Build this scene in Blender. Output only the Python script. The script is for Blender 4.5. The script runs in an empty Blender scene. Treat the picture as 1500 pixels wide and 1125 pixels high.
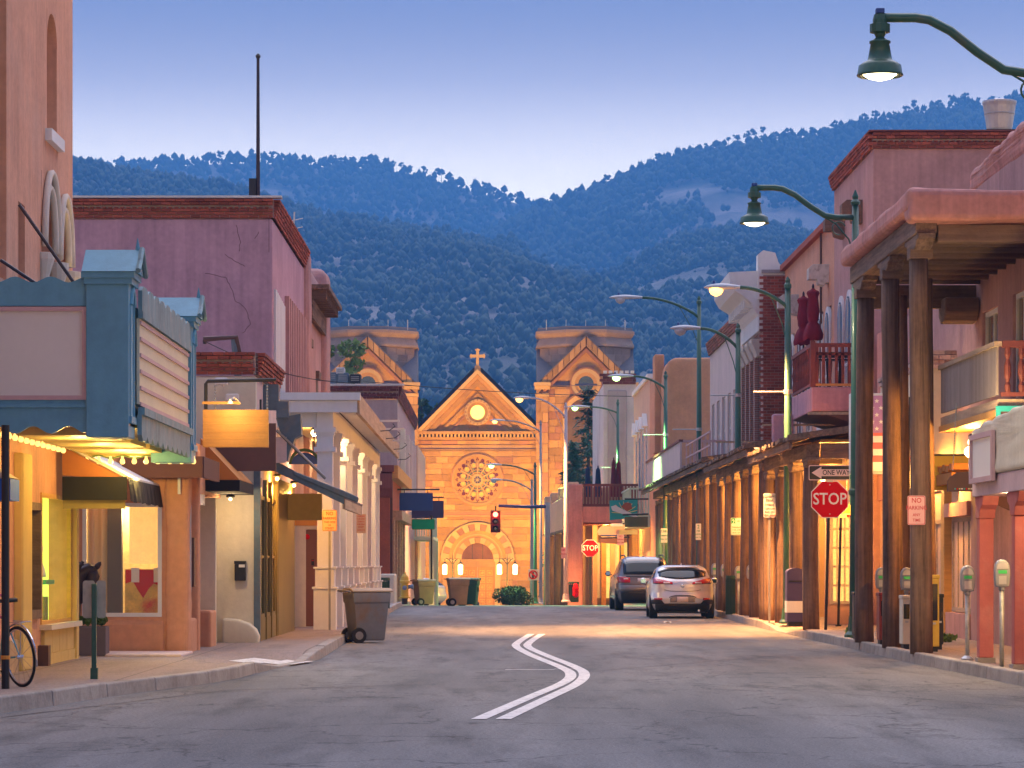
import bpy, bmesh, math, random
import numpy as np
from mathutils import Vector, Matrix, noise as mnoise
R = math.radians
rnd = random.Random(11)
scene = bpy.context.scene
COL = scene.collection

# ------------------------------------------------------------------ camera
F = 4500.0                      # focal length in photo pixels (1500 px wide)
VX, VY, CH = 720.0, 826.0, 1.5  # principal point and camera height
cam = bpy.data.cameras.new('camera')
cam.sensor_width = 36.0
cam.lens = 36.0 * F / 1500.0
cam.shift_x = (750.0 - VX) / 1500.0
cam.shift_y = (VY - 562.5) / 1500.0
cam.clip_start = 0.5
cam.clip_end = 20000
cam_o = bpy.data.objects.new('camera', cam)
COL.objects.link(cam_o)
cam_o.location = (0, 0, CH)
cam_o.rotation_euler = (R(90), 0, 0)
scene.camera = cam_o

# ------------------------------------------------------------------ sky, sun, exposure
SUN_EL, SUN_AZ = 62.0, 8.0      # soft dawn skylight, high and ahead over the hills
world = bpy.data.worlds.new('World')
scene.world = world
world.use_nodes = True
wn = world.node_tree.nodes
wl = world.node_tree.links
wn.clear()
wo = wn.new('ShaderNodeOutputWorld')
wb = wn.new('ShaderNodeBackground')
sky = wn.new('ShaderNodeTexSky')
sky.sky_type = 'NISHITA'
sky.sun_disc = False
sky.sun_elevation = R(SUN_EL)
sky.sun_rotation = R(SUN_AZ)
sky.altitude = 2100
sky.air_density = 1.0
sky.dust_density = 1.2
sky.ozone_density = 3.0
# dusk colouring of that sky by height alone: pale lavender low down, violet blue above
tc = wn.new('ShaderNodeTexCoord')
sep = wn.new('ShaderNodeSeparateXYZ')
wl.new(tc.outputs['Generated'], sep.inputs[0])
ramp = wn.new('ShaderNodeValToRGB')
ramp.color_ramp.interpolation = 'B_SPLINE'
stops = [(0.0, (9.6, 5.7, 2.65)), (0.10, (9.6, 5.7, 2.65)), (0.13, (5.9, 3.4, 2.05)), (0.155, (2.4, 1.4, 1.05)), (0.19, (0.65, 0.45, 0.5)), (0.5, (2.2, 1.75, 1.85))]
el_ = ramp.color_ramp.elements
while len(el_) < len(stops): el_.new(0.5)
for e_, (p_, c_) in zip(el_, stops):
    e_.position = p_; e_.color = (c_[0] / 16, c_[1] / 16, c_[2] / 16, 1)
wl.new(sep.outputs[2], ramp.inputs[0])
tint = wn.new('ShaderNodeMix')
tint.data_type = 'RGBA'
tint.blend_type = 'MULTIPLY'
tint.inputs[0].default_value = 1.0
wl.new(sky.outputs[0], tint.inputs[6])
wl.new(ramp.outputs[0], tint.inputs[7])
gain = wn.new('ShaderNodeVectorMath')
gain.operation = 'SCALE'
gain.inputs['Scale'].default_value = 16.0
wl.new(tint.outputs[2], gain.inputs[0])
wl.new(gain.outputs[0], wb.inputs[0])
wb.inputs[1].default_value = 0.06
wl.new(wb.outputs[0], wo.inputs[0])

sl = bpy.data.lights.new('sun', 'SUN')
sl.energy = 1.5
sl.angle = R(80)
sl.color = (1.0, 0.93, 0.95)
so = bpy.data.objects.new('sun', sl)
COL.objects.link(so)
el, az = R(SUN_EL), R(SUN_AZ)
sun_dir = Vector((math.sin(az) * math.cos(el), math.cos(az) * math.cos(el), math.sin(el)))
so.rotation_euler = sun_dir.to_track_quat('Z', 'Y').to_euler()

vs = scene.view_settings
vs.view_transform = 'Standard'
vs.look = 'None'
vs.exposure = 1.05
vs.gamma = 1.0
vs.use_curve_mapping = False
scene.render.engine = 'CYCLES'
cy = scene.cycles
cy.use_denoising = True
cy.denoising_prefilter = 'ACCURATE'
cy.max_bounces = 6
cy.diffuse_bounces = 3
cy.glossy_bounces = 3
cy.transmission_bounces = 4
cy.volume_bounces = 1
cy.sample_clamp_indirect = 4.0
cy.caustics_reflective = False
cy.caustics_refractive = False

# ------------------------------------------------------------------ helpers
def PX(x, D): return (x - VX) * D / F
def PZ(y, D): return CH + (VY - y) * D / F
def P(x, y, D): return (PX(x, D), D, PZ(y, D))
def gz(D):
    """road height: flat, then a gentle fall beyond the crest"""
    a, b, s = 102.0, 122.0, -0.0146
    if D < a: return 0.0
    if D < b: return s * (D - a) ** 2 / (2 * (b - a))
    if D < 300: return s * (b - a) / 2 + s * (D - b)
    return s * (b - a) / 2 + s * (300 - b)

W = {}                       # world position of each object's parent frame
def linkobj(o):
    COL.objects.link(o)
    return o
def thing(name, label, cat, loc=(0, 0, 0), group=None):
    o = bpy.data.objects.new(name, None)
    o.empty_display_size = 0.3
    linkobj(o)
    o.location = loc
    o['label'] = label
    o['category'] = cat
    if group: o['group'] = group
    W[o.name] = Vector(loc)
    return o
def tag(o, label, cat, group=None):
    o['label'] = label
    o['category'] = cat
    if group: o['group'] = group
    return o
def rot(o, rz):
    o.rotation_euler = (0, 0, rz)

class MB:
    def __init__(s):
        s.v = []; s.f = []
    def add(s, vs, fs):
        n = len(s.v)
        s.v.extend([tuple(p) for p in vs])
        s.f.extend([tuple(i + n for i in f) for f in fs])
        return s
    def box(s, x0, x1, y0, y1, z0, z1):
        if x0 > x1: x0, x1 = x1, x0
        if y0 > y1: y0, y1 = y1, y0
        if z0 > z1: z0, z1 = z1, z0
        return s.add([(x0, y0, z0), (x1, y0, z0), (x1, y1, z0), (x0, y1, z0), (x0, y0, z1), (x1, y0, z1), (x1, y1, z1), (x0, y1, z1)],
                     [(0, 3, 2, 1), (4, 5, 6, 7), (0, 1, 5, 4), (1, 2, 6, 5), (2, 3, 7, 6), (3, 0, 4, 7)])
    def prism(s, pts, vec):
        n = len(pts)
        a = [Vector(p) for p in pts]
        b = [p + Vector(vec) for p in a]
        fs = [tuple(range(n)), tuple(range(2 * n - 1, n - 1, -1))]
        fs += [(i, i + n, (i + 1) % n + n, (i + 1) % n) for i in range(n)]
        return s.add(a + b, fs)
    def xz(s, pts, y0, y1):
        return s.prism([(x, y0, z) for x, z in pts], (0, y1 - y0, 0))
    def yz(s, pts, x0, x1):
        return s.prism([(x0, y, z) for y, z in pts], (x1 - x0, 0, 0))
    def xy(s, pts, z0, z1):
        return s.prism([(x, y, z0) for x, y in pts], (0, 0, z1 - z0))
    def tube(s, pts, r, n=8, cap=True):
        pts = [Vector(p) for p in pts]
        m = len(pts)
        rs = r if isinstance(r, (list, tuple)) else [r] * m
        vs = []; u = None
        for i, p in enumerate(pts):
            t = (pts[min(i + 1, m - 1)] - pts[max(i - 1, 0)]).normalized()
            if u is None:
                u = t.orthogonal().normalized()
            u = (u - t * u.dot(t))
            u = u.normalized() if u.length > 1e-6 else t.orthogonal().normalized()
            w = t.cross(u)
            for k in range(n):
                a = 2 * math.pi * (k + .5) / n
                vs.append(p + (u * math.cos(a) + w * math.sin(a)) * rs[i])
        fs = []
        for i in range(m - 1):
            for k in range(n):
                fs.append((i * n + k, i * n + (k + 1) % n, (i + 1) * n + (k + 1) % n, (i + 1) * n + k))
        if cap:
            fs.append(tuple(range(n - 1, -1, -1)))
            fs.append(tuple((m - 1) * n + k for k in range(n)))
        return s.add(vs, fs)
    def lathe(s, c, prof, n=12, axis='z', a0=0.0):
        c = Vector(c); vs = []
        for r, h in prof:
            for k in range(n):
                a = a0 + 2 * math.pi * k / n
                q = (r * math.cos(a), r * math.sin(a), h)
                if axis == 'y': q = (q[0], -q[2], q[1])
                if axis == 'x': q = (q[2], q[0], q[1])
                vs.append(c + Vector(q))
        m = len(prof); fs = []
        for i in range(m - 1):
            for k in range(n):
                fs.append((i * n + k, i * n + (k + 1) % n, (i + 1) * n + (k + 1) % n, (i + 1) * n + k))
        fs.append(tuple(range(n - 1, -1, -1)))
        fs.append(tuple((m - 1) * n + k for k in range(n)))
        return s.add(vs, fs)
    def ring(s, c, r0, r1, y0, y1, a0=0, a1=360, n=24):
        """ring segment in the xz plane at centre c=(x,z), extruded in y"""
        full = abs(a1 - a0) >= 359.9
        m = n if full else n + 1
        vs = []
        for k in range(m):
            a = R(a0 + (a1 - a0) * k / n)
            ca, sa = math.cos(a), math.sin(a)
            for r in (r0, r1):
                for y in (y0, y1):
                    vs.append((c[0] + r * ca, y, c[1] + r * sa))
        fs = []
        for k in range(n):
            i = 4 * k; j = 4 * ((k + 1) % m)
            fs += [(i, i + 2, j + 2, j), (i + 1, j + 1, j + 3, i + 3), (i + 2, i + 3, j + 3, j + 2), (i, j, j + 1, i + 1)]
        if not full:
            fs += [(0, 1, 3, 2), (4 * n, 4 * n + 2, 4 * n + 3, 4 * n + 1)]
        return s.add(vs, fs)
    def grid(s, rows, closed=False):
        n = len(rows[0]); vs = [p for r_ in rows for p in r_]; fs = []
        for i in range(len(rows) - 1):
            for k in range(n if closed else n - 1):
                fs.append((i * n + k, i * n + (k + 1) % n, (i + 1) * n + (k + 1) % n, (i + 1) * n + k))
        return s.add(vs, fs)
    def build(s, name, mat, parent=None, bevel=0.0, smooth=False, seg=2, recalc=True, sub=0, label=None, local=False, wob=0.0):
        me = bpy.data.meshes.new(name)
        if parent is not None and not local:
            off = W.get(parent.name, Vector((0, 0, 0)))
            vs = [(p[0] - off.x, p[1] - off.y, p[2] - off.z) for p in s.v]
        else:
            vs = s.v
        me.from_pydata(vs, [], s.f)
        if recalc:
            bm = bmesh.new(); bm.from_mesh(me)
            bmesh.ops.recalc_face_normals(bm, faces=bm.faces[:])
            bm.to_mesh(me); bm.free()
        if smooth:
            me.polygons.foreach_set('use_smooth', [True] * len(me.polygons))
        me.materials.append(mat)
        o = bpy.data.objects.new(name, me)
        linkobj(o)
        if parent is not None:
            o.parent = parent
            W[o.name] = W.get(parent.name, Vector((0, 0, 0)))
        if bevel:
            b = o.modifiers.new('bevel', 'BEVEL')
            b.width = bevel; b.segments = seg; b.limit_method = 'ANGLE'; b.angle_limit = R(40)
            if seg > 2 or smooth:
                me.polygons.foreach_set('use_smooth', [True] * len(me.polygons))
                b.harden_normals = False
        if sub:
            m = o.modifiers.new('sub', 'SUBSURF'); m.levels = sub; m.render_levels = sub
        if wob:
            m = o.modifiers.new('dice', 'SUBSURF'); m.subdivision_type = 'SIMPLE'; m.levels = m.render_levels = 4
            tx = bpy.data.textures.get('hand_trowelled') or bpy.data.textures.new('hand_trowelled', 'CLOUDS'); tx.noise_scale = 0.55
            d_ = o.modifiers.new('wobble', 'DISPLACE'); d_.texture = tx; d_.texture_coords = 'GLOBAL'; d_.strength = wob; d_.mid_level = 0.5
            me.polygons.foreach_set('use_smooth', [True] * len(me.polygons))
        if label: o['label'] = label
        return o

def bx(name, mat, parent, x0, x1, y0, y1, z0, z1, bevel=0.0, **k):
    return MB().box(x0, x1, y0, y1, z0, z1).build(name, mat, parent, bevel=bevel, **k)
def struct(o):
    o['kind'] = 'structure'
    return o
def stuff(o):
    o['kind'] = 'stuff'
    return o
UNIT = {}
def piece(name, mat, parent, x0, x1, y0, y1, z0, z1, bev=0.0):
    """one of many alike pieces: shares one bevelled unit block, scaled per object"""
    key = (name, mat.name)
    if key not in UNIT:
        bm = bmesh.new(); bmesh.ops.create_cube(bm, size=1.0)
        me = bpy.data.meshes.new(name); bm.to_mesh(me); bm.free()
        me.materials.append(mat); UNIT[key] = me
    o = bpy.data.objects.new(name, UNIT[key])
    linkobj(o)
    off = Vector((0, 0, 0))
    if parent is not None:
        o.parent = parent
        off = W.get(parent.name, off)
    o.location = Vector(((x0 + x1) / 2, (y0 + y1) / 2, (z0 + z1) / 2)) - off
    o.scale = (abs(x1 - x0), abs(y1 - y0), abs(z1 - z0))
    return o
def copy_tree(src, loc, rz=None):
    def cp(o, par):
        c = o.copy(); COL.objects.link(c); c.parent = par
        for ch in o.children: cp(ch, c)
        return c
    c = cp(src, None); c.location = loc
    if rz is not None: c.rotation_euler = (0, 0, rz)
    W[c.name] = Vector(loc)
    return c

# ------------------------------------------------------------------ materials
MATS = {}
def M(name, col, rough=0.85, var=0.12, scale=1.2, bump=0.15, bscale=30.0, metal=0.0, streak=0.0, rand=0.0, grain=0.0,
      emit=None, estr=0.0, coat=0.0, spec=0.4, stain=None, stain_amt=0.0, stain_scale=0.5, alpha=1.0, bdist=0.02, gaxis='z'):
    if name in MATS: return MATS[name]
    m = bpy.data.materials.new(name); m.use_nodes = True
    nt = m.node_tree; N = nt.nodes; L = nt.links
    b = N['Principled BSDF']
    b.inputs['Roughness'].default_value = rough
    b.inputs['Metallic'].default_value = metal
    b.inputs['Specular IOR Level'].default_value = spec
    b.inputs['Coat Weight'].default_value = coat
    geo = N.new('ShaderNodeNewGeometry')
    def noise_(sc, det=4, vec=None, ro=0.55):
        n = N.new('ShaderNodeTexNoise'); n.inputs['Scale'].default_value = sc
        n.inputs['Detail'].default_value = det; n.inputs['Roughness'].default_value = ro
        L.new(vec or geo.outputs['Position'], n.inputs['Vector']); return n.outputs['Fac']
    def mapped(sx, sy, sz):
        mp = N.new('ShaderNodeVectorMath'); mp.operation = 'MULTIPLY'
        L.new(geo.outputs['Position'], mp.inputs[0]); mp.inputs[1].default_value = (sx, sy, sz)
        return mp.outputs[0]
    def math_(op, a, b_=None):
        q = N.new('ShaderNodeMath'); q.operation = op
        for i, x in enumerate((a, b_)):
            if x is None: continue
            if isinstance(x, (int, float)): q.inputs[i].default_value = x
            else: L.new(x, q.inputs[i])
        return q.outputs[0]
    val = noise_(scale, 6)
    val = math_('MULTIPLY', math_('SUBTRACT', val, 0.5), 3.6 * var)
    n2 = noise_(scale * 9, 3)
    val = math_('ADD', val, math_('MULTIPLY', math_('SUBTRACT', n2, 0.5), var * 2.2))
    if streak:
        s_ = noise_(1.0, 4, mapped(7, 7, 0.35))
        val = math_('ADD', val, math_('MULTIPLY', math_('SUBTRACT', s_, 0.5), 3.4 * streak))
    if grain:
        sc = {'z': (15, 15, 0.7), 'x': (0.7, 15, 15), 'y': (15, 0.7, 15)}[gaxis]
        g_ = noise_(1.0, 5, mapped(*sc), 0.65)
        val = math_('ADD', val, math_('MULTIPLY', math_('SUBTRACT', g_, 0.5), 4.0 * grain))
    if rand:
        oi = N.new('ShaderNodeObjectInfo')
        val = math_('ADD', val, math_('MULTIPLY', math_('SUBTRACT', oi.outputs['Random'], 0.5), 2 * rand))
    fac = math_('MAXIMUM', math_('ADD', val, 1.0), 0.25)
    mul = N.new('ShaderNodeVectorMath'); mul.operation = 'SCALE'
    mul.inputs[0].default_value = col[:3]
    L.new(fac, mul.inputs['Scale'])
    colout = mul.outputs[0]
    if stain is not None:
        st = noise_(stain_scale, 6, mapped(1, 1, 0.8), 0.62)
        r_ = N.new('ShaderNodeMapRange'); r_.inputs[1].default_value = 0.5; r_.inputs[2].default_value = 0.72
        r_.inputs[4].default_value = stain_amt
        L.new(st, r_.inputs[0])
        mx = N.new('ShaderNodeMix'); mx.data_type = 'RGBA'
        L.new(r_.outputs[0], mx.inputs[0]); L.new(colout, mx.inputs[6]); mx.inputs[7].default_value = (*stain, 1)
        colout = mx.outputs[2]
    L.new(colout, b.inputs['Base Color'])
    if bump:
        bp = N.new('ShaderNodeBump'); bp.inputs['Strength'].default_value = bump; bp.inputs['Distance'].default_value = bdist
        h = noise_(bscale, 5)
        if grain: h = math_('ADD', h, math_('MULTIPLY', g_, 1.5))
        L.new(h, bp.inputs['Height']); L.new(bp.outputs[0], b.inputs['Normal'])
    if emit is not None:
        b.inputs['Emission Color'].default_value = (*emit, 1)
        b.inputs['Emission Strength'].default_value = estr
    if alpha < 1: b.inputs['Alpha'].default_value = alpha
    MATS[name] = m
    return m
def brick_mat(name, c1, c2, mortar, bw=0.2, bh=0.065, rough=0.9):
    if name in MATS: return MATS[name]
    m = bpy.data.materials.new(name); m.use_nodes = True
    nt = m.node_tree; N = nt.nodes; L = nt.links
    b = N['Principled BSDF']; b.inputs['Roughness'].default_value = rough
    geo = N.new('ShaderNodeNewGeometry'); sp = N.new('ShaderNodeSeparateXYZ'); L.new(geo.outputs['Position'], sp.inputs[0])
    ad = N.new('ShaderNodeMath'); L.new(sp.outputs[0], ad.inputs[0]); L.new(sp.outputs[1], ad.inputs[1])
    cb = N.new('ShaderNodeCombineXYZ'); L.new(ad.outputs[0], cb.inputs[0]); L.new(sp.outputs[2], cb.inputs[1])
    t = N.new('ShaderNodeTexBrick'); L.new(cb.outputs[0], t.inputs['Vector'])
    t.inputs['Scale'].default_value = 1.0
    t.inputs['Color1'].default_value = (*c1, 1); t.inputs['Color2'].default_value = (*c2, 1); t.inputs['Mortar'].default_value = (*mortar, 1)
    t.inputs['Mortar Size'].default_value = 0.009; t.inputs['Brick Width'].default_value = bw; t.inputs['Row Height'].default_value = bh
    L.new(t.outputs['Color'], b.inputs['Base Color'])
    bp = N.new('ShaderNodeBump'); bp.inputs['Strength'].default_value = 0.5; bp.inputs['Distance'].default_value = 0.01; bp.invert = True
    L.new(t.outputs['Fac'], bp.inputs['Height']); L.new(bp.outputs[0], b.inputs['Normal'])
    MATS[name] = m
    return m
def emis(name, col, strength, base=(0.8, 0.8, 0.8)):
    return M(name, base, rough=0.4, var=0, bump=0, emit=col, estr=strength)
def glass(name, col=(0.02, 0.025, 0.03), rough=0.06):
    return M(name, col, rough=rough, var=0, bump=0.02, bscale=1.5, spec=0.8, coat=0.3)
# ------------------------------------------------------------------ palette
m_salmon = M('stucco_salmon', (0.66, 0.32, 0.20), var=0.16, streak=0.12, bump=0.3, bscale=14, stain=(0.66, 0.42, 0.32), stain_amt=0.35, stain_scale=0.9)
m_mauve = M('stucco_mauve', (0.50, 0.295, 0.36), var=0.17, streak=0.20, bump=0.3, bscale=9, stain=(0.38, 0.215, 0.25), stain_amt=0.75, stain_scale=0.45)
m_rose = M('stucco_rose', (0.50, 0.275, 0.25), var=0.17, streak=0.16, bump=0.35, bscale=8, stain=(0.40, 0.20, 0.18), stain_amt=0.6, stain_scale=0.6)
m_terra = M('stucco_terracotta', (0.64, 0.30, 0.165), var=0.14, streak=0.06, bump=0.35, bscale=9, stain=(0.68, 0.38, 0.25), stain_amt=0.5, stain_scale=1.5)
m_pinkadobe = M('stucco_pink', (0.58, 0.26, 0.22), var=0.20, streak=0.20, bump=0.5, bscale=6, stain=(0.62, 0.36, 0.30), stain_amt=0.6, stain_scale=1.2)
m_redpost = M('red_painted_stucco', (0.50, 0.14, 0.12), var=0.12, bump=0.2, streak=0.08, stain=(0.6, 0.3, 0.26), stain_amt=0.35, stain_scale=3)
m_cream = M('stucco_cream', (0.74, 0.67, 0.52), var=0.08, streak=0.05, bump=0.25, bscale=14, stain=(0.52, 0.44, 0.32), stain_amt=0.35, stain_scale=0.9)
m_palepink = M('stucco_pale_pink', (0.68, 0.52, 0.48), var=0.08, streak=0.12, bump=0.2, bscale=12)
m_peach = M('stucco_peach', (0.70, 0.45, 0.30), var=0.1, streak=0.08, bump=0.2, bscale=10)
m_greywash = M('stucco_grey_mauve', (0.42, 0.33, 0.34), var=0.1, streak=0.1, bump=0.2, bscale=10)
m_yellowwall = M('painted_wall_yellow', (0.72, 0.50, 0.17), var=0.06, streak=0.05, bump=0.08)
m_tanwall = M('stucco_tan', (0.50, 0.34, 0.20), var=0.1, streak=0.08, bump=0.2)
m_white = M('white_paint', (0.80, 0.77, 0.74), rough=0.6, var=0.05, streak=0.04, bump=0.06, stain=(0.6, 0.53, 0.47), stain_amt=0.25, stain_scale=1.6)
m_stonepale = M('pale_cast_stone', (0.68, 0.58, 0.48), var=0.1, bump=0.2)
m_brick = M('brick_red', (0.33, 0.085, 0.055), var=0.2, rand=0.35, bump=0.5, bscale=40)
m_brickdark = M('brick_dark', (0.15, 0.045, 0.045), var=0.2, rand=0.3, bump=0.4, bscale=40)
m_brickwhite = M('brick_flaking_white', (0.55, 0.40, 0.34), var=0.3, rand=0.4, bump=0.5, bscale=25, stain=(0.3, 0.07, 0.05), stain_amt=0.9, stain_scale=7)
m_mortar = M('mortar', (0.40, 0.30, 0.27), bump=0.3)
m_brickwall = brick_mat('brick_coursed', (0.42, 0.17, 0.12), (0.33, 0.12, 0.09), (0.42, 0.34, 0.30))
m_brickshop = M('brick_painted_red', (0.36, 0.10, 0.05), var=0.2, bump=0.5, bscale=14)
m_wood = M('weathered_wood', (0.175, 0.105, 0.072), var=0.22, grain=0.62, bump=0.5, bscale=20)
m_woodrough = M('rough_grey_wood', (0.21, 0.14, 0.10), var=0.25, grain=0.6, bump=0.6, gaxis='y')
m_woodx = M('beam_wood', (0.20, 0.13, 0.095), var=0.15, grain=0.3, bump=0.5, gaxis='x')
m_woodpale = M('pale_cut_wood', (0.46, 0.34, 0.23), var=0.15, grain=0.25, bump=0.4, gaxis='y')
m_redwood = M('red_stained_wood', (0.20, 0.055, 0.045), var=0.15, grain=0.2, bump=0.2, rough=0.6)
m_orangewood = M('varnished_plank_wood', (0.62, 0.32, 0.08), var=0.10, grain=0.16, bump=0.15, rough=0.5, gaxis='x')
m_darkbrown = M('dark_brown_paint', (0.10, 0.050, 0.040), var=0.1, bump=0.1, rough=0.6)
m_brownpanel = M('brown_sign_panel', (0.17, 0.085, 0.065), var=0.08, bump=0.05, rough=0.6)
m_teal = M('marquee_blue_green', (0.135, 0.36, 0.49), rough=0.5, var=0.12, bump=0.12, streak=0.06, stain=(0.10, 0.27, 0.37), stain_amt=0.4, stain_scale=2.5)
m_tealworn = M('marquee_worn_paint', (0.16, 0.29, 0.33), rough=0.6, var=0.22, bump=0.2, streak=0.25, stain=(0.40, 0.38, 0.36), stain_amt=0.55, stain_scale=3.0)
m_letterbeige = M('sign_face_beige', (0.78, 0.74, 0.68), rough=0.6, var=0.03, bump=0.02)
m_lettercream = M('letterboard_cream', (0.72, 0.64, 0.46), rough=0.5, var=0.08, bump=0.03)
m_pinktrim = M('pink_trim', (0.62, 0.40, 0.40), rough=0.6, var=0.1, bump=0.05)
m_soffit = M('soffit_yellow_paint', (0.66, 0.50, 0.19), rough=0.6, var=0.08, bump=0.05)
m_steelblue = M('blue_grey_metal', (0.12, 0.17, 0.21), rough=0.5, var=0.2, bump=0.1, metal=0.2, stain=(0.25, 0.2, 0.17), stain_amt=0.5, stain_scale=4)
m_corr = M('rusty_roof_metal', (0.30, 0.22, 0.18), rough=0.6, var=0.25, metal=0.3, bump=0.1)
m_iron = M('black_iron', (0.02, 0.02, 0.022), rough=0.5, var=0.1, bump=0.1)
m_chain = M('galvanised_chain', (0.28, 0.28, 0.30), rough=0.4, metal=0.7, var=0.2, bump=0.1)
m_greenpole = M('green_pole_paint', (0.035, 0.115, 0.072), rough=0.45, var=0.15, bump=0.05, coat=0.2, stain=(0.16, 0.10, 0.06), stain_amt=0.3, stain_scale=5)
m_greypole = M('grey_pole_paint', (0.30, 0.29, 0.30), rough=0.5, var=0.1, bump=0.04)
m_pinkpole = M('pale_pole_paint', (0.60, 0.50, 0.50), rough=0.5, var=0.1, bump=0.04)
m_lamphead = M('lamp_head_grey', (0.55, 0.55, 0.57), rough=0.4, var=0.05, bump=0.0)
m_olive = M('olive_paint', (0.20, 0.155, 0.05), rough=0.5, var=0.12, bump=0.06)
m_reddoor = M('red_door_paint', (0.28, 0.045, 0.03), rough=0.45, var=0.1, bump=0.04)
m_browndoor = M('brown_door_paint', (0.24, 0.085, 0.045), rough=0.55, var=0.08, bump=0.05)
m_blackcanvas = M('black_canvas', (0.010, 0.010, 0.012), rough=0.8, var=0.1, bump=0.2, bscale=6)
m_browncanvas = M('brown_canvas', (0.15, 0.065, 0.05), rough=0.85, var=0.06, bump=0.15, bscale=5)
m_orangecanvas = M('orange_canvas', (0.55, 0.22, 0.05), rough=0.85, var=0.06, bump=0.15, bscale=5)
m_rustcanvas = M('rust_canvas', (0.36, 0.13, 0.04), rough=0.85, var=0.06, bump=0.15, bscale=5)
m_palecanvas = M('pale_canvas', (0.62, 0.56, 0.52), rough=0.85, var=0.08, bump=0.15, bscale=5)
m_bluecanvas = M('blue_canvas', (0.01, 0.11, 0.62), rough=0.7, var=0.06, bump=0.1, bscale=5)
m_screen = M('grey_woven_screen', (0.30, 0.25, 0.22), rough=0.9, var=0.1, streak=0.25, bump=0.4, bscale=12)
m_maroon = M('maroon_cloth', (0.20, 0.012, 0.03), rough=0.85, var=0.15, bump=0.4, bscale=8)
m_navycloth = M('navy_cloth', (0.02, 0.04, 0.11), rough=0.85, var=0.15, bump=0.4, bscale=8)
m_turq = M('turquoise_paint', (0.03, 0.38, 0.38), rough=0.5, var=0.08, bump=0.05)
m_mint = M('mint_paint', (0.45, 0.62, 0.52), rough=0.6, var=0.06, bump=0.05)
m_red = M('sign_red', (0.66, 0.008, 0.008), rough=0.7, var=0.03, bump=0.0, spec=0.05)
m_signwhite = M('sign_white', (0.82, 0.80, 0.78), rough=0.4, var=0.02, bump=0.0)
m_signpink = M('sign_white_faded', (0.80, 0.60, 0.58), rough=0.4, var=0.03, bump=0.0)
m_signgreen = M('sign_green', (0.0, 0.32, 0.17), rough=0.4, var=0.02, bump=0.0)
m_signblack = M('sign_black', (0.02, 0.016, 0.018), rough=0.4, var=0.02, bump=0.0)
m_signblue = M('sign_blue', (0.03, 0.075, 0.26), rough=0.5, var=0.06, bump=0.02)
m_signviolet = M('sign_dark_blue', (0.055, 0.045, 0.14), rough=0.5, var=0.06, bump=0.02)
m_signolive = M('sign_olive', (0.16, 0.13, 0.06), rough=0.5, var=0.06, bump=0.02)
m_signorange = M('sign_orange', (0.75, 0.30, 0.04), rough=0.5, var=0.06, bump=0.02)
m_signmustard = M('sign_mustard', (0.52, 0.36, 0.03), rough=0.5, var=0.05, bump=0.02)
m_signback = M('sign_back_metal', (0.46, 0.42, 0.32), rough=0.5, var=0.2, metal=0.2, bump=0.05, stain=(0.3, 0.27, 0.2), stain_amt=0.6, stain_scale=5)
m_signyellow = M('sign_pale_yellow', (0.78, 0.68, 0.25), rough=0.5, var=0.06, bump=0.02)
m_galv = M('galvanised_steel', (0.50, 0.50, 0.50), rough=0.45, metal=0.6, var=0.12, bump=0.03)
m_meter = M('meter_casting_grey', (0.30, 0.31, 0.33), rough=0.45, metal=0.3, var=0.15, bump=0.05)
m_meterpole = M('meter_post_grey', (0.48, 0.48, 0.46), rough=0.5, metal=0.4, var=0.25, bump=0.05, stain=(0.12, 0.16, 0.08), stain_amt=0.6, stain_scale=8)
m_binbrown = M('bin_tan_plastic', (0.42, 0.26, 0.14), rough=0.6, var=0.12, bump=0.05, stain=(0.26, 0.15, 0.08), stain_amt=0.5, stain_scale=3)
m_bingrey = M('bin_grey_plastic', (0.22, 0.235, 0.27), rough=0.55, var=0.12, bump=0.05, stain=(0.28, 0.16, 0.08), stain_amt=0.7, stain_scale=2.5)
m_binlid = M('bin_lid_tan', (0.40, 0.30, 0.20), rough=0.6, var=0.1, bump=0.03)
m_bingreen = M('bin_green', (0.03, 0.085, 0.06), rough=0.5, var=0.1, bump=0.03)
m_rubber = M('black_rubber', (0.018, 0.018, 0.019), rough=0.8, var=0.1, bump=0.1)
m_hydrant = M('hydrant_yellow', (0.70, 0.46, 0.06), rough=0.5, var=0.12, bump=0.1)
m_hydrantblue = M('hydrant_cap_grey_blue', (0.20, 0.26, 0.38), rough=0.5, var=0.12, bump=0.1)
m_bronze = M('dark_bronze', (0.045, 0.033, 0.042), rough=0.4, metal=0.5, var=0.2, bump=0.3, bscale=12)
m_planter = M('planter_grey', (0.14, 0.11, 0.13), rough=0.7, var=0.08, bump=0.1)
m_glass = glass('dark_window_glass')
m_glassblue = glass('sky_window_glass', (0.10, 0.13, 0.18))
m_glasswarm = M('dim_warm_window', (0.20, 0.15, 0.09), rough=0.08, var=0.3, scale=2.0, bump=0, spec=0.7)
m_pane = M('clear_pane', (0.9, 0.9, 0.9), rough=0.03, var=0, bump=0, alpha=0.05, spec=0.6)
m_plaster_in = M('interior_plaster', (0.75, 0.60, 0.36), rough=0.8, var=0.08, bump=0.05)
m_silver = M('car_paint_silver', (0.76, 0.75, 0.75), rough=0.28, metal=0.35, var=0.01, bump=0, coat=0.8)
m_carbrown = M('car_paint_grey_brown', (0.20, 0.17, 0.155), rough=0.30, metal=0.4, var=0.01, bump=0, coat=0.8)
m_carblack = M('car_black_plastic', (0.022, 0.02, 0.02), rough=0.55, var=0.05, bump=0)
m_carglass = M('car_glass', (0.012, 0.014, 0.017), rough=0.05, var=0, bump=0, spec=0.35)
m_tail = M('tail_light_red', (0.55, 0.012, 0.01), rough=0.12, var=0.15, scale=8, bump=0, coat=0.8)
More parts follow.
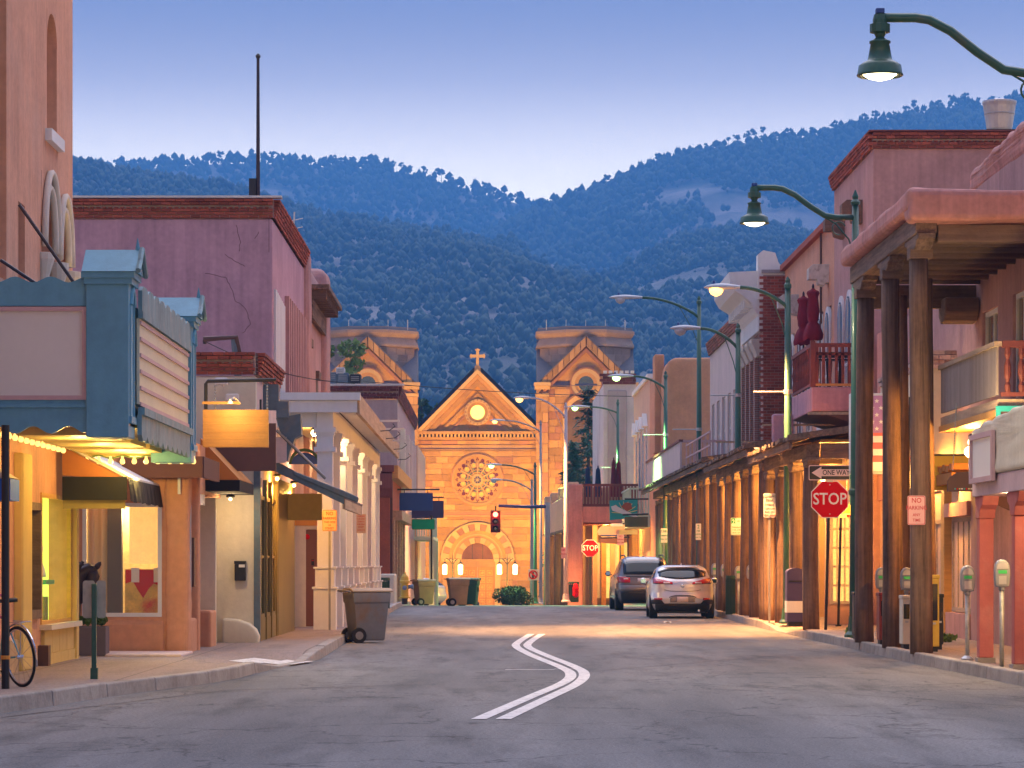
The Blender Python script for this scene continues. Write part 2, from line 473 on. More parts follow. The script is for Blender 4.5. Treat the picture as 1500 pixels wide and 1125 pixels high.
m_tailclear = M('tail_light_clear', (0.75, 0.5, 0.45), rough=0.12, var=0.15, scale=8, bump=0, coat=0.8)
m_plate = M('number_plate', (0.80, 0.66, 0.62), rough=0.4, var=0.02, bump=0)
m_mirrorblue = M('mirror_glass', (0.25, 0.42, 0.5), rough=0.05, metal=0.9, var=0, bump=0)
m_steel = M('polished_steel', (0.7, 0.7, 0.72), rough=0.25, metal=0.9, var=0.05, bump=0)
m_bluepaint = M('bicycle_blue', (0.10, 0.34, 0.42), rough=0.4, var=0.05, bump=0)
m_pinkpaint = M('bicycle_pink_tape', (0.60, 0.14, 0.22), rough=0.6, var=0.05, bump=0)
m_stone = M('sandstone', (0.48, 0.29, 0.115), var=0.15, rand=0.17, bump=0.35, bscale=8, rough=0.9)
m_stonepiece = M('sandstone_block', (0.50, 0.30, 0.115), var=0.15, rand=0.30, bump=0.4, bscale=9, rough=0.9, stain=(0.42, 0.24, 0.14), stain_amt=0.4, stain_scale=0.6)
m_stonered = M('sandstone_red', (0.42, 0.22, 0.13), var=0.12, rand=0.15, bump=0.3, bscale=8, rough=0.9)
m_stonelight = M('sandstone_light', (0.60, 0.43, 0.20), var=0.08, rand=0.1, bump=0.3, bscale=8, rough=0.9)
m_stonegrey = M('sandstone_grey', (0.35, 0.26, 0.21), var=0.15, rand=0.25, bump=0.4, bscale=6, rough=0.95)
m_lead = M('lead_roof', (0.20, 0.185, 0.20), rough=0.7, var=0.1, bump=0.1)
m_darkroof = M('dark_shingle_roof', (0.045, 0.035, 0.045), rough=0.85, var=0.2, bump=0.3)
m_doorwood = M('carved_door_wood', (0.42, 0.18, 0.05), var=0.12, grain=0.15, bump=0.2, rough=0.5)
m_leaf = M('leaf_green', (0.09, 0.16, 0.035), rough=0.6, var=0.3, scale=3, rand=0.1, bump=0)
m_leafpale = M('leaf_light_green', (0.16, 0.25, 0.05), rough=0.6, var=0.3, scale=3, bump=0)
m_needle = M('conifer_needles', (0.045, 0.085, 0.045), rough=0.7, var=0.35, scale=2, bump=0)
m_bark = M('bark', (0.13, 0.085, 0.06), var=0.25, grain=0.2, bump=0.6)
m_forest = M('mountain_forest', (0.055, 0.075, 0.040), rough=0.9, var=0.5, scale=0.02, bump=0)
m_concrete = M('kerb_concrete', (0.34, 0.30, 0.27), var=0.2, scale=2.5, bump=0.5, bscale=12, stain=(0.18, 0.14, 0.12), stain_amt=0.6, stain_scale=2.2, rand=0.12)

def tail():
    pass
def ground_material(name, base, dark, light, sc=1.0, rough=0.9, cracks=True, joints=None):
    m = bpy.data.materials.new(name); m.use_nodes = True
    nt = m.node_tree; N = nt.nodes; L = nt.links
    b = N['Principled BSDF']; b.inputs['Roughness'].default_value = rough; b.inputs['Specular IOR Level'].default_value = 0.35
    geo = N.new('ShaderNodeNewGeometry')
    def vecmul(v):
        q = N.new('ShaderNodeVectorMath'); q.operation = 'MULTIPLY'; L.new(geo.outputs['Position'], q.inputs[0]); q.inputs[1].default_value = v
        return q.outputs[0]
    def nz(scale, vec, det=6, ro=0.6):
        n = N.new('ShaderNodeTexNoise'); n.inputs['Scale'].default_value = scale; n.inputs['Detail'].default_value = det
        n.inputs['Roughness'].default_value = ro; L.new(vec, n.inputs['Vector']); return n.outputs['Fac']
    def rng(v, a, b_, c=0.0, d=1.0):
        r = N.new('ShaderNodeMapRange'); r.inputs[1].default_value = a; r.inputs[2].default_value = b_
        r.inputs[3].default_value = c; r.inputs[4].default_value = d; L.new(v, r.inputs[0]); return r.outputs[0]
    def mix(f, a, b_):
        x = N.new('ShaderNodeMix'); x.data_type = 'RGBA'; L.new(f, x.inputs[0])
        for i, c in ((6, a), (7, b_)):
            if isinstance(c, tuple): x.inputs[i].default_value = (*c, 1)
            else: L.new(c, x.inputs[i])
        return x.outputs[2]
    c = mix(rng(nz(0.55 * sc, vecmul((1, 0.10, 1))), 0.4, 0.62), base, light)      # long wear tracks along the street
    c = mix(rng(nz(1.6 * sc, vecmul((1, 0.16, 1)), 7, 0.65), 0.50, 0.70, 0, 0.8), c, dark)       # darker patches
    c = mix(rng(nz(26 * sc, vecmul((1, 1, 1)), 4, 0.7), 0.42, 0.70, 0, 0.7), c, tuple(x * 0.45 for x in dark))
    c = mix(rng(nz(60 * sc, vecmul((1, 1, 1)), 2, 0.7), 0.52, 0.74, 0, 0.55), c, tuple(min(1, x * 1.8) for x in light))
    if cracks:
        vo = N.new('ShaderNodeTexVoronoi'); vo.feature = 'DISTANCE_TO_EDGE'; vo.inputs['Scale'].default_value = 0.32
        wob = N.new('ShaderNodeTexNoise'); wob.inputs['Scale'].default_value = 1.3; wob.inputs['Detail'].default_value = 5
        L.new(geo.outputs['Position'], wob.inputs['Vector'])
        ad = N.new('ShaderNodeVectorMath'); L.new(geo.outputs['Position'], ad.inputs[0])
        sc_ = N.new('ShaderNodeVectorMath'); sc_.operation = 'SCALE'; sc_.inputs['Scale'].default_value = 1.6
        L.new(wob.outputs['Color'], sc_.inputs[0]); L.new(sc_.outputs[0], ad.inputs[1]); L.new(ad.outputs[0], vo.inputs['Vector'])
        c = mix(rng(vo.outputs['Distance'], 0.0, 0.012, 0.65, 0.0), c, tuple(x * 0.3 for x in dark))
    if joints:
        sp = N.new('ShaderNodeSeparateXYZ'); L.new(geo.outputs['Position'], sp.inputs[0])
        for ax, d_ in joints:
            md = N.new('ShaderNodeMath'); md.operation = 'PINGPONG'; L.new(sp.outputs[ax], md.inputs[0]); md.inputs[1].default_value = d_ / 2
            c = mix(rng(md.outputs[0], 0.0, 0.018, 0.8, 0.0), c, tuple(x * 0.4 for x in dark))
    L.new(c, b.inputs['Base Color'])
    bp = N.new('ShaderNodeBump'); bp.inputs['Strength'].default_value = 0.5; bp.inputs['Distance'].default_value = 0.008
    L.new(nz(45 * sc, vecmul((1, 1, 1)), 4, 0.7), bp.inputs['Height']); L.new(bp.outputs[0], b.inputs['Normal'])
    return m
m_road = ground_material('worn_asphalt', (0.130, 0.128, 0.134), (0.058, 0.057, 0.062), (0.230, 0.220, 0.218))
m_walk = ground_material('sidewalk_concrete', (0.30, 0.22, 0.19), (0.19, 0.14, 0.125), (0.36, 0.28, 0.25), cracks=False, joints=((1, 1.5), (0, 1.45)))
m_earth = ground_material('town_ground', (0.20, 0.15, 0.11), (0.12, 0.09, 0.07), (0.26, 0.2, 0.15), sc=0.1, cracks=False)
m_linepaint = M('worn_white_road_paint', (0.74, 0.70, 0.68), var=0.10, scale=3, bump=0.2, bscale=60, stain=(0.20, 0.19, 0.19), stain_amt=0.9, stain_scale=9)

# ------------------------------------------------------------------ ground, road, pavements
mb = MB()
Ds = [-60, 0, 60, 100] + list(range(104, 124, 3)) + [140, 180, 240, 300, 600, 1200, 5200]
mb.grid([[(x, d, gz(d) - 0.02) for x in (-4200, -900, -60, 0, 60, 900, 4200)] for d in Ds])
struct(mb.build('ground', m_earth, recalc=False))
KL = [(-6.6, 14), (-5.7, 25), (-4.95, 30.8), (-4.6, 32.6), (-4.2, 35.5), (-3.62, 37.9), (-3.32, 40.0), (-3.22, 42.3),
      (-3.0, 44.6), (-2.68, 47.3), (-2.72, 53), (-2.78, 59), (-2.85, 66), (-2.9, 75), (-3.0, 85), (-3.1, 95), (-3.15, 104), (-3.2, 114), (-3.3, 130), (-3.5, 160)]
KR = [(6.65, 14), (6.6, 28), (6.5, 38), (6.34, 47), (6.36, 55), (6.3, 60), (6.3, 64), (6.28, 66.8), (6.26, 69.5), (6.33, 77), (6.42, 85), (6.5, 97), (6.5, 110), (6.3, 120), (5.6, 127), (5.3, 132)]
def kx(K, D):
    for (x0, d0), (x1, d1) in zip(K, K[1:]):
        if D <= d1: return x0 + (x1 - x0) * max(0, (D - d0) / (d1 - d0))
    return K[-1][0]
mb = MB()
Ds = [-20, 5, 14] + list(range(18, 103, 4)) + list(range(104, 160, 2)) + list(range(164, 300, 8))
mb.grid([[(kx(KL, d) - 0.4 + (kx(KR, d) - kx(KL, d) + 0.8) * t, d, gz(d) + 0.03 * math.sin(math.pi * t) * 0) for t in (0, .25, .5, .75, 1)] for d in Ds])
struct(mb.build('road', m_road, recalc=False))
H = 0.15
def walk(K, side, name, drops):
    """pavement slab with separate kerb stones; 'drops' are spans where the kerb is lowered to the road"""
    def top(d):
        for a, b in drops:
            if a <= d <= b: return 0.02
            if a - 1.2 < d < a: return 0.02 + (H - 0.02) * (a - d) / 1.2
            if b < d < b + 1.2: return 0.02 + (H - 0.02) * (d - b) / 1.2
        return H
    ds = []
    d = 14.0
    while d < K[-1][1]:
        ds.append(d); d += 0.6
    rows = []
    for d in ds:
        k = kx(K, d) + side * 0.16
        rows.append([(k, d, gz(d) + top(d)), (k + side * 0.6, d, gz(d) + 0.5 * top(d) + 0.5 * H), (k + side * 1.1, d, gz(d) + H), (side * 13, d, gz(d) + H)])
    mb = MB(); mb.grid(rows)
    w = struct(mb.build(name, m_walk, recalc=False))
    d = 14.0; i = 0
    while d < K[-1][1] - 2:
        e = d + rnd.uniform(1.7, 2.4)
        x0, x1 = kx(K, d), kx(K, e - 0.02)
        z0, z1 = gz(d) + top(d), gz(e) + top(e)
        q = MB()
        u = 0.012 + rnd.uniform(-0.008, 0.008)
        a = [(x0, d), (x1, e - 0.02), (x1 + side * 0.17, e - 0.02), (x0 + side * 0.17, d)]
        zt = [z0, z1, z1, z0]
        vs_ = [(x, y, gz(y) - 0.05) for x, y in a] + [(x + (side * 0.02 if k in (0, 1) else 0), y, z + u) for k, ((x, y), z) in enumerate(zip(a, zt))]
        q.add(vs_, [(0, 3, 2, 1), (4, 5, 6, 7), (0, 1, 5, 4), (1, 2, 6, 5), (2, 3, 7, 6), (3, 0, 4, 7)])
        q.build('kerb_stone', m_concrete, w, bevel=0.02)
        d = e; i += 1
    return w
walk_l = walk(KL, -1, 'sidewalk_left', [(43.2, 46.6)])
walk_r = walk(KR, 1, 'sidewalk_right', [(64.6, 68.6)])
# road markings: the kinked double white line, drawn from the photo on the flat road
def gp(x, y):
    D = CH * F / (y - VY)
    return (PX(x, D), D)
def smooth_line(pts, n=10):
    out = []
    p = [pts[0]] + pts + [pts[-1]]
    for i in range(1, len(p) - 2):
        for k in range(n):
            t = k / n
            out.append(tuple(0.5 * ((2 * p[i][j]) + (-p[i - 1][j] + p[i + 1][j]) * t + (2 * p[i - 1][j] - 5 * p[i][j] + 4 * p[i + 1][j] - p[i + 2][j]) * t * t
                                    + (-p[i - 1][j] + 3 * p[i][j] - 3 * p[i + 1][j] + p[i + 2][j]) * t ** 3) for j in (0, 1)))
    out.append(pts[-1])
    return out
def ribbon(name, px, w, zz=0.006):
    c = smooth_line([gp(x, y) for x, y in px], 6)
    rows = []
    for i, (x, d) in enumerate(c):
        rows.append([(x - w / 2, d, zz + gz(d)), (x + w / 2, d, zz + gz(d))])
    mb = MB(); mb.grid(rows)
    return struct(mb.build(name, m_linepaint, recalc=False))
ribbon('road_marking', [(701, 1054), (775, 1022), (826, 1000), (836, 988), (822, 978), (778, 960), (757, 948), (759, 941), (778, 929)], 0.15)
ribbon('road_marking', [(737, 1054), (800, 1024), (845, 1002), (856, 988), (842, 977), (797, 959), (774, 948), (776, 941), (794, 929)], 0.15)
for x0, x1, y in ((812, 848, 980.5), (740, 812, 981.5)):
    a, d = gp(x0, y); b, _ = gp(x1, y)
    struct(MB().add([(a, d, .004), (b, d, .004), (b, d + .12, .004), (a, d + .12, .004)], [(0, 1, 2, 3)]).build('road_marking', m_linepaint, recalc=False))
# worn tar seams and a darker patch at the near kerb
m_tar = M('tar_seam', (0.035, 0.034, 0.037), rough=0.8, var=0.2, bump=0.2)
for (x0, y0), (x1, y1), w in (((0, 1052), (330, 1012), .10), ((330, 1012), (640, 1003), .05), ((1000, 1000), (1500, 1036), .06), ((860, 985), (1180, 957), .06)):
    a = gp(x0, y0); b = gp(x1, y1); n_ = 14
    rows = []
    for i in range(n_ + 1):
        t = i / n_; j = rnd.uniform(-.06, .06)
        rows.append([(a[0] + (b[0] - a[0]) * t, a[1] + (b[1] - a[1]) * t + j, .0045), (a[0] + (b[0] - a[0]) * t, a[1] + (b[1] - a[1]) * t + j + w * rnd.uniform(.6, 1.4), .0045)])
    mb = MB(); mb.grid(rows); struct(mb.build('road_seam', m_tar, recalc=False))
for x0, x1, y in ((335, 375, 962.5), (386, 428, 961)):
    D_ = 4500 * 1.35 / (y - 826)
    def wz(x, d):      # height of the ramped pavement there
        k = kx(KL, d) - 0.16; tp = 0.02 if 43.2 <= d <= 46.6 else (H if d > 47.8 or d < 42 else 0.02 + (H - .02) * (d - 46.6 if d > 46.6 else 43.2 - d) / 1.2)
        u = max(0, k - x); return 0.008 + (tp + (H - tp) * .5 * u / .6 if u < .6 else .5 * tp + .5 * H + (.5 * H - .5 * tp) * min(1, (u - .6) / .5))
    rows = [[(PX(x0, D_) + (PX(x1, D_) - PX(x0, D_)) * i / 5 + .06 * j, D_ + .4 * j, wz(PX(x0, D_) + (PX(x1, D_) - PX(x0, D_)) * i / 5 + .06 * j, D_ + .4 * j)) for i in range(6)] for j in range(5)]
    mb = MB(); mb.grid(rows); struct(mb.build('pavement_marking', m_linepaint, recalc=False))

# ------------------------------------------------------------------ mountains
def hill(name, ridge, D0, D1, zb, amp, mat, seed, nx=150, ny=46, back=500):
    ridge = [(PX(x, D1), PZ(y, D1)) for x, y in ridge]
    rx = np.array([a for a, b in ridge]); rz = np.array([b for a, b in ridge])
    X = np.linspace(rx[0], rx[-1], nx)
    T = np.concatenate([np.linspace(0, 1, ny), np.linspace(1.05, 1.6, 6)])
    Zr = np.interp(X, rx, rz)
    rows = []
    for t in T:
        row = []
        D = D0 + (D1 - D0) * t
        for i, x in enumerate(X):
            if t <= 1: h = zb + (Zr[i] - zb) * (t ** 0.85)
            else: h = Zr[i] - (Zr[i] - zb) * min(1, (t - 1) * 1.2)
            e = math.sin(math.pi * min(t, 1)) ** 0.7 + (0.10 if t > .9 else 0)
            v = Vector((x * 0.0045, D * 0.0016, seed))
            n1 = 1 - abs(mnoise.noise(v)) * 2.4
            n2 = mnoise.fractal(Vector((x * .012, D * .012, seed + 7)), 0.9, 2.0, 4)
            row.append((x + 18 * mnoise.noise(Vector((x * .01, D * .01, 3 + seed))), D, h + e * amp * (0.8 * n1 + 0.35 * n2)))
        rows.append(row)
    mb = MB(); mb.grid(rows)
    o = struct(mb.build(name, mat, recalc=False, smooth=True))
    return np.array(rows)[:ny]
def hillmat():
    m = bpy.data.materials.new('hillside_scrub'); m.use_nodes = True
    N = m.node_tree.nodes; L = m.node_tree.links; b = N['Principled BSDF']; b.inputs['Roughness'].default_value = 0.95
    geo = N.new('ShaderNodeNewGeometry')
    n = N.new('ShaderNodeTexNoise'); n.inputs['Scale'].default_value = 0.014; n.inputs['Detail'].default_value = 10; n.inputs['Roughness'].default_value = 0.65
    L.new(geo.outputs['Position'], n.inputs['Vector'])
    cr = N.new('ShaderNodeValToRGB'); e = cr.color_ramp.elements
    e[0].position = .35; e[0].color = (.05, .065, .04, 1); e[1].position = .62; e[1].color = (.24, .20, .165, 1)
    L.new(n.outputs['Fac'], cr.inputs[0]); L.new(cr.outputs[0], b.inputs['Base Color'])
    return m
m_hill = hillmat()
gA = hill('hills_far_left', [(-500, 330), (-100, 262), (110, 246), (200, 250), (300, 243), (380, 240), (450, 244), (540, 249), (620, 262), (700, 286), (760, 303), (810, 318), (900, 380), (1100, 470)], 2500, 3800, 60, 26, m_hill, 1.3)
gB = hill('hills_far_right', [(480, 560), (640, 420), (720, 352), (790, 318), (850, 297), (950, 256), (1030, 227), (1100, 208), (1180, 208), (1250, 193), (1330, 172), (1400, 160), (1480, 154), (1620, 120), (1900, 200), (2200, 320)], 2000, 3300, 50, 24, m_hill, 5.1)
gC = hill('foothill', [(-700, 420), (-200, 300), (60, 236), (110, 243), (200, 262), (300, 280), (375, 296), (440, 316), (520, 331), (620, 345), (720, 358), (800, 392), (880, 405), (960, 375), (1040, 352), (1120, 345), (1250, 385), (1500, 440), (1900, 480), (2300, 560)], 1000, 2300, 20, 16, m_hill, 9.7)

def tree_templates(n, rs, blobs, seg, trunk):
    out = []
    r_ = random.Random(rs)
    for _ in range(n):
        V_, F_ = [], []
        for _b in range(blobs):
            cx, cy_ = r_.uniform(-.16, .16), r_.uniform(-.16, .16)
            cz = (r_.uniform(.5, .86) if trunk else r_.uniform(.35, .8))
            rr = (r_.uniform(.10, .19) if trunk else r_.uniform(.18, .30)) * (1.2 - cz * .55)
            hh = r_.uniform(.10, .17) if trunk else r_.uniform(.20, .34)
            i0 = len(V_)
            V_.append((cx, cy_, cz - hh * .8))
            for lv, k_ in ((-.25, 1.0), (.3, .72)):
                for k in range(seg):
                    a = 2 * math.pi * (k + lv) / seg
                    q = rr * k_ * r_.uniform(.7, 1.35)
                    V_.append((cx + q * math.cos(a), cy_ + q * math.sin(a), cz + hh * lv * r_.uniform(.7, 1.3)))
            V_.append((cx, cy_, cz + hh))
            for k in range(seg):
                k2 = (k + 1) % seg
                F_ += [(i0, i0 + 1 + k2, i0 + 1 + k), (i0 + 1 + k, i0 + 1 + k2, i0 + 1 + seg + k2), (i0 + 1 + k, i0 + 1 + seg + k2, i0 + 1 + seg + k), (i0 + 1 + seg + k, i0 + 1 + seg + k2, i0 + 1 + 2 * seg)]
        if trunk:
            i0 = len(V_)
            for z, w in ((-.1, .026), (.8, .010)):
                for k in range(3):
                    a = 2 * math.pi * k / 3
                    V_.append((w * math.cos(a), w * math.sin(a), z))
            for k in range(3):
                k2 = (k + 1) % 3
                F_ += [(i0 + k, i0 + k2, i0 + 3 + k2), (i0 + k, i0 + 3 + k2, i0 + 3 + k)]
        out.append((np.array(V_), np.array(F_)))
    return out
def forest(name, pos, hts, temps, seed):
    rg = np.random.default_rng(seed)
    n = len(pos); which = rg.integers(0, len(temps), n)
    VV, FF = [], []; off = 0
    for t, (tv, tf) in enumerate(temps):
        idx = np.where(which == t)[0]
        if not len(idx): continue
        a = rg.uniform(0, 6.283, len(idx)); c, s = np.cos(a), np.sin(a)
        h = hts[idx]; w = h * rg.uniform(.85, 1.35, len(idx))
        x = (tv[None, :, 0] * c[:, None] - tv[None, :, 1] * s[:, None]) * w[:, None] + pos[idx, 0][:, None]
        y = (tv[None, :, 0] * s[:, None] + tv[None, :, 1] * c[:, None]) * w[:, None] + pos[idx, 1][:, None]
        z = tv[None, :, 2] * h[:, None] + pos[idx, 2][:, None]
        VV.append(np.stack([x, y, z], -1).reshape(-1, 3))
        k = np.arange(len(idx))[:, None, None] * len(tv) + tf[None] + off
        FF.append(k.reshape(-1, 3)); off += len(idx) * len(tv)
    V_ = np.concatenate(VV); F_ = np.concatenate(FF)
    me = bpy.data.meshes.new(name)
    me.vertices.add(len(V_)); me.vertices.foreach_set('co', V_.astype(np.float32).ravel())
    me.loops.add(F_.size); me.loops.foreach_set('vertex_index', F_.astype(np.int32).ravel())
    me.polygons.add(len(F_)); me.polygons.foreach_set('loop_start', np.arange(0, F_.size, 3, dtype=np.int32))
    me.update(calc_edges=True)
    me.materials.append(m_forest)
    return stuff(linkobj(bpy.data.objects.new(name, me)))
def scatter(grid, n, seed, xlim):
    rg = np.random.default_rng(seed); ny, nx, _ = grid.shape
    x0 = grid[0, 0, 0]; dx = (grid[0, -1, 0] - x0) / (nx - 1)
    half = 0.20 * grid[-1, 0, 1]
    j0, j1 = max(0, (-half - x0) / dx), min(nx - 1.001, (half - x0) / dx)
    i = rg.uniform((ny - 1) * .08, ny - 1.001, n); j = rg.uniform(j0, j1, n)
    a, b = i.astype(int), j.astype(int); u, v = (i - a)[:, None], (j - b)[:, None]
    p = (grid[a, b] * (1 - u) * (1 - v) + grid[a + 1, b] * u * (1 - v) + grid[a, b + 1] * (1 - u) * v + grid[a + 1, b + 1] * u * v)
    px = p[:, 0] / p[:, 1] * F + VX
    keep = (px > xlim[0]) & (px < xlim[1])
    p = p[keep]
    cl = np.array([mnoise.fractal(Vector((q[0] * .007, q[1] * .005, q[2] * .004)), 0.8, 2.1, 4) for q in p])
    return p[cl > -0.40 + 0.42 * rg.random(len(p)) ** 2]
tmp1 = tree_templates(6, 3, 2, 5, False)
tmp2 = tree_templates(10, 5, 8, 6, True)
for nm, g, n, hm, sd in (('forest_far_left', gA, 19000, 13, 1), ('forest_far_right', gB, 30000, 12, 2), ('forest_foothill', gC, 36000, 8, 3)):
    p = scatter(g, n, sd, (-150, 1650))
    rg = np.random.default_rng(sd + 40)
    h = hm * rg.uniform(.35, 1.0, len(p)) ** 1.5 * 1.5
    o = forest(nm, p, h, tmp1, sd + 9)
    o['label'] = {'forest_far_left': 'dark pines covering the far ridge behind the flagpole', 'forest_far_right': 'dark pines covering the high ridge on the right', 'forest_foothill': 'scrubby piñon woods on the nearer foothill behind the church'}[nm]
    o['category'] = 'forest'
def ridge_line(g, step, sd):
    rg = np.random.default_rng(sd); r = g[-1]; out = []
    for a, b in zip(r[:-1], r[1:]):
        L_ = np.linalg.norm(b - a)
        for _ in range(max(1, int(L_ / step))):
            t = rg.random(); q = a + (b - a) * t
            if mnoise.noise(Vector((q[0] * .02, 3.0, 1.0))) < -0.42: continue
            out.append(q + np.array([0, rg.uniform(-25, 10), -0.6]))
    p = np.array(out); px = p[:, 0] / p[:, 1] * F + VX
    return p[(px > -150) & (px < 1650)]
pr = np.concatenate([ridge_line(gA, 5.0, 5), ridge_line(gB, 4.4, 6)])
rg = np.random.default_rng(77)
o = forest('ridge_trees', pr, 13.5 * rg.uniform(.5, 1.25, len(pr)), tmp2, 8)
o['label'] = 'row of pines standing along the skyline of the hills'; o['category'] = 'forest'
# the air between: blue dusk haze over the valley
mh = bpy.data.materials.new('dusk_haze'); mh.use_nodes = True
mh.node_tree.nodes.clear()
mo = mh.node_tree.nodes.new('ShaderNodeOutputMaterial'); vp = mh.node_tree.nodes.new('ShaderNodeVolumePrincipled')
vp.inputs['Color'].default_value = (0.13, 0.45, 1.0, 1)
vp.inputs['Density'].default_value = 0.00030
vp.inputs['Anisotropy'].default_value = 0.0
mh.node_tree.links.new(vp.outputs[0], mo.inputs['Volume'])
stuff(MB().box(-4300, 4300, -5300, 5300, -6, 575).build('haze', mh))
# ================================================================== generic builders
def wall_x(X, d0, d1, z0, z1, holes, depth, mat, name, parent, facing=1):
    """wall facing +x (facing=1) or -x at plane X with rectangular openings (da, db, za, zb), reveals 'depth' deep"""
    mb = MB()
    ds = sorted({d0, d1, *[h[0] for h in holes], *[h[1] for h in holes]})
    zs = sorted({z0, z1, *[h[2] for h in holes], *[h[3] for h in holes]})
    Xb = X - facing * depth
    def solid(i, j):
        dm, zm = (ds[i] + ds[i + 1]) / 2, (zs[j] + zs[j + 1]) / 2
        return not any(h[0] < dm < h[1] and h[2] < zm < h[3] for h in holes)
    for i in range(len(ds) - 1):
        for j in range(len(zs) - 1):
            a, b, c, e = ds[i], ds[i + 1], zs[j], zs[j + 1]
            if solid(i, j): mb.add([(X, a, c), (X, b, c), (X, b, e), (X, a, e)], [(0, 1, 2, 3) if facing > 0 else (3, 2, 1, 0)])
    for a, b, c, e in holes:
        mb.add([(X, a, c), (X, b, c), (X, b, e), (X, a, e), (Xb, a, c), (Xb, b, c), (Xb, b, e), (Xb, a, e)],
               [(0, 4, 5, 1), (1, 5, 6, 2), (2, 6, 7, 3), (3, 7, 4, 0)])
    mb.add([(X, d0, z0), (X, d0, z1), (X, d1, z1), (X, d1, z0), (Xb, d0, z0), (Xb, d0, z1), (Xb, d1, z1), (Xb, d1, z0)],
           [(0, 1, 5, 4), (1, 2, 6, 5), (2, 3, 7, 6)])
    return mb.build(name, mat, parent, recalc=False)
def wall_y(D, x0, x1, z0, z1, holes, depth, mat, name, parent):
    """wall facing the camera (-y) at depth D with openings (xa, xb, za, zb)"""
    mb = MB()
    xs = sorted({x0, x1, *[h[0] for h in holes], *[h[1] for h in holes]})
    zs = sorted({z0, z1, *[h[2] for h in holes], *[h[3] for h in holes]})
    Db = D + depth
    for i in range(len(xs) - 1):
        for j in range(len(zs) - 1):
            xm, zm = (xs[i] + xs[i + 1]) / 2, (zs[j] + zs[j + 1]) / 2
            if any(h[0] < xm < h[1] and h[2] < zm < h[3] for h in holes): continue
            a, b, c, e = xs[i], xs[i + 1], zs[j], zs[j + 1]
            mb.add([(a, D, c), (b, D, c), (b, D, e), (a, D, e)], [(0, 1, 2, 3)])
    for a, b, c, e in holes:
        mb.add([(a, D, c), (b, D, c), (b, D, e), (a, D, e), (a, Db, c), (b, Db, c), (b, Db, e), (a, Db, e)],
               [(0, 4, 5, 1), (1, 5, 6, 2), (2, 6, 7, 3), (3, 7, 4, 0)])
    mb.add([(x0, D, z0), (x0, D, z1), (x1, D, z1), (x1, D, z0), (x0, Db, z0), (x0, Db, z1), (x1, Db, z1), (x1, Db, z0)],
           [(0, 1, 5, 4), (1, 2, 6, 5), (2, 3, 7, 6)])
    return mb.build(name, mat, parent, recalc=False)
def window_x(parent, X, d0, d1, z0, z1, fm, gm, facing=1, bars=(1, 1), fw=0.07, sill=None, rec=0.12):
    """window set in a wall facing +-x: frame (with glazing bars) and panes"""
    f = MB(); s = facing
    xa, xb = X - s * rec, X - s * (rec + 0.06)
    f.box(xa, xb, d0, d0 + fw, z0, z1); f.box(xa, xb, d1 - fw, d1, z0, z1)
    f.box(xa, xb, d0 + fw, d1 - fw, z0, z0 + fw); f.box(xa, xb, d0 + fw, d1 - fw, z1 - fw, z1)
    nb, nh = bars
    for i in range(1, nb):
        d = d0 + (d1 - d0) * i / nb; f.box(xa - s * .01, xb + s * .01, d - .02, d + .02, z0 + fw, z1 - fw)
    for i in range(1, nh):
        z = z0 + (z1 - z0) * i / nh; f.box(xa - s * .012, xb + s * .012, d0 + fw, d1 - fw, z - .025, z + .025)
    w = f.build('window', fm, parent)
    xg = X - s * (rec + 0.04)
    for i in range(nb):
        for j in range(nh):
            a, b = d0 + fw * .5 + (d1 - d0 - fw) * i / nb, d0 + fw * .5 + (d1 - d0 - fw) * (i + 1) / nb
            c, e = z0 + fw * .5 + (z1 - z0 - fw) * j / nh, z0 + fw * .5 + (z1 - z0 - fw) * (j + 1) / nh
            MB().box(xg, xg - s * .012, a, b, c, e).build('pane', gm, w)
    if sill: MB().box(X + s * .05, X - s * rec, d0 - .06, d1 + .06, z0 - .1, z0).build('sill', sill, w)
    return w
def window_y(parent, D, x0, x1, z0, z1, fm, gm, bars=(1, 1), fw=0.07, rec=0.12, sill=None):
    f = MB(); a0, a1 = D + rec, D + rec + .06
    f.box(x0, x0 + fw, a0, a1, z0, z1); f.box(x1 - fw, x1, a0, a1, z0, z1)
    f.box(x0 + fw, x1 - fw, a0, a1, z0, z0 + fw); f.box(x0 + fw, x1 - fw, a0, a1, z1 - fw, z1)
    nb, nh = bars
    for i in range(1, nb):
        x = x0 + (x1 - x0) * i / nb; f.box(x - .02, x + .02, a0 + .01, a1 - .01, z0 + fw, z1 - fw)
    for i in range(1, nh):
        z = z0 + (z1 - z0) * i / nh; f.box(x0 + fw, x1 - fw, a0 + .012, a1 - .012, z - .025, z + .025)
    w = f.build('window', fm, parent)
    for i in range(nb):
        for j in range(nh):
            a, b = x0 + fw * .5 + (x1 - x0 - fw) * i / nb, x0 + fw * .5 + (x1 - x0 - fw) * (i + 1) / nb
            c, e = z0 + fw * .5 + (z1 - z0 - fw) * j / nh, z0 + fw * .5 + (z1 - z0 - fw) * (j + 1) / nh
            MB().box(a, b, D + rec + .035, D + rec + .047, c, e).build('pane', gm, w)
    if sill: MB().box(x0 - .06, x1 + .06, D - .05, D + rec, z0 - .1, z0).build('sill', sill, w)
    return w
def brick_course_y(parent, D, x0, x1, z, mat, bl=0.2, bh=0.06, out=0.10, gap=0.012, offset=0.0):
    x = x0 + offset
    while x < x1 - 0.03:
        e = min(x + bl, x1)
        piece('brick', mat, parent, x, e - gap, D - out + rnd.uniform(-.006, .006), D + .05, z, z + bh - gap)
        x = e
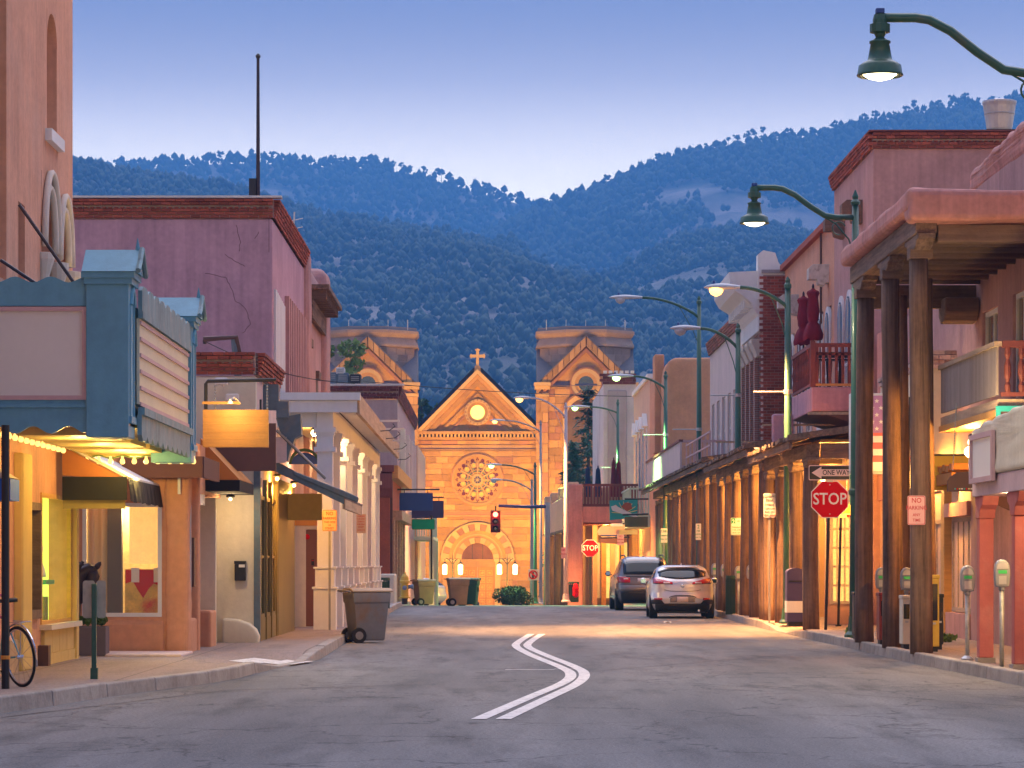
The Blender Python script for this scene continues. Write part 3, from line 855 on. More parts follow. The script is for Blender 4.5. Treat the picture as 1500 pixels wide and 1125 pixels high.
def brick_course_x(parent, X, d0, d1, z, mat, bl=0.2, bh=0.06, out=0.10, gap=0.012, facing=1, offset=0.0):
    d = d0 + offset
    while d < d1 - 0.03:
        e = min(d + bl, d1)
        piece('brick', mat, parent, X - facing * .05, X + facing * (out + rnd.uniform(-.006, .006)), d, e - gap, z, z + bh - gap)
        d = e
def cornice_y(parent, D, x0, x1, ztop, mat, rows=5, dentils=True, bh=0.065, bl=0.2):
    """corbelled brick cornice facing the camera, each brick its own piece, on a mortar bed"""
    bx('mortar_bed', m_mortar, parent, x0, x1, D - .03, D + .04, ztop - rows * bh, ztop - .02)
    for r in range(rows):
        z = ztop - (r + 1) * bh
        out = 0.16 - 0.022 * r
        if dentils and r == 2: brick_course_y(parent, D, x0, x1, z, mat, bl=bl * .62, bh=bh, out=out + .02, gap=bl * .25)
        else: brick_course_y(parent, D, x0, x1, z, mat, bl=bl, bh=bh, out=out, offset=-(bl / 2) * (r % 2) if r else 0)
def cornice_x(parent, X, d0, d1, ztop, mat, rows=5, bh=0.065, facing=1, bl=0.4):
    bx('mortar_bed', m_mortar, parent, X - facing * .04, X + facing * .03, d0, d1, ztop - rows * bh, ztop - .02)
    for r in range(rows):
        brick_course_x(parent, X, d0, d1, ztop - (r + 1) * bh, mat, bl=bl, bh=bh, out=0.16 - .022 * r, facing=facing)
def text(body, size, loc, mat, parent, name='lettering', sx=1.0, rz=0.0, align='CENTER', thick=0.002, space=1.0):
    c = bpy.data.curves.new('txt', 'FONT'); c.body = body; c.size = size; c.align_x = align; c.align_y = 'CENTER'; c.space_character = space
    c.extrude = thick; c.resolution_u = 3; c.offset = size * 0.012
    t = bpy.data.objects.new('txt', c)
    me = bpy.data.meshes.new_from_object(t)
    bpy.data.objects.remove(t); bpy.data.curves.remove(c)
    me.transform(Matrix.Rotation(rz, 4, 'Z') @ Matrix.Rotation(R(90), 4, 'X') @ Matrix.Diagonal((sx, 1, 1, 1)))
    off = W.get(parent.name, Vector((0, 0, 0))) if parent else Vector((0, 0, 0))
    me.transform(Matrix.Translation(Vector(loc) - off))
    me.materials.clear(); me.materials.append(mat)
    o = bpy.data.objects.new(name, me); linkobj(o)
    if parent: o.parent = parent; W[o.name] = off
    return o
def rrect(cx, cz, w, h, r=0.03, n=4):
    out = []
    for qx, qz, a in ((1, 1, 0), (-1, 1, 90), (-1, -1, 180), (1, -1, 270)):
        for k in range(n + 1):
            t = R(a + 90 * k / n)
            out.append((cx + qx * (w / 2 - r) + r * math.cos(t), cz + qz * (h / 2 - r) + r * math.sin(t)))
    return out
def plate(parent, name, pts, D, mat, t=0.004):
    return MB().xz(pts, D, D + t).build(name, mat, parent)
def point(name, parent, loc, col, energy, radius=0.08, kind='POINT', spot=120, blend=0.6, aim=None):
    l = bpy.data.lights.new(name, kind); l.energy = energy; l.color = col; l.shadow_soft_size = radius
    if kind == 'SPOT':
        l.spot_size = R(spot); l.spot_blend = blend
    o = bpy.data.objects.new(name, l); linkobj(o)
    off = W.get(parent.name, Vector((0, 0, 0))) if parent else Vector((0, 0, 0))
    o.parent = parent; o.location = Vector(loc) - off
    if aim is not None:
        o.rotation_euler = (Vector(aim) - Vector(loc)).to_track_quat('-Z', 'Y').to_euler()
    return o
WARM = (1.0, 0.46, 0.085)
WARM2 = (1.0, 0.68, 0.32)
m_bulb = emis('lit_bulb', (1.0, 0.66, 0.26), 5)
m_bulbdim = emis('marquee_bulb', (1.0, 0.62, 0.16), 0.9, base=(0.8, 0.65, 0.3))
def lamp_fix(label, x, d, z, energy, col=WARM, r=0.09, cat='ceiling lamp', g=1.0):
    """small bulkhead lamp under a ceiling: base plate, globe, and its light"""
    t = thing('ceiling_lamp', label, cat, (x, d, z), 'lamps under the porches')
    MB().lathe((x, d, z), [(.05, 0), (.075, -.02), (.075, -.05), (.05, -.06)], 10).build('base', m_iron, t)
    MB().lathe((x, d, z), [(.03 * g, -.06), (.07 * g, -.06 - .03 * g), (.085 * g, -.06 - .07 * g), (.06 * g, -.06 - .12 * g), (.02 * g, -.06 - .14 * g)], 10).build('globe', m_bulb, t, smooth=True)
    point('lamp_light', t, (x, d, z - .30), col, energy, r)
    return t
def wave(x0, x1, n, z0, amp, m=6):
    return [(x0 + (x1 - x0) * k / (n * m), z0 + amp * math.cos(2 * math.pi * k / m)) for k in range(n * m + 1)]
def capital(mb, x, d, z, s):
    mb.box(x - s * .47, x + s * .47, d - s * .47, d + s * .47, z - .41, z - .15)
    mb.box(x - s * .62, x + s * .62, d - s * .62, d + s * .62, z - .10, z)
    mb.box(x - s * .54, x + s * .54, d - s * .54, d + s * .54, z - .16, z - .10)
    mb.box(x - s * .62, x + s * .62, d - s * .62, d + s * .62, z - .50, z - .40)
def timber(parent, x, d, z0, z1, r, mat=None, seed=0, n=10):
    """rough round log: slightly bent and swelling"""
    q = random.Random(seed)
    ph = q.uniform(0, 6); pts = []; rs = []
    for i in range(9):
        t = i / 8
        pts.append((x + .022 * math.sin(ph + 3 * t), d + .02 * math.cos(ph + 2.3 * t), z0 + (z1 - z0) * t))
        rs.append(r * (1.08 - .16 * t + .03 * math.sin(5 * t + ph)))
    mb = MB(); mb.tube(pts, rs, n)
    mb.v = [(a + .012 * mnoise.noise(Vector((a * 9, b * 9, c * 1.2 + seed))), b + .012 * mnoise.noise(Vector((a * 9 + 5, b * 9, c * 1.2))), c) for a, b, c in mb.v]
    return mb.build('post', mat or m_wood, parent, smooth=True)
def corbel_y(parent, x, d, z, w=.16, L_=.55, h=.2, mat=None):
    """carved bracket on top of a post, running along the street"""
    pts = [(d - L_, z), (d + L_, z), (d + L_, z - h * .35), (d + L_ * .72, z - h * .42), (d + L_ * .62, z - h * .8), (d + L_ * .36, z - h), (d - L_ * .36, z - h), (d - L_ * .62, z - h * .8), (d - L_ * .72, z - h * .42), (d - L_, z - h * .35)]
    return MB().yz(pts, x - w, x + w).build('corbel', mat or m_woodrough, parent, bevel=.01)

# ================================================================== LEFT SIDE
# ---- theatre: tall salmon stucco building with the marquee
TX = -6.0
T = thing('theater_building', 'tall salmon stucco theatre with paired stone arches above the blue marquee', 'building', (TX, 36, 0))
holes = [(41.45, 42.4, 7.35, 9.0), (40.95, 42.25, 4.6, 6.75), (42.4, 43.55, 4.6, 6.6), (36.4, 38.0, 5.0, 9.6), (38.95, 39.5, 4.9, 6.1),
         (39.55, 40.6, 0.78, 2.3), (40.85, 43.75, 0.68, 2.45)]
wall_x(TX, 24, 44, 0.0, 11.6, holes, 0.45, m_salmon, 'wall', T)
bx('core', m_tanwall, T, TX - 6, TX - .45, 24, 44, 0, 11.55)
def spandrel(parent, X, d0, d1, zs, zt, mat, t=.45, n=10, pointed=0.0):
    """arched head: fills the corners of a rectangular opening between spring zs and top zt"""
    c = (d0 + d1) / 2; r = (d1 - d0) / 2; h = zt - zs
    for s in (-1, 1):
        pts = [(c + s * r, zt), (c + s * r, zs)]
        for k in range(n + 1):
            a = math.pi / 2 * k / n
            pts.append((c + s * r * math.cos(a), zs + h * math.sin(a)))
        MB().yz(pts, X - t, X + .004).build('arch_spandrel', mat, parent)
spandrel(T, TX, 41.45, 42.4, 8.6, 9.0, m_salmon)
spandrel(T, TX, 36.4, 38.0, 8.9, 9.6, m_salmon)
for d0, d1, zs, zt in ((40.95, 42.25, 5.75, 6.75), (42.4, 43.55, 5.7, 6.6)):
    spandrel(T, TX, d0, d1, zs, zt, m_salmon)
    c, r = (d0 + d1) / 2, (d1 - d0) / 2
    a = MB()
    for rr, ox in ((1.04, .05), (.84, .02)):
        pts = [(TX + ox, c + r * rr * math.cos(math.pi * k / 14), zs + (zt - zs) * rr * math.sin(math.pi * k / 14)) for k in range(15)]
        a.tube(pts, .05, 6)
    a.build('arch_moulding', m_stonepale, T, smooth=True)
    MB().box(TX - .40, TX - .36, d0, d1, 4.6, zt).build('arch_backing', m_tanwall, T)
for d in (40.95, 42.32, 43.6):
    sh = MB(); n = 22
    pts = [(TX + .03 + .03 * math.cos(k * 1.1), d + .03 * math.sin(k * 1.1), 4.3 + .9 * k / n) for k in range(n + 1)]
    sh.tube(pts, .055, 8); cpart = sh.build('column', m_stonepale, T, smooth=True)
    MB().lathe((TX + .03, d, 5.2), [(.06, 0), (.09, .03), (.07, .06), (.08, .15), (.13, .3), (.15, .36), (.15, .44), (.1, .45)], 12).build('capital', m_stonepale, cpart, smooth=False)
bx('sill', m_white, T, TX - .3, TX + .09, 41.3, 42.55, 7.2, 7.36)
for d, z, dz in ((38.9, 6.05, -1.1), (37.4, 5.2, -.5)):     # marquee tie chains on wall eyes
    t = thing('tie_chain', 'rusty chain tying marquee to the theatre wall, ' + ('the longer of the two' if d > 38 else 'the one at the very left edge'), 'chain', (TX, d, z), 'marquee tie chains')
    n_ = 11
    for k in range(n_):
        q = k / n_; a = Vector((TX + .02 + .75 * q, d + .25 * q, z + dz * q))
        MB().tube([a, a + Vector((.07, .02, dz / n_))], .022, 6).build('link', m_bronze, t)
# display case and lit jewellery window at street level
case = bx('poster_case', m_woodx, T, TX - .1, TX + .06, 39.6, 39.68, .78, 2.3)
for a, b, c, e in ((40.5, 40.58, .78, 2.3), (39.68, 40.5, .78, .9), (39.68, 40.5, 2.2, 2.3)):
    bx('case_rail', m_woodx, case, TX - .1, TX + .06, a, b, c, e)
bx('case_back', m_glasswarm, case, TX - .2, TX - .16, 39.68, 40.5, .9, 2.2)
m_interior = emis('lit_interior_yellow', (1.0, 0.72, 0.16), 1.0, base=(.7, .6, .3))
m_interiorg = emis('lit_interior_green', (0.55, 0.80, 0.08), 0.8, base=(.5, .6, .2))
window_x(T, TX + .14, 40.86, 43.74, .68, 2.45, m_orangewood, m_pane, bars=(1, 1), fw=.06)
bx('display_back', m_interior, T, TX - .42, TX - .38, 40.9, 42.7, .7, 2.45)
bx('display_panel', m_interiorg, T, TX - .40, TX - .30, 42.7, 43.7, .7, 2.45)
bx('display_curtain', m_interior, T, TX - .34, TX - .28, 41.2, 41.5, .75, 2.4)
nb_ = MB(); nb_.lathe((TX - .22, 42.2, 1.32), [(.10, 0), (.09, .1), (.05, .2), (.045, .3), (.07, .4), (.05, .45)], 10); nb_.build('necklace_bust', m_signwhite, T, smooth=True)
bx('display_shelf', m_signgreen, T, TX - .36, TX - .06, 41.8, 42.6, 1.22, 1.28)
bx('display_box', m_leafpale, T, TX - .3, TX - .12, 42.0, 42.4, .7, 1.05)
for k in range(4):                       # yellow panels under the window
    d = 40.9 + .72 * k
    piece('stall_panel', m_yellowwall, T, TX - .02, TX + .05, d, d + .70, .30, .64)
    piece('base_tile', m_yellowwall, T, TX - .02, TX + .07, d, d + .71, .14, .295)
bx('window_ledge', m_stonepale, T, TX - .05, TX + .16, 40.8, 43.85, .62, .69)
bx('corner_pilaster', m_yellowwall, T, TX - .1, TX + .09, 43.76, 44.02, .14, 2.6)
bx('base_block', m_darkbrown, T, TX - .02, TX + .14, 40.62, 40.84, .14, .42)
bx('pilaster', m_yellowwall, T, TX - .02, TX + .12, 38.6, 39.35, .14, 2.9, bevel=.03)
bx('base_course', m_tanwall, T, TX - .02, TX + .06, 24, 38.6, .14, .55)
# ---- marquee
MQ = thing('theater_marquee', 'blue-green theatre marquee with blank letter boards and spired corner posts', 'marquee', (-4.8, 39.5, 2.9))
mx0, mx1, md0, md1, mz0, mz1 = TX, -4.20, 36.0, 43.0, 2.98, 4.62
bx('body', m_teal, MQ, mx0, mx1 - .05, md0 + .05, md1, 3.16, mz1 - .05)
zt, zb = 4.86, 2.98
MB().xz(wave(mx0, -4.74, 3, zt - .03, .035, 8) + [(-4.74, 4.52), (mx0, 4.52)], md0 - .04, md0 + .04).build('crest', m_teal, MQ)
MB().xz([(mx0, 3.42), (-4.74, 3.42), (-4.74, zb + .06)] + wave(-4.74, mx0, 3, zb + .09, -.045, 8)[1:], md0 - .04, md0 + .04).build('valance', m_teal, MQ)
bx('sign_face', m_letterbeige, MQ, mx0, -4.78, md0 - .02, md0 + .045, 3.47, 4.46)
fr = MB(); fr.box(mx0, -4.74, md0 - .06, md0 - .01, 4.46, 4.51); fr.box(mx0, -4.74, md0 - .06, md0 - .01, 3.42, 3.47); fr.box(-4.79, -4.74, md0 - .06, md0 - .01, 3.47, 4.46)
fr.build('sign_frame', m_pinktrim, MQ)
bx('ledge', m_teal, MQ, mx0, -4.74, md0 - .07, md0 - .0, 3.33, 3.37)
def mq_post(d, x0, x1, z0, z1):
    p = bx('corner_post', m_teal, MQ, x0, x1, d, d + .62, z0, z1, bevel=.01)
    xm = (x0 + x1) / 2
    c = MB(); c.box(x0 - .05, x1 + .07, d - .07, d + .69, z1, z1 + .07); c.box(x0 - .02, x1 + .04, d - .04, d + .66, z1 - .07, z1 + .005); c.build('cap', m_teal, p)
    MB().yz([(d - .10, z1 + .072), (d + .72, z1 + .072), (d + .60, z1 + .16), (d + .33, z1 + .36), (d + .29, z1 + .36), (d + .02, z1 + .16)], x0 - .04, x1 + .10).build('gable_roof', m_teal, p)
    MB().tube([(x1 + .07, d + .31, z1 + .34), (x1 + .07, d + .31, z1 + .50)], [.035, .004], 8).build('spire', m_teal, p)
    f = MB()
    for s in (-1, 1): f.tube([(x1 + .12, d + .31 + s * .40, z1 + .08), (x1 + .12, d + .31 + s * .2, z1 + .2), (x1 + .12, d + .31, z1 + .37)], .035, 6)
    f.build('gable_moulding', m_tealworn, p)
    q = MB(); q.box(x1 - .002, x1 + .015, d + .1, d + .16, z0 + .25, z1 - .3); q.box(x1 - .002, x1 + .015, d + .46, d + .52, z0 + .25, z1 - .3); q.box(x1 - .002, x1 + .03, d + .05, d + .57, z0 + .17, z0 + .25)
    q.tube([(x1 + .01, d + .13, z1 - .3), (x1 + .01, d + .2, z1 - .17), (x1 + .01, d + .31, z1 - .1), (x1 + .01, d + .42, z1 - .17), (x1 + .01, d + .49, z1 - .3)], .03, 6)
    q.build('tracery', m_teal, p)
mq_post(md0 - .1, -4.74, -4.24, 2.98, 4.84)
mq_post(md1 - .62, -4.70, -4.14, 2.90, 4.84)
bx('letter_board', m_lettercream, MQ, -4.22, -4.185, md0 + .52, md1 - .62, 3.40, 4.42)
for k in range(6):
    z = 3.40 + .194 * k
    piece('letter_rail', m_pinktrim, MQ, -4.186, -4.165, md0 + .54, md1 - .64, z - .02, z + .025)
fr = MB(); fr.box(-4.2, -4.14, md0 + .5, md1 - .6, 4.42, 4.5); fr.box(-4.2, -4.12, md0 + .5, md1 - .6, 3.27, 3.36); fr.build('board_frame', m_tealworn, MQ)
def wav_y(d0, d1, n, z, amp): return [(d0 + (d1 - d0) * k / (n * 4), z + (amp if k % 4 in (1, 2, 3) else -amp)) for k in range(n * 4 + 1)]
MB().yz([(md0 + .5, 4.5)] + [(d, z) for d, z in wav_y(md0 + .5, md1 - .6, 9, 4.78, .03)] + [(md1 - .6, 4.5)], -4.20, -4.15).build('side_crest', m_tealworn, MQ)
MB().yz([(md0 + .5, 3.27)] + [(d, z) for d, z in wav_y(md0 + .5, md1 - .6, 10, 3.0, -.035)] + [(md1 - .6, 3.27)], -4.21, -4.155).build('side_valance', m_tealworn, MQ)
bx('soffit', m_soffit, MQ, TX + .02, -4.24, md0 + .06, md1 - .02, 3.12, 3.155)
for k in range(3):
    d = md0 + .5 + 2.2 * k
    piece('coffer', m_soffit, MQ, TX + .35, -4.55, d, d + 1.75, 3.03, 3.118)
bx('soffit_rim', m_soffit, MQ, TX + .02, -4.3, md1 - .16, md1 - .04, 3.0, 3.118)
garl = MB(); garl.tube([(TX + .1 + 1.7 * k / 30, md1 - .21, 2.99 + .02 * math.sin(k * 1.05)) for k in range(31)], .012, 5); garl.build('bulb_cable', m_leafpale, MQ)
def bulb(x, d, z):
    b = MB(); b.lathe((x, d, z), [(.016, 0), (.018, -.03), (.034, -.06), (.036, -.085), (.02, -.11)], 8); b.build('bulb', m_bulbdim, MQ, smooth=True)
for k in range(11): bulb(TX + .2 + .165 * k, md1 - .22, 3.0)
for k in range(14): bulb(TX + .16, md0 + .25 + .47 * k, 3.12)
for d, e in ((37.4, 22), (39.6, 22), (41.7, 22), (43.3, 70)): point('marquee_light', MQ, (-5.0, d, 2.85), (1.0, 0.66, 0.16), e, .12)
# blue folded awning at the far left edge
t = thing('blue_awning', 'small blue box awning at the left edge, under the marquee', 'awning', (-5.9, 38, 2.4))
bx('valance', m_bluecanvas, t, TX + .0, -5.83 + .08, 36.7, 37.4, 2.26, 2.52)
MB().prism([(TX, 36.7, 2.53), (-5.75, 36.7, 2.53), (TX, 36.7, 2.68)], (0, .7, 0)).build('top', m_palecanvas, t)
# ---- awning over the alcove beyond the theatre
t = thing('black_awning', 'black awning with pale sloping top beside the display window', 'awning', (-5.6, 44.2, 2.4))
ax0, ax1, ad0, ad1 = TX + .09, -5.02, 42.3, 46.3
MB().prism([(ax0, ad0, 2.72), (ax1, ad0, 2.66), (ax0, ad0, 3.12)], (0, .03, 0)).build('end_panel', m_rustcanvas, t)
MB().prism([(ax0, ad0, 3.14), (ax1 + .01, ad0, 2.67), (ax1 + .01, ad0, 2.70), (ax0, ad0, 3.17)], (0, ad1 - ad0, 0)).build('sloping_top', m_palecanvas, t)
MB().box(ax0, ax1, ad0 - .01, ad0 + .02, 2.38, 2.70).build('front_valance', m_blackcanvas, t)
va = MB(); rows = []
for k in range(25):
    d = ad0 + (ad1 - ad0) * k / 24
    rows.append([(ax1 + .02, d, 2.67), (ax1 + .05 + .02 * math.sin(k * 1.9), d, 2.36 + .012 * math.sin(k * 1.3))])
va.grid(rows); va.build('street_valance', m_blackcanvas, t, recalc=False)
MB().box(ax0, ax1 - .03, ad0 + .05, ad0 + .09, 2.26, 2.4).build('inner_flap', m_olive, t)
# ---- adobe shop with the big window facing us
S = thing('adobe_shop', 'terracotta adobe corner shop with a big white-framed lit window', 'building', (-5.4, 48, 0))
sD, sx0, sx1 = 46.4, -6.6, -4.62
wx0, wx1, wz0, wz1 = -6.18, -4.98, .70, 2.42
wall_y(sD, sx0, sx1 - .0, 0.0, 3.5, [(wx0, wx1, wz0, wz1)], .3, m_terra, 'front_wall', S)
bx('pier', m_terra, S, -4.93, -4.57, sD - .05, sD + .36, .1, 3.2, bevel=.07, seg=3, wob=.06)
MB().yz([(sD - .06, .1), (sD - .06, .58), (sD - .0, .66), (sD + .2, .66), (sD + .2, .1)], sx0, -4.95).build('plinth', m_terra, S, bevel=.03)
window_y(S, sD - .13, wx0, wx1, wz0, wz1, m_white, m_pane, fw=.06)
bx('side_wall', m_terra, S, sx0, sx1 - .35, sD + .9, 52.6, 0, 3.5)
# shop interior seen through the glass
bx('interior_floor', m_woodx, S, sx0 + .1, sx1 - .4, sD + .3, sD + .9, .55, .62)
bx('interior_back', M('lit_interior_gold', (.5, .36, .18), rough=.8, var=.5, scale=3, bump=.1, emit=(1, .52, .12), estr=.3), S, -6.3, -4.97, sD + .84, sD + .88, .62, 2.6)
rows = []
for k in range(16):
    x = -6.16 + .5 * k / 15
    rows.append([(x, sD + .5 + .05 * math.sin(k * 1.7), z) for z in (.7, 1.2, 1.7, 2.4)])
mb = MB(); mb.grid(rows); mb.build('drape', m_plaster_in, S, recalc=False, smooth=True)
bx('interior_column', M('interior_grey', (.10, .10, .10), var=.1), S, -5.86, -5.64, sD + .45, sD + .62, .7, 2.4)
bx('blind', M('lit_blind', (.7, .52, .26), rough=.8, var=.25, scale=4, streak=.3, bump=.1, emit=(1, .55, .14), estr=.42), S, -5.52, -5.0, sD + .42, sD + .44, 1.5, 2.38)
pic = bx('picture', M('landscape_picture', (.85, .58, .10), rough=.5, var=.35, scale=5, bump=0, stain=(.8, .03, .012), stain_amt=1.0, stain_scale=3.5), S, -5.58, -5.0, sD + .36, sD + .40, .72, 1.42)
MB().xz([(-5.57, 1.41), (-5.57, 1.2), (-5.46, 1.24), (-5.38, 1.1), (-5.3, .98), (-5.22, 1.12), (-5.14, 1.2), (-5.02, 1.16), (-5.02, 1.41)], sD + .345, sD + .358).build('red_sky', m_red, pic)
point('shop_light', S, (-5.5, sD + .55, 2.3), (1, .7, .3), 40, .1)
for px_ in (-5.42, -5.08): bx('price_card', m_signwhite, pic, px_ - .06, px_ + .06, sD + .33, sD + .35, 1.22, 1.44)
# street side of the shop: slim white window, low walls, red door
window_x(S, -4.60, 47.0, 47.9, .72, 2.5, m_white, m_glasswarm, bars=(1, 2), rec=.08)
bx('low_wall', m_terra, S, -5.0, -4.60, 46.8, 48.2, .1, .66, bevel=.04)
bx('jamb', m_terra, S, -5.0, -4.58, 47.95, 48.35, .1, 3.3, bevel=.05, seg=3)
bx('plaque', m_darkbrown, S, -4.57, -4.53, 46.80, 47.0, 1.15, 1.9)
d_ = bx('door', m_reddoor, S, -4.86, -4.80, 48.4, 49.9, .16, 2.45)
bx('door_panel', m_reddoor, d_, -4.79, -4.765, 48.55, 49.75, 1.2, 2.3)
bx('door_glass', m_glass, d_, -4.798, -4.77, 48.6, 49.1, .5, 1.1)
bx('door_frame', m_white, S, -4.84, -4.66, 48.36, 49.98, 2.45, 2.62)
bx('low_wall', m_terra, S, -5.0, -4.56, 49.95, 50.9, .1, .74, bevel=.04)
bx('post', m_cream, S, -4.9, -4.58, 50.95, 51.15, .1, 2.6)
window_x(S, -4.66, 51.2, 52.4, .8, 2.4, m_cream, m_glass, rec=.08)
bx('lintel', m_terra, S, -5.0, -4.64, 48.36, 52.6, 2.62, 3.4)
bx('pavement_step', m_palepink, S, -6.2, -4.5, 44.6, 46.3, .1, .19, bevel=.02)
# brown flat awning and orange awning of the shop
t = thing('brown_awning', 'dark brown flat-fronted awning above the adobe shop window', 'awning', (-4.9, 47, 2.8))
bx('fascia', m_browncanvas, t, -5.5, -4.30, 45.7, 45.75, 2.78, 3.10)
bx('top', m_browncanvas, t, -5.5, -4.30, 45.75, 48.4, 3.02, 3.09)
bx('side_fascia', m_browncanvas, t, -4.34, -4.285, 45.76, 48.4, 2.79, 3.10)
bx('bracket_arm', m_white, t, -4.72, -4.68, 46.2, 46.3, 2.55, 3.02)
t = thing('orange_awning', 'orange sloping awning with black underside past the adobe shop', 'awning', (-4.4, 51, 2.7))
MB().prism([(-4.72, 49.8, 3.5), (-4.12, 49.8, 2.86), (-4.72, 49.8, 2.86)], (0, .03, 0)).build('end_panel', m_orangecanvas, t)
MB().prism([(-4.72, 49.8, 3.5), (-4.10, 49.8, 2.84), (-4.10, 49.8, 2.88), (-4.72, 49.8, 3.54)], (0, 2.9, 0)).build('sloping_top', m_orangecanvas, t)
bx('valance', m_blackcanvas, t, -4.72, -4.08, 49.78, 52.7, 2.68, 2.86)
# ---- cream shop with brick parapet
C = thing('cream_shop', 'cream stucco shop front with brick-edged parapet and black mailbox', 'building', (-4.6, 55, 0))
cD, cX = 53.0, -4.07
wall_y(cD, -5.6, cX, 0, 4.72, [], .3, m_cream, 'front_wall', C)
bx('upper_wall', m_palepink, C, -6.4, cX - .02, cD + .1, 58.5, 2.9, 4.75)
bx('body', m_cream, C, -6.4, cX - .02, cD + .3, 58.5, 0, 2.9)
cornice_y(C, cD + .06, -5.6, cX, 5.16, m_brick, rows=6)
cornice_x(C, cX - .0, cD + .1, 58.4, 5.16, m_brick, rows=6)
MB().xz([(-4.62, .1), (-4.0, .1), (-3.99, .26), (-4.04, .38), (-4.16, .48), (-4.36, .55), (-4.62, .57)], cD - .32, cD + .05).build('buttress', m_cream, C, bevel=.05, seg=3)
for (a, b, c) in ((-4.62, 4.62, 52.7), (-4.44, 4.35, 52.8)):
    q = thing('security_camera', 'white bullet security camera on the cream shop parapet, ' + ('upper' if b > 4.5 else 'lower') + ' of two', 'camera', (a, c, b), 'security cameras')
    MB().tube([(a, c + .2, b - .06), (a, c, b - .02)], .02, 6).build('bracket', m_white, q)
    MB().box(a - .12, a + .1, c - .1, c + .04, b - .05, b + .07).build('housing', m_white, q, bevel=.02)
q = thing('wall_mailbox', 'black wall mailbox with white sticker on the cream shop', 'mailbox', (PX(352, 52.98), 52.95, 1.3))
x = PX(352, 52.95); bx('box', m_iron, q, x - .095, x + .095, 52.88, 52.99, 1.21, 1.50, bevel=.012)
bx('lid', m_iron, q, x - .10, x + .10, 52.86, 52.99, 1.50, 1.55); bx('sticker', m_signwhite, q, x - .02, x + .085, 52.872, 52.879, 1.44, 1.49)
# olive shop front
for k in range(4):
    d = 53.6 + 1.35 * k
    bx('mullion', m_olive, C, cX - .05, cX + .05, d, d + .13, .12, 3.0)
    if k < 3:
        w = window_x(C, cX + .04, d + .16, d + 1.32, .55, 2.7, m_olive, m_glasswarm, bars=(1, 2), rec=.02)
bx('corner_post', m_steelblue, C, cX - .03, cX + .08, cD - .02, cD + .12, .12, 3.1)
bx('stall_riser', m_olive, C, cX - .02, cX + .03, 53.7, 57.6, .12, .55)
# ---- sloping metal porch roof over the pavement
PO = thing('metal_porch', 'sloping metal porch roof with plank underside in front of the olive shop', 'porch roof', (-3.4, 58, 0))
pd0, pd1 = 55.2, 62.4
xa, za, xb, zb_ = -4.3, 3.38, -2.66, 2.62
MB().prism([(xa, pd0, za), (xb, pd0, zb_), (xb, pd0, zb_ + .05), (xa, pd0, za + .05)], (0, pd1 - pd0, 0)).build('roof_sheet', m_steelblue, PO)
for k in range(15):
    t_ = k / 15; x0 = xa + (xb - xa) * t_; z0 = za + (zb_ - za) * t_ - .035; x1 = xa + (xb - xa) * (t_ + .06); z1 = za + (zb_ - za) * (t_ + .06) - .035
    MB().prism([(x0, pd0 + .03, z0), (x1, pd0 + .03, z1), (x1, pd0 + .03, z1 + .03), (x0, pd0 + .03, z0 + .03)], (0, pd1 - pd0 - .06, 0)).build('plank', m_soffit, PO)
MB().prism([(xa, pd0 - .02, za - .02), (xb + .01, pd0 - .02, zb_ - .05), (xb + .01, pd0 - .02, zb_ + .07), (xa, pd0 - .02, za + .20)], (0, .04, 0)).build('end_fascia', m_steelblue, PO)
bx('street_fascia', m_woodpale, PO, xb - .02, xb + .03, pd0 + .03, pd1, zb_ - .13, zb_ + .05)
rb = MB()
for k in range(24): rb.tube([(xb - .3, pd0 + .15 + .3 * k, zb_ + .21), (xb + .04, pd0 + .15 + .3 * k, zb_ + .055)], .03, 6)
stuff(rb.build('roof_corrugation', m_corr, PO))
MB().prism([(xb - .9, pd0 - .05, zb_ + .47), (xb - .05, pd0 - .05, zb_ + .10), (xb + .25, pd0 - .05, zb_ - .02), (xb + .28, pd0 - .05, zb_ + .07), (xb - .0, pd0 - .05, zb_ + .2), (xb - .9, pd0 - .05, zb_ + .55)], (0, .12, 0)).build('gutter', m_steelblue, PO, bevel=.02)
bx('inner_beam', m_olive, PO, cX + .02, -3.34, 60.4, 60.6, 2.36, 2.88)
for d in (56.6, 61.4): lamp_fix('lit lamp under the metal porch roof, ' + ('nearer' if d < 60 else 'farther') + ' of two', -3.95, d, 3.16, 75, g=.45)
bx('ledger', m_olive, PO, cX - .02, cX + .06, 57.8, 62.6, .12, 3.1)
# vestibule with the brown door facing us, deeper in the arcade
V = thing('door_vestibule', 'cream vestibule with a plain brown door deep in the left arcade', 'building', (-4.0, 66, 0))
vD = 65.8
wall_y(vD, -4.5, -3.56, 0, 2.95, [(PX(448, vD), PX(471, vD) + .03, .16, 2.24)], .12, m_cream, 'wall', V)
bx('body', m_cream, V, -4.5, -3.57, vD + .12, 70, 0, 2.93)
dr = bx('door', m_browndoor, V, PX(448, vD), PX(471, vD) + .02, vD + .05, vD + .10, .16, 2.23)
q = bx('keypad', m_iron, dr, -3.86, -3.80, vD + .02, vD + .05, 1.47, 1.60); bx('indicator', M('red_indicator', (.5, .02, .02), var=0, bump=0), dr, -3.85, -3.81, vD + .015, vD + .02, 1.56, 1.585)
MB().lathe((-3.95, vD + .05, 2.08), [(.06, 0), (.055, .03), (.02, .04)], 12, axis='y').build('fire_bell', m_red, dr)
bx('lintel', m_signorange, V, -4.42, -3.6, vD - .04, vD + .02, 2.32, 2.46)
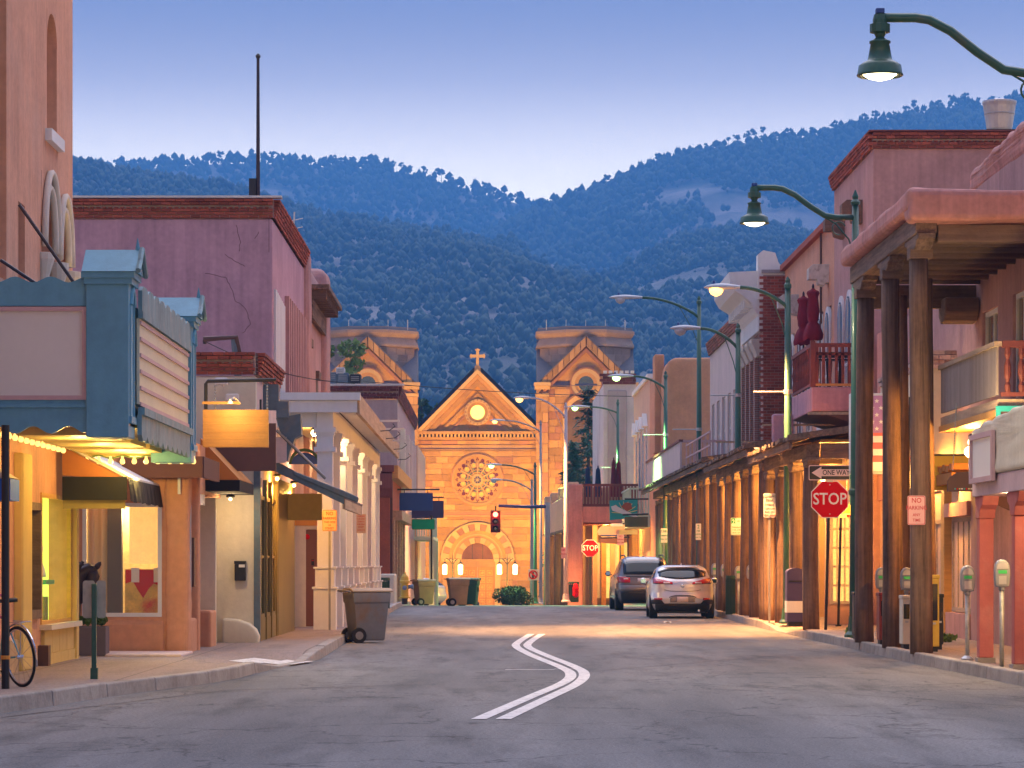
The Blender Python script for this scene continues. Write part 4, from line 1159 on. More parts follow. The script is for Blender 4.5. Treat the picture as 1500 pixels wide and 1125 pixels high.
# ---- white timber portal over the pavement
WP = thing('white_portal', 'white painted timber portal with square pilasters over the left pavement', 'portal', (-3.4, 76, 0))
wX = -3.42; wd = [63.2 + 2.9 * k for k in range(10)]
for d in wd:
    c = bx('column', m_white, WP, wX - .16, wX + .16, d - .16, d + .16, 1.0, 4.30, bevel=.01)
    p = MB(); p.box(wX - .23, wX + .23, d - .23, d + .23, .14, .98); p.box(wX - .26, wX + .26, d - .26, d + .26, .98, 1.03); p.box(wX - .2, wX + .2, d - .2, d + .2, 1.03, 1.4); p.box(wX - .235, wX + .235, d - .235, d + .235, 1.4, 1.44)
    p.build('plinth', m_white, c, bevel=.008)
    k_ = MB(); capital(k_, wX, d, 4.30, .36); k_.build('capital', m_white, c)
bx('beam', m_white, WP, wX - .17, wX + .17, wd[0] - .2, wd[-1] + .3, 4.302, 4.72)
bx('near_beam', m_white, WP, -4.45, wX - .18, wd[0] - .15, wd[0] + .15, 4.31, 4.72)
bx('near_frieze', m_white, WP, -4.55, -2.75, wd[0] - .42, wd[0] - .30, 4.60, 4.84)
bx('near_cornice', m_white, WP, -4.6, -2.68, wd[0] - .50, wd[0] - .28, 4.845, 5.0)
bx('roof', m_corr, WP, -4.5, -2.74, wd[0] - .3, wd[-1] + .5, 4.86, 4.98)
bx('street_fascia', m_woodpale, WP, -2.78, -2.70, wd[0] - .28, wd[-1] + .5, 4.58, 4.985)
n_ = 60
for k in range(n_):
    d = wd[0] + (wd[-1] - wd[0]) * k / n_
    piece('soffit_slat', m_white, WP, wX + .18, -2.79, d, d + .36, 4.74, 4.77)
bx('inner_ceiling', m_soffit, WP, -4.45, wX - .18, wd[0] + .2, wd[-1], 4.55, 4.60)
for k, (d, z) in enumerate(((74, 4.92), (78, 4.9), (84, 4.85), (88, 4.7))):
    b = bx('projecting_shelf', m_white, WP, -2.7, -2.22, d, d + .06, z, z + .05)
    MB().tube([(-2.68, d + .03, z - .22), (-2.45, d + .03, z - .2), (-2.32, d + .03, z - .1), (-2.38, d + .03, z - .04)], .012, 5).build('scroll', m_iron, b)
for d in (68.5, 76, 84): lamp_fix('lit lamp under the white portal ceiling, ' + {68.5: 'nearest', 76: 'middle', 84: 'farthest'}[d] + ' of three', -3.95, d, 4.55, 90, WARM2)
a = thing('arched_sign', 'small arched blue and green sign hanging inside the white portal', 'sign', (-4.1, 64, 3.6))
aD = 64.2; cxx = PX(446, aD); cz_ = PZ(680, aD)
MB().xz([(cxx - .29, cz_), (cxx + .29, cz_)] + [(cxx + .29 * math.cos(math.pi * k / 10), cz_ + .24 * math.sin(math.pi * k / 10)) for k in range(1, 10)], aD, aD + .03).build('panel', m_signblue, a)
MB().ring((cxx, cz_), .27, .33, aD - .01, aD + .04, 0, 180, 14).build('rim', m_leaf, a)
MB().tube([(cxx - .2, aD, cz_ + .2), (cxx - .2, aD, 4.55)], .01, 5).build('hanger', m_iron, a); MB().tube([(cxx + .2, aD, cz_ + .2), (cxx + .2, aD, 4.55)], .015, 5).build('hanger', m_darkbrown, a)
# ---- big mauve block behind
B = thing('mauve_block', 'large mauve stucco block with red brick cornice behind the marquee', 'building', (-9, 68, 0))
bX, bD = -4.52, 63.4
bx('front_wall', m_mauve, B, -15, bX, bD, 74, 0, 8.62, bevel=.03)
cornice_y(B, bD, -10.5, bX + .02, 9.03, m_brick, rows=6)
bx('coping', M('metal_coping', (.55, .53, .55), rough=.4, metal=.5), B, -15, bX + .2, bD - .2, bD + .1, 9.035, 9.08)
cornice_x(B, bX, bD + .05, 74, 9.03, m_brick, rows=6)
bx('parapet', m_mauve, B, -15, bX - .05, bD + .06, 74, 8.6, 9.02)
for k in range(7): piece('white_rib', m_white, B, bX - .02, bX + .05, bD + .4 + .42 * k, bD + .7 + .42 * k, 4.9, 7.2 - .02 * k)
for k in range(11): piece('rib', m_rose, B, bX - .02, bX + .10, bD + 3.7 + .62 * k, bD + 4.0 + .62 * k, 4.9, 7.35)
bx('roof_box', m_corr, B, -10.6, -10.1, 63.6, 64.4, 9.0, 9.12)
# raised cracks in the stucco
ck = MB()
for pts in ([(405, 318), (410, 360), (404, 372)], [(300, 400), (330, 406), (340, 425), (344, 440), (360, 452), (366, 475), (352, 492)], [(345, 330), (352, 350), (350, 372)], [(380, 340), (372, 352)], [(330, 372), (345, 383), (362, 392)]):
    pp = []
    for (x0, y0), (x1, y1) in zip(pts, pts[1:]):
        for k in range(5):
            u = k / 5; pp.append((x0 + (x1 - x0) * u + rnd.uniform(-1.2, 1.2), y0 + (y1 - y0) * u + rnd.uniform(-1, 1)))
    ck.tube([(PX(min(x, 394), bD), bD - .001, PZ(y, bD)) for x, y in pp], .007, 4)
ck.build('wall_crack', M('crack_dark', (.22, .12, .14), var=.2), B)  # cracks coloured darker than the mauve wall
f = thing('roof_mast', 'tall thin mast with junction box on the mauve roof', 'mast', (PX(378, 70), 70, 8.6))
x = PX(378, 70); MB().tube([(x, 70, 8.6), (x, 70, PZ(85, 70))], [.055, .035], 8).build('pole', m_bronze, f); bx('junction_box', m_iron, f, x - .2, x - .04, 69.9, 70.1, PZ(288, 70), PZ(262, 70)); MB().lathe((x, 70, PZ(85, 70)), [(.05, 0), (.06, .05), (.02, .1)], 8).build('tip', m_iron, f)
f = thing('roof_antenna', 'small antenna on the parapet of the mauve block', 'antenna', (bX - .2, 72, 8.9))
MB().tube([(bX - .15, 72, 8.8), (bX - .1, 72, 9.75)], .02, 6).build('rod', m_galv, f)
for z in (9.3, 9.5): MB().tube([(bX - .35, 72, z), (bX + .1, 72, z + .1)], .01, 5).build('element', m_galv, f)
# rounded adobe hotel beyond
A = thing('rounded_adobe_building', 'rose adobe building with rounded piers and timber canopy beyond the mauve block', 'building', (-6, 79, 0))
bx('wall', m_rose, A, -12, -4.55, 74, 84, 0, 9.0, bevel=.2, seg=3)
for d0, d1, zt_ in ((74, 75.4, 9.2), (82, 84, 9.4)): bx('pier', m_rose, A, -5.6, -4.40, d0, d1, 0, zt_, bevel=.25, seg=4, wob=.08)
cn = bx('canopy', m_woodrough, A, -4.6, -4.02, 76.0, 82.6, 8.3, 8.42)
for k in range(10): piece('canopy_joist', m_woodx, A, -4.6, -4.1, 76.2 + .64 * k, 76.36 + .64 * k, 8.08, 8.295)
bx('canopy_beam', m_woodrough, A, -4.5, -4.42, 76, 82.4, 7.6, 8.07)
for d, z0, z1 in ((76.0, 4.9, 6.9), (79.6, 4.9, 6.3)):
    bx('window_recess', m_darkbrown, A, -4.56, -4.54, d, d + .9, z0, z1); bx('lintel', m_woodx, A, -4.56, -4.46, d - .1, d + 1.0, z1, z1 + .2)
# things hanging between the cream shop and the portal
h = thing('wooden_hanging_sign', 'blank varnished wood sign board hanging from a black iron bracket', 'sign', (-4.1, 49, 3.3))
hD = 48.9
pk = 5
for k in range(pk):
    z0 = PZ(655, hD) + k * (PZ(600, hD) - PZ(655, hD)) / pk
    piece('board', m_orangewood, h, PX(297, hD), PX(393, hD), hD, hD + .12, z0, z0 + .112 * 1.05)
MB().tube([(PX(301, hD), hD + .06, PZ(600, hD)), (PX(301, hD), hD + .06, PZ(562, hD)), (PX(304, hD), hD + .06, PZ(558, hD)), (PX(404, hD), hD + .06, PZ(556, hD))], .03, 8).build('bracket', m_iron, h)
for px_ in (315, 391):
    c = MB()
    for k in range(8): c.lathe((PX(px_, hD), hD + .06, PZ(600, hD) + .05 * k), [(.004, 0), (.016, .012), (.016, .035), (.004, .047)], 6)
    c.build('chain', m_chain, h)
bx('cross_bar', m_orangewood, h, PX(296, hD), PX(352, hD), hD + .02, hD + .06, PZ(592, hD), PZ(588, hD))
MB().tube([(PX(352, hD), hD + .02, PZ(590, hD)), (PX(344, hD), hD - .18, PZ(583, hD)), (PX(340, hD), hD - .34, PZ(588, hD))], .012, 6).build('lamp_arm', m_cream, h)
MB().lathe((PX(340, hD), hD - .34, PZ(590, hD)), [(.05, -.03), (.03, .01), (.015, .04)], 10).build('lamp_shade', m_cream, h)
point('sign_light', h, (PX(342, hD), hD - .5, PZ(600, hD)), (1, .62, .2), 13, .06)
lamp_fix('small added fill lamp under the orange awning', -4.42, 52.0, 2.68, 17, WARM2, g=.35)  # added lamp, only there to brighten the cream shop wall
h = thing('brown_hanging_panel', 'plain brown sign panel hanging just behind the wooden sign', 'sign', (-4.2, 52, 3.1))
bx('panel', m_brownpanel, h, PX(306, 51.6), PX(404, 51.6), 51.6, 51.68, PZ(690, 51.6), PZ(620, 51.6))
bx('panel_hanger', m_iron, h, PX(380, 51.6), PX(383, 51.6), 51.62, 51.66, PZ(620, 51.6), PZ(585, 51.6))
h = thing('steel_sign_frame', 'bent blue-grey steel frame above the cream shop parapet', 'sign frame', (-4.3, 54, 4.7))
fD = 54.0
MB().tube([(PX(298, fD), fD, PZ(497, fD)), (PX(346, fD), fD, PZ(494, fD)), (PX(356, fD), fD + .1, PZ(547, fD))], .05, 6).build('arm', m_darkbrown, h)
MB().tube([(PX(343, fD), fD + .05, PZ(492, fD)), (PX(350, fD), fD + .05, PZ(574, fD))], .07, 8).build('pipe', m_steelblue, h)
MB().tube([(PX(325, fD), fD, PZ(541, fD)), (PX(347, fD), fD, PZ(540, fD))], .05, 6).build('stub', m_darkbrown, h)
h = thing('steel_corbel_bracket', 'blue-grey sheet metal corbel with curved underside by the hanging signs', 'bracket', (-4.0, 55, 3.8))
kD = 55.0
bx('block', m_steelblue, h, PX(384, kD), PX(408, kD), kD, kD + .3, PZ(600, kD), PZ(563, kD)); bx('block', m_steelblue, h, PX(405, kD), PX(423, kD), kD - .05, kD + .2, PZ(612, kD), PZ(588, kD))
MB().xz([(PX(404, kD), PZ(612, kD)), (PX(440, kD), PZ(606, kD)), (PX(441, kD), PZ(637, kD)), (PX(432, kD), PZ(642, kD)), (PX(425, kD), PZ(660, kD)), (PX(421, kD), PZ(676, kD)), (PX(404, kD), PZ(672, kD)), (PX(412, kD), PZ(640, kD))], kD + .02, kD + .5).build('curved_corbel', m_steelblue, h)
for k in range(3): piece('slat', m_steelblue, h, PX(335, kD), PX(380, kD), kD + .3, kD + .36, PZ(598 - 10 * k, kD), PZ(590 - 10 * k, kD))
bx('plaque', m_palepink, h, PX(404, kD), PX(420, kD), kD - .02, kD + .01, PZ(678, kD), PZ(640, kD))
h = thing('porch_chain', 'heavy steel chain holding up the metal porch roof', 'chain', (-3.7, 55.1, 3))
a, b = Vector(P(405, 630, 54.9)), Vector(P(476, 700, 55.3))
for k in range(26):
    p0 = a + (b - a) * k / 26; p1 = a + (b - a) * (k + 1.25) / 26
    MB().tube([p0, p1], .028, 6).build('link', m_chain, h)
# ---- far left: red brick shop, grey-mauve building, pale green balcony house
g = gz(115)
BS = thing('red_brick_shop', 'low red painted brick shop with a moulded cornice near the hydrant', 'building', (-4.4, 118, g))
rX = -3.62
bx('front_wall', m_brickshop, BS, -6.5, rX, 109, 128, g - .3, 4.75)
for k in range(60):
    z = g + .1 + .077 * k
    if z > 4.6: break
    piece('brick_course', m_brickshop, BS, -6.5, rX + .015, 108.97, 109.02, z, z + .06)
bx('cornice', m_redwood, BS, -6.6, rX + .16, 108.8, 109.1, 4.76, 5.0); bx('side_cornice', m_orangewood, BS, rX - .05, rX + .30, 109.12, 128, 4.55, 5.0)
MB().yz([(108.95, 4.76), (108.75, 4.7), (108.75, 4.2), (108.9, 3.9), (108.97, 3.85)], -4.4, rX + .1).build('bracket', m_redwood, BS)
bx('downpipe', m_darkbrown, BS, rX + .01, rX + .10, 109.3, 109.45, g, 4.5)
for k in range(5):
    d = 111 + 3.2 * k
    bx('shop_window', m_glasswarm, BS, rX - .02, rX + .012, d, d + 2.3, .5, 2.8); bx('shop_pilaster', m_woodpale, BS, rX - .02, rX + .14, d - .7, d - .25, g, 3.1)
bx('lower_cornice', m_woodpale, BS, rX - .02, rX + .36, 112, 128, 3.1, 3.45)
bx('planter_wall', m_cream, BS, -3.9, -3.35, 106.2, 108.7, gz(107), 1.15, bevel=.05)
GM = thing('grey_mauve_building', 'grey-mauve two-storey building with dark brick cornice and rooftop units', 'building', (-6, 130, g))
wall_y(119.5, -9, -3.66, g - 1, 7.9, [], .3, m_greywash, 'front_wall', GM)
bx('body', m_greywash, GM, -9, -3.67, 119.8, 147, g - 1, 7.9)
cornice_y(GM, 119.5, -7.2, -3.62, 8.42, m_brickdark, rows=5, bh=.1, bl=.26)
cornice_x(GM, -3.66, 119.6, 147, 8.42, m_brickdark, rows=5, bh=.1, bl=1.6)
bx('coping', MATS['metal_coping'], GM, -9, -3.4, 119.3, 119.7, 8.43, 8.5)
for k in range(4):
    d = 124 + 6 * k
    bx('window', m_glassblue, GM, -3.68, -3.64, d, d + 2, 4.0, 6.6); bx('pilaster', m_white, GM, -3.66, -3.46, d - 1.0, d - .6, 3.8, 6.9)
for x0, x1, y0, y1, mt in ((483, 494, 545, 560, m_steelblue), (494, 511, 546, 558, m_steelblue), (492, 505, 538, 548, m_galv), (512, 529, 548, 560, m_iron)):
    D_ = 122
    q = thing('rooftop_unit', {483: 'blue-grey', 494: 'rust-stained wide', 492: 'upper pale', 512: 'black louvred'}[x0] + ' rooftop air unit above the grey-mauve building', 'air unit', (PX(x0, D_), D_, 8.0), 'rooftop units')
    bx('casing', mt, q, PX(x0, D_), PX(x1, D_) - .02, D_, D_ + 1, 7.95 if x0 != 492 else PZ(y1, D_), PZ(y0, D_), bevel=.02)
    for k in range(3): piece('louvre', m_chain, q, PX(x0, D_) + .06, PX(x1, D_) - .08, D_ - .02, D_ + .01, PZ(y0, D_) - .12 - .07 * k, PZ(y0, D_) - .09 - .07 * k)
GB = thing('balcony_house', 'pale green house with a slatted balcony past the brick shop', 'building', (-4, 150, gz(150)))
bx('wall', m_peach, GB, -7, -3.55, 147.2, 165, gz(160) - .5, 7.2)
bx('balcony_floor', m_mint, GB, -3.55, -2.65, 140, 152, 2.6, 2.75)
bx('balcony_rail', m_mint, GB, -2.75, -2.65, 140, 152, 4.15, 4.27); bx('balcony_end_rail', m_mint, GB, -3.6, -2.76, 139.95, 140.05, 4.15, 4.27)
for k in range(8): piece('baluster', m_mint, GB, -3.55 + .115 * k, -3.50 + .115 * k, 139.98, 140.03, 2.75, 4.15)
for k in range(16): piece('baluster', m_mint, GB, -2.72, -2.67, 140.2 + .72 * k, 140.27 + .72 * k, 2.75, 4.15)
for k in range(4): bx('column', m_mint, GB, -2.85, -2.62, 140.2 + 3.6 * k, 140.45 + 3.6 * k, gz(145) - .3, 2.6)

# ================================================================== RIGHT SIDE
# ---- nearest: low pink portal with white parapet
NP = thing('pink_post_portal', 'low portal with red square posts and white parapet at right edge', 'portal', (6.9, 38, 0))
nX = 6.66
for d in (42.0, 39.2, 36.4, 33.6):
    p = bx('post', m_redpost, NP, nX - .01, nX + .19, d - .1, d + .1, .22, 2.12, bevel=.015)
    bx('base', m_concrete, p, nX - .03, nX + .21, d - .13, d + .13, .13, .22)
    MB().yz([(d - .5, 2.42), (d + .42 if d < 41 else d + .18, 2.42), (d + .36 if d < 41 else d + .16, 2.3), (d + .2 if d < 41 else d + .14, 2.24), (d + .14, 2.12), (d - .14, 2.12), (d - .22, 2.24), (d - .4, 2.3)], nX - .02, nX + .2).build('corbel', m_redpost, NP, bevel=.01)
bx('beam', M('cracked_pink_plaster', (.66, .46, .46), var=.1, bump=.3, bscale=8, stain=(.45, .28, .28), stain_amt=.5, stain_scale=2), NP, nX - .05, nX + .22, 30, 42.25, 2.42, 2.68, bevel=.01)
MB().yz([(30, 2.69), (42.3, 2.69), (42.32, 3.2), (42.1, 3.34), (40, 3.44), (37, 3.50), (30, 3.55)], nX - .08, nX + .20).build('parapet', m_cream, NP, bevel=.05, seg=3, wob=.06)
bx('ceiling', m_soffit, NP, nX + .1, 8.6, 30, 42.2, 2.69, 2.76); bx('end_wall', m_cream, NP, nX + .2, 9.2, 42.0, 42.3, 2.45, 3.3)
sc_ = MB()
for k in range(12):
    pts = [(d_, 2.42) for d_ in ()]
MB().xz([(nX + .25, 2.42)] + [(nX + .25 + 1.7 * k / 24, 2.30 - .09 * abs(math.sin(k * math.pi / 8))) for k in range(25)] + [(nX + 1.95, 2.42)], 41.9, 41.95).build('scalloped_valance', m_browncanvas, NP)
fs = bx('framed_notice', m_signwhite, NP, nX - .10, nX - .085, 40.2, 41.9, 2.66, 3.18)
for a, b, c, e in ((40.1, 42.0, 3.18, 3.25), (40.1, 42.0, 2.59, 2.66), (40.1, 40.2, 2.66, 3.18), (41.9, 42.0, 2.66, 3.18)): bx('notice_frame', m_pinktrim, fs, nX - .135, nX - .085, a, b, c, e)
q = thing('globe_lamp', 'bright round globe lamp at the white parapet corner', 'lamp', (PX(1422, 43), 43, PZ(662, 43)))
x, y, z = P(1422, 662, 43)
MB().lathe((x, y, z), [(.01, -.085), (.05, -.07), (.08, -.03), (.085, .01), (.07, .05), (.03, .08)], 12).build('globe', emis('bright_globe', (1, .62, .22), 7), q, smooth=True)
MB().tube([(x, y, z + .07), (x + .05, y - .3, z + .12), (x + .06, 42.3, z + .12)], .018, 6).build('arm', m_iron, q)
point('lamp_light', q, (x - .12, y + .12, z), WARM2, 140, .1)
q = thing('spot_lamp', 'small bright spot lamp under the white parapet beam', 'lamp', P(1477, 719, 39.6))
x, y, z = P(1477, 719, 39.6); MB().lathe((x, y, z), [(.015, .06), (.035, .03), (.03, -.02), (.005, -.03)], 10).build('bulb', emis('spot_bulb', (1, .8, .5), 16), q, smooth=True); MB().tube([(x, y, z + .06), (x + .1, y, z + .14)], .015, 6).build('arm', m_galv, q)
point('lamp_light', q, (x + .1, y, z - .12), WARM2, 35, .06)
lamp_fix('lit lamp under the nearest right portal ceiling', 7.8, 38.5, 2.7, 70, WARM2)
bx('shop_wall', m_peach, NP, 8.6, 8.9, 30, 42, 0, 2.7)
for k in range(4):
    window_x(NP, 8.6, 31 + 2.6 * k, 33.1 + 2.6 * k, .7, 2.25, m_woodx, emis('lit_shop_window', (1, .66, .22), .7, base=(.5, .4, .25)), facing=-1, bars=(2, 1), rec=-.04)
# ---- two-storey timber portal on tall logs, adobe building behind
TP = thing('tall_log_building', 'rose adobe building with tall round log portal and balcony at right', 'building', (7.5, 50, 0))
tX, gX = 6.47, 8.52
wall_x(gX, 30, 54.6, 3.6, 8.1, [(51.7, 53.3, 4.4, 5.85), (48.9, 50.2, 4.2, 5.9), (45.6, 47.0, 4.2, 5.9)], .3, m_rose, 'wall', TP, facing=-1)
bx('body', m_rose, TP, gX + .25, 13, 30, 54.58, 0, 8.1)
bx('lower_wall', m_rose, TP, gX, gX + .3, 42.3, 54.6, 0, 3.6)
MB().yz([(30, 8.05), (54.62, 8.05), (54.55, 8.42), (54.1, 8.52), (52, 8.58), (46, 8.64), (30, 8.7)], gX - .03, gX + .7).build('parapet', m_pinkadobe, TP, bevel=.12, seg=4, wob=.12)
for a, b, c, e in ((51.7, 53.3, 4.4, 5.85), (48.9, 50.2, 4.2, 5.9), (45.6, 47.0, 4.2, 5.9)): window_x(TP, gX, a, b, c, e, m_white, m_glasswarm, facing=-1, bars=(2, 2), rec=.05, fw=.09)
pz = 6.1
for i, d in enumerate((46.4, 49.7, 53.2)): timber(TP, tX, d, .14, pz, .155, seed=i + 3)
for i, d in enumerate((48.4, 51.5)): timber(TP, tX + .55, d + 1.2, .14, pz, .13, seed=i + 13)
for d in (46.4, 49.7, 53.2):
    bx('block', m_woodx, TP, tX - .17, tX + .17, d - .18, d + .18, pz, pz + .14); corbel_y(TP, tX, d, pz + .32, w=.13, L_=.75, h=.2)
bx('architrave', m_woodrough, TP, tX - .16, tX + .16, 45.7, 54.1, pz + .32, pz + .62, bevel=.02)
bx('near_beam', m_woodx, TP, tX + .18, 13, 45.75, 46.05, pz + .20, pz + .46, bevel=.02)
for k in range(9): MB().tube([(tX + .2, 46.4 + .9 * k, pz + .36), (gX + .1, 46.4 + .9 * k, pz + .36)], .085, 8).build('viga', m_woodx, TP, smooth=True)
bx('ceiling', m_woodx, TP, tX - .1, 13, 45.8, 54.0, pz + .47 + .16, pz + .55 + .16)
fa = MB().box(tX - .32, tX + .3, 45.4, 54.3, pz + .635, pz + .95); fo = fa.build('roof_parapet', m_pinkadobe, TP, bevel=.09, seg=3, wob=.09)
bx('near_roof_parapet', m_pinkadobe, TP, tX - .30, 13, 45.36, 45.95, pz + .47, pz + .94, bevel=.09, seg=3, wob=.09)
MB().yz([(54.0, pz + .05), (54.3, pz + .05), (54.3, pz - .25), (54.1, pz - .38), (53.7, pz - .35), (53.5, pz - .2), (53.5, pz + .05)], 7.9, 8.5).build('wall_corbel', m_woodx, TP, bevel=.03)
bx('far_beam', m_woodx, TP, tX, gX, 54.0, 54.25, pz - .1, pz + .3)
# balcony with grey screen
bl = bx('balcony_floor', m_woodpale, TP, 7.25, gX - .02, 44.0, 49.6, 3.72, 3.86)
bx('balcony_joist_face', m_orangewood, bl, 7.22, gX - .04, 44.0, 49.6, 3.62, 3.715)
bx('screen', m_screen, bl, 7.24, 7.27, 44.05, 49.5, 3.92, 4.62); bx('handrail', m_woodpale, bl, 7.2, 7.31, 44.0, 49.55, 4.62, 4.69)
bx('end_handrail', m_redwood, bl, 7.32, gX - .05, 44.0, 44.1, 4.60, 4.70); bx('end_bottom_rail', m_redwood, bl, 7.3, gX - .05, 44.02, 44.08, 3.9, 3.96)
for k in range(6):
    x = 7.4 + .2 * k
    MB().lathe((x, 44.05, 3.96), [(.04, 0), (.045, .1), (.025, .15), (.05, .25), (.05, .38), (.025, .48), (.045, .54), (.04, .64)], 8).build('baluster', m_redwood, bl)
bx('turquoise_trim', m_turq, TP, 7.22, gX - .03, 43.93, 43.99, 3.68, 3.76); bx('turquoise_trim', m_turq, TP, 7.22, 7.28, 43.93, 43.99, 2.95, 3.68)
bx('shop_sign_box', m_darkbrown, TP, 7.29, gX - .03, 43.95, 44.2, 2.95, 3.68)
# ground floor glazing of the neighbour and passage wall (lit)
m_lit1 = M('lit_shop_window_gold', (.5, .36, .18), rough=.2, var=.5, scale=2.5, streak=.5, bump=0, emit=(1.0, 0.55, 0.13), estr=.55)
N2 = thing('recessed_shop', 'pink two-storey shop with lit display windows behind the log posts', 'building', (9, 61, 0))
bx('wall', m_rose, N2, gX + .04, 13, 54.7, 68.2, 2.9, 6.6); bx('lower_wall', m_peach, N2, gX + .1, 13, 54.7, 68.2, 0, 2.9)
cr_ = bx('cream_wall', m_cream, N2, 8.1, 9.9, 56.6, 56.9, 2.9, 5.1)
for r_ in range(4): brick_course_y(N2, 56.6, 8.02, 9.7, 5.1 + .085 * r_, m_brickwhite, bl=.22, bh=.085, out=.05 + .03 * (r_ // 2), offset=-.11 * (r_ % 2))
brick_course_x(N2, 8.1, 56.7, 64, 5.27, m_brickwhite, bl=.4, bh=.09, out=.06, facing=-1); brick_course_x(N2, 8.1, 56.7, 64, 5.18, m_brickwhite, bl=.4, bh=.09, out=.04, facing=-1)
bx('low_side_wall', m_cream, N2, 8.1, 8.3, 56.9, 64, 4.6, 5.17)
MB().tube([(9.0, 57.0, 5.4), (9.0, 57.0, 6.0)], .04, 6).build('vent_pipe', m_iron, N2)
for d0, d1 in ((54.8, 57.3), (58.2, 60.6), (61.6, 64.2)):
    window_x(N2, gX + .1, d0, d1, .62, 2.35, m_woodpale, m_lit1, facing=-1, bars=(4, 1), rec=-.03, fw=.08)
bx('window_head', m_pinkadobe, N2, gX - .06, gX + .1, 54.7, 57.5, 2.37, 2.62); bx('stall_riser', m_rose, N2, gX - .02, gX + .1, 54.7, 65, .14, .6)
for d in (62.5, 65.5): bx('upper_window', m_glass, N2, gX + .02, gX + .035, d, d + .8, 3.9, 5.6)
for d in (57.75, 61.1, 65): bx('pilaster', m_orangewood, N2, gX - .04, gX + .11, d - .2, d + .2, .14, 2.9)
ca = thing('orange_tile_canopy', 'orange pantile canopy lit by the globe lamp behind the log posts', 'canopy', (8, 52, 3.2))
for k in range(12):
    d = 50.4 + .38 * k
    piece('tile', m_orangecanvas, ca, 7.55, 8.5, d, d + .30, 3.02 + (0 if k % 2 else .03), 3.12 + (0 if k % 2 else .03))
bx('fascia', m_orangecanvas, ca, 7.53, 7.6, 50.3, 55.0, 2.82, 3.0); bx('soffit', m_soffit, ca, 7.6, 8.5, 50.3, 55, 2.86, 2.9)
h = thing('mustard_board', 'plain mustard yellow sign board hanging behind the nearest log post', 'sign', P(1405, 690, 52))
bx('panel', m_signmustard, h, PX(1360, 52), PX(1435, 52), 52, 52.05, PZ(718, 52), PZ(668, 52)); bx('top_bar', m_iron, h, PX(1358, 52), PX(1437, 52), 51.99, 52.06, PZ(668, 52), PZ(665, 52))
h = thing('black_hanging_sign', 'black shaped sign with coloured dots hanging from chain', 'sign', P(1408, 705, 47))
hd = 47.0
MB().xz([(PX(x, hd), PZ(y, hd)) for x, y in ((1388, 720), (1430, 720), (1430, 690), (1402, 692), (1392, 698), (1388, 704))], hd, hd + .05).build('panel', m_darkbrown, h)
for k in range(8): piece('dot', [m_turq, m_red, m_signyellow, m_signwhite][k % 4], h, PX(1398 + 3.4 * k, hd), PX(1400 + 3.4 * k, hd), hd - .006, hd, PZ(717, hd), PZ(715, hd))
c = MB()
for k in range(26): c.lathe((PX(1396 + 5.5 * k / 26, hd), hd + .02, PZ(690 - 100 * k / 26, hd)), [(.003, 0), (.011, .01), (.011, .03), (.003, .04)], 5)
c.build('chain', m_chain, h)
# projecting flag board
h = thing('flag_sign', 'large faded stars-and-stripes sign box projecting behind the log posts', 'sign', P(1290, 632, 60))
hd = 60.0; x0, x1, z0, z1 = PX(1246, hd), PX(1342, hd), PZ(690, hd), PZ(576, hd)
bx('box', m_white, h, x0, x1, hd, hd + .3, z0, z1, bevel=.01)
fx0 = x0 + .08
for k in range(11):
    za = z0 + .05 + (z1 - z0 - .12) * k / 11
    piece('stripe', M('faded_red_stripe', (.68, .16, .15), rough=.6, var=.1, bump=0) if k % 2 else m_signwhite, h, fx0, x1 - .02, hd - .008, hd - .002, za, za + (z1 - z0 - .12) / 11 - .002)
bx('canton', M('faded_violet', (.44, .24, .50), rough=.6, var=.15, bump=0), h, fx0, PX(1299, hd), hd - .014, hd - .009, PZ(634, hd), z1 - .05)
for r_ in range(5):
    for c_ in range(4):
        cx_, cz2 = fx0 + .09 + .17 * c_ + (.08 if r_ % 2 else 0), PZ(628, hd) + .135 * r_
        if cx_ > PX(1297, hd): continue
        MB().xz([(cx_ + (.05 if i % 2 == 0 else .022) * math.sin(R(36 * i)), cz2 + (.05 if i % 2 == 0 else .022) * math.cos(R(36 * i))) for i in range(10)], hd - .02, hd - .0145).build('star', m_signwhite, h)
bx('bottom_frame', m_galv, h, x0, x1, hd - .02, hd + .3, z0 - .06, z0 - .002); bx('top_lamp', m_galv, h, PX(1318, hd), PX(1327, hd), hd - .1, hd, z1 + .002, z1 + .12)
MB().tube([(x1, hd + .1, z1 - .1), (gX + .05, hd + .1, z1 - .1)], .03, 6).build('arm', m_iron, h)
h = thing('small_cream_sign', 'small blank cream sign box between the log posts', 'sign', P(1330, 702, 57)); bx('box', m_cream, h, PX(1322, 57), PX(1345, 57), 57, 57.15, PZ(716, 57), PZ(690, 57)); MB().tube([(PX(1333, 57), 57.07, PZ(690, 57)), (PX(1333, 57), 57.07, 4.6)], .012, 5).build('hanger', m_iron, h)
h = thing('orange_board', 'orange sign board with a red arrow behind the stop sign', 'sign', P(1250, 740, 66)); bx('panel', m_signorange, h, PX(1226, 66), PX(1262, 66), 66, 66.04, PZ(758, 66), PZ(738, 66)); bx('strip', m_signyellow, h, PX(1226, 66), PX(1262, 66), 65.98, 66.0, PZ(758, 66), PZ(752, 66))
MB().xz([(PX(a, 66), PZ(b, 66)) for a, b in ((1240, 756), (1250, 756), (1250, 757.5), (1256, 755), (1250, 752.5), (1250, 754), (1240, 754))], 65.96, 65.975).build('arrow', m_red, h); bx('hanger', m_iron, h, PX(1240, 66), PX(1241, 66), 66.0, 66.03, PZ(738, 66), 4.0)
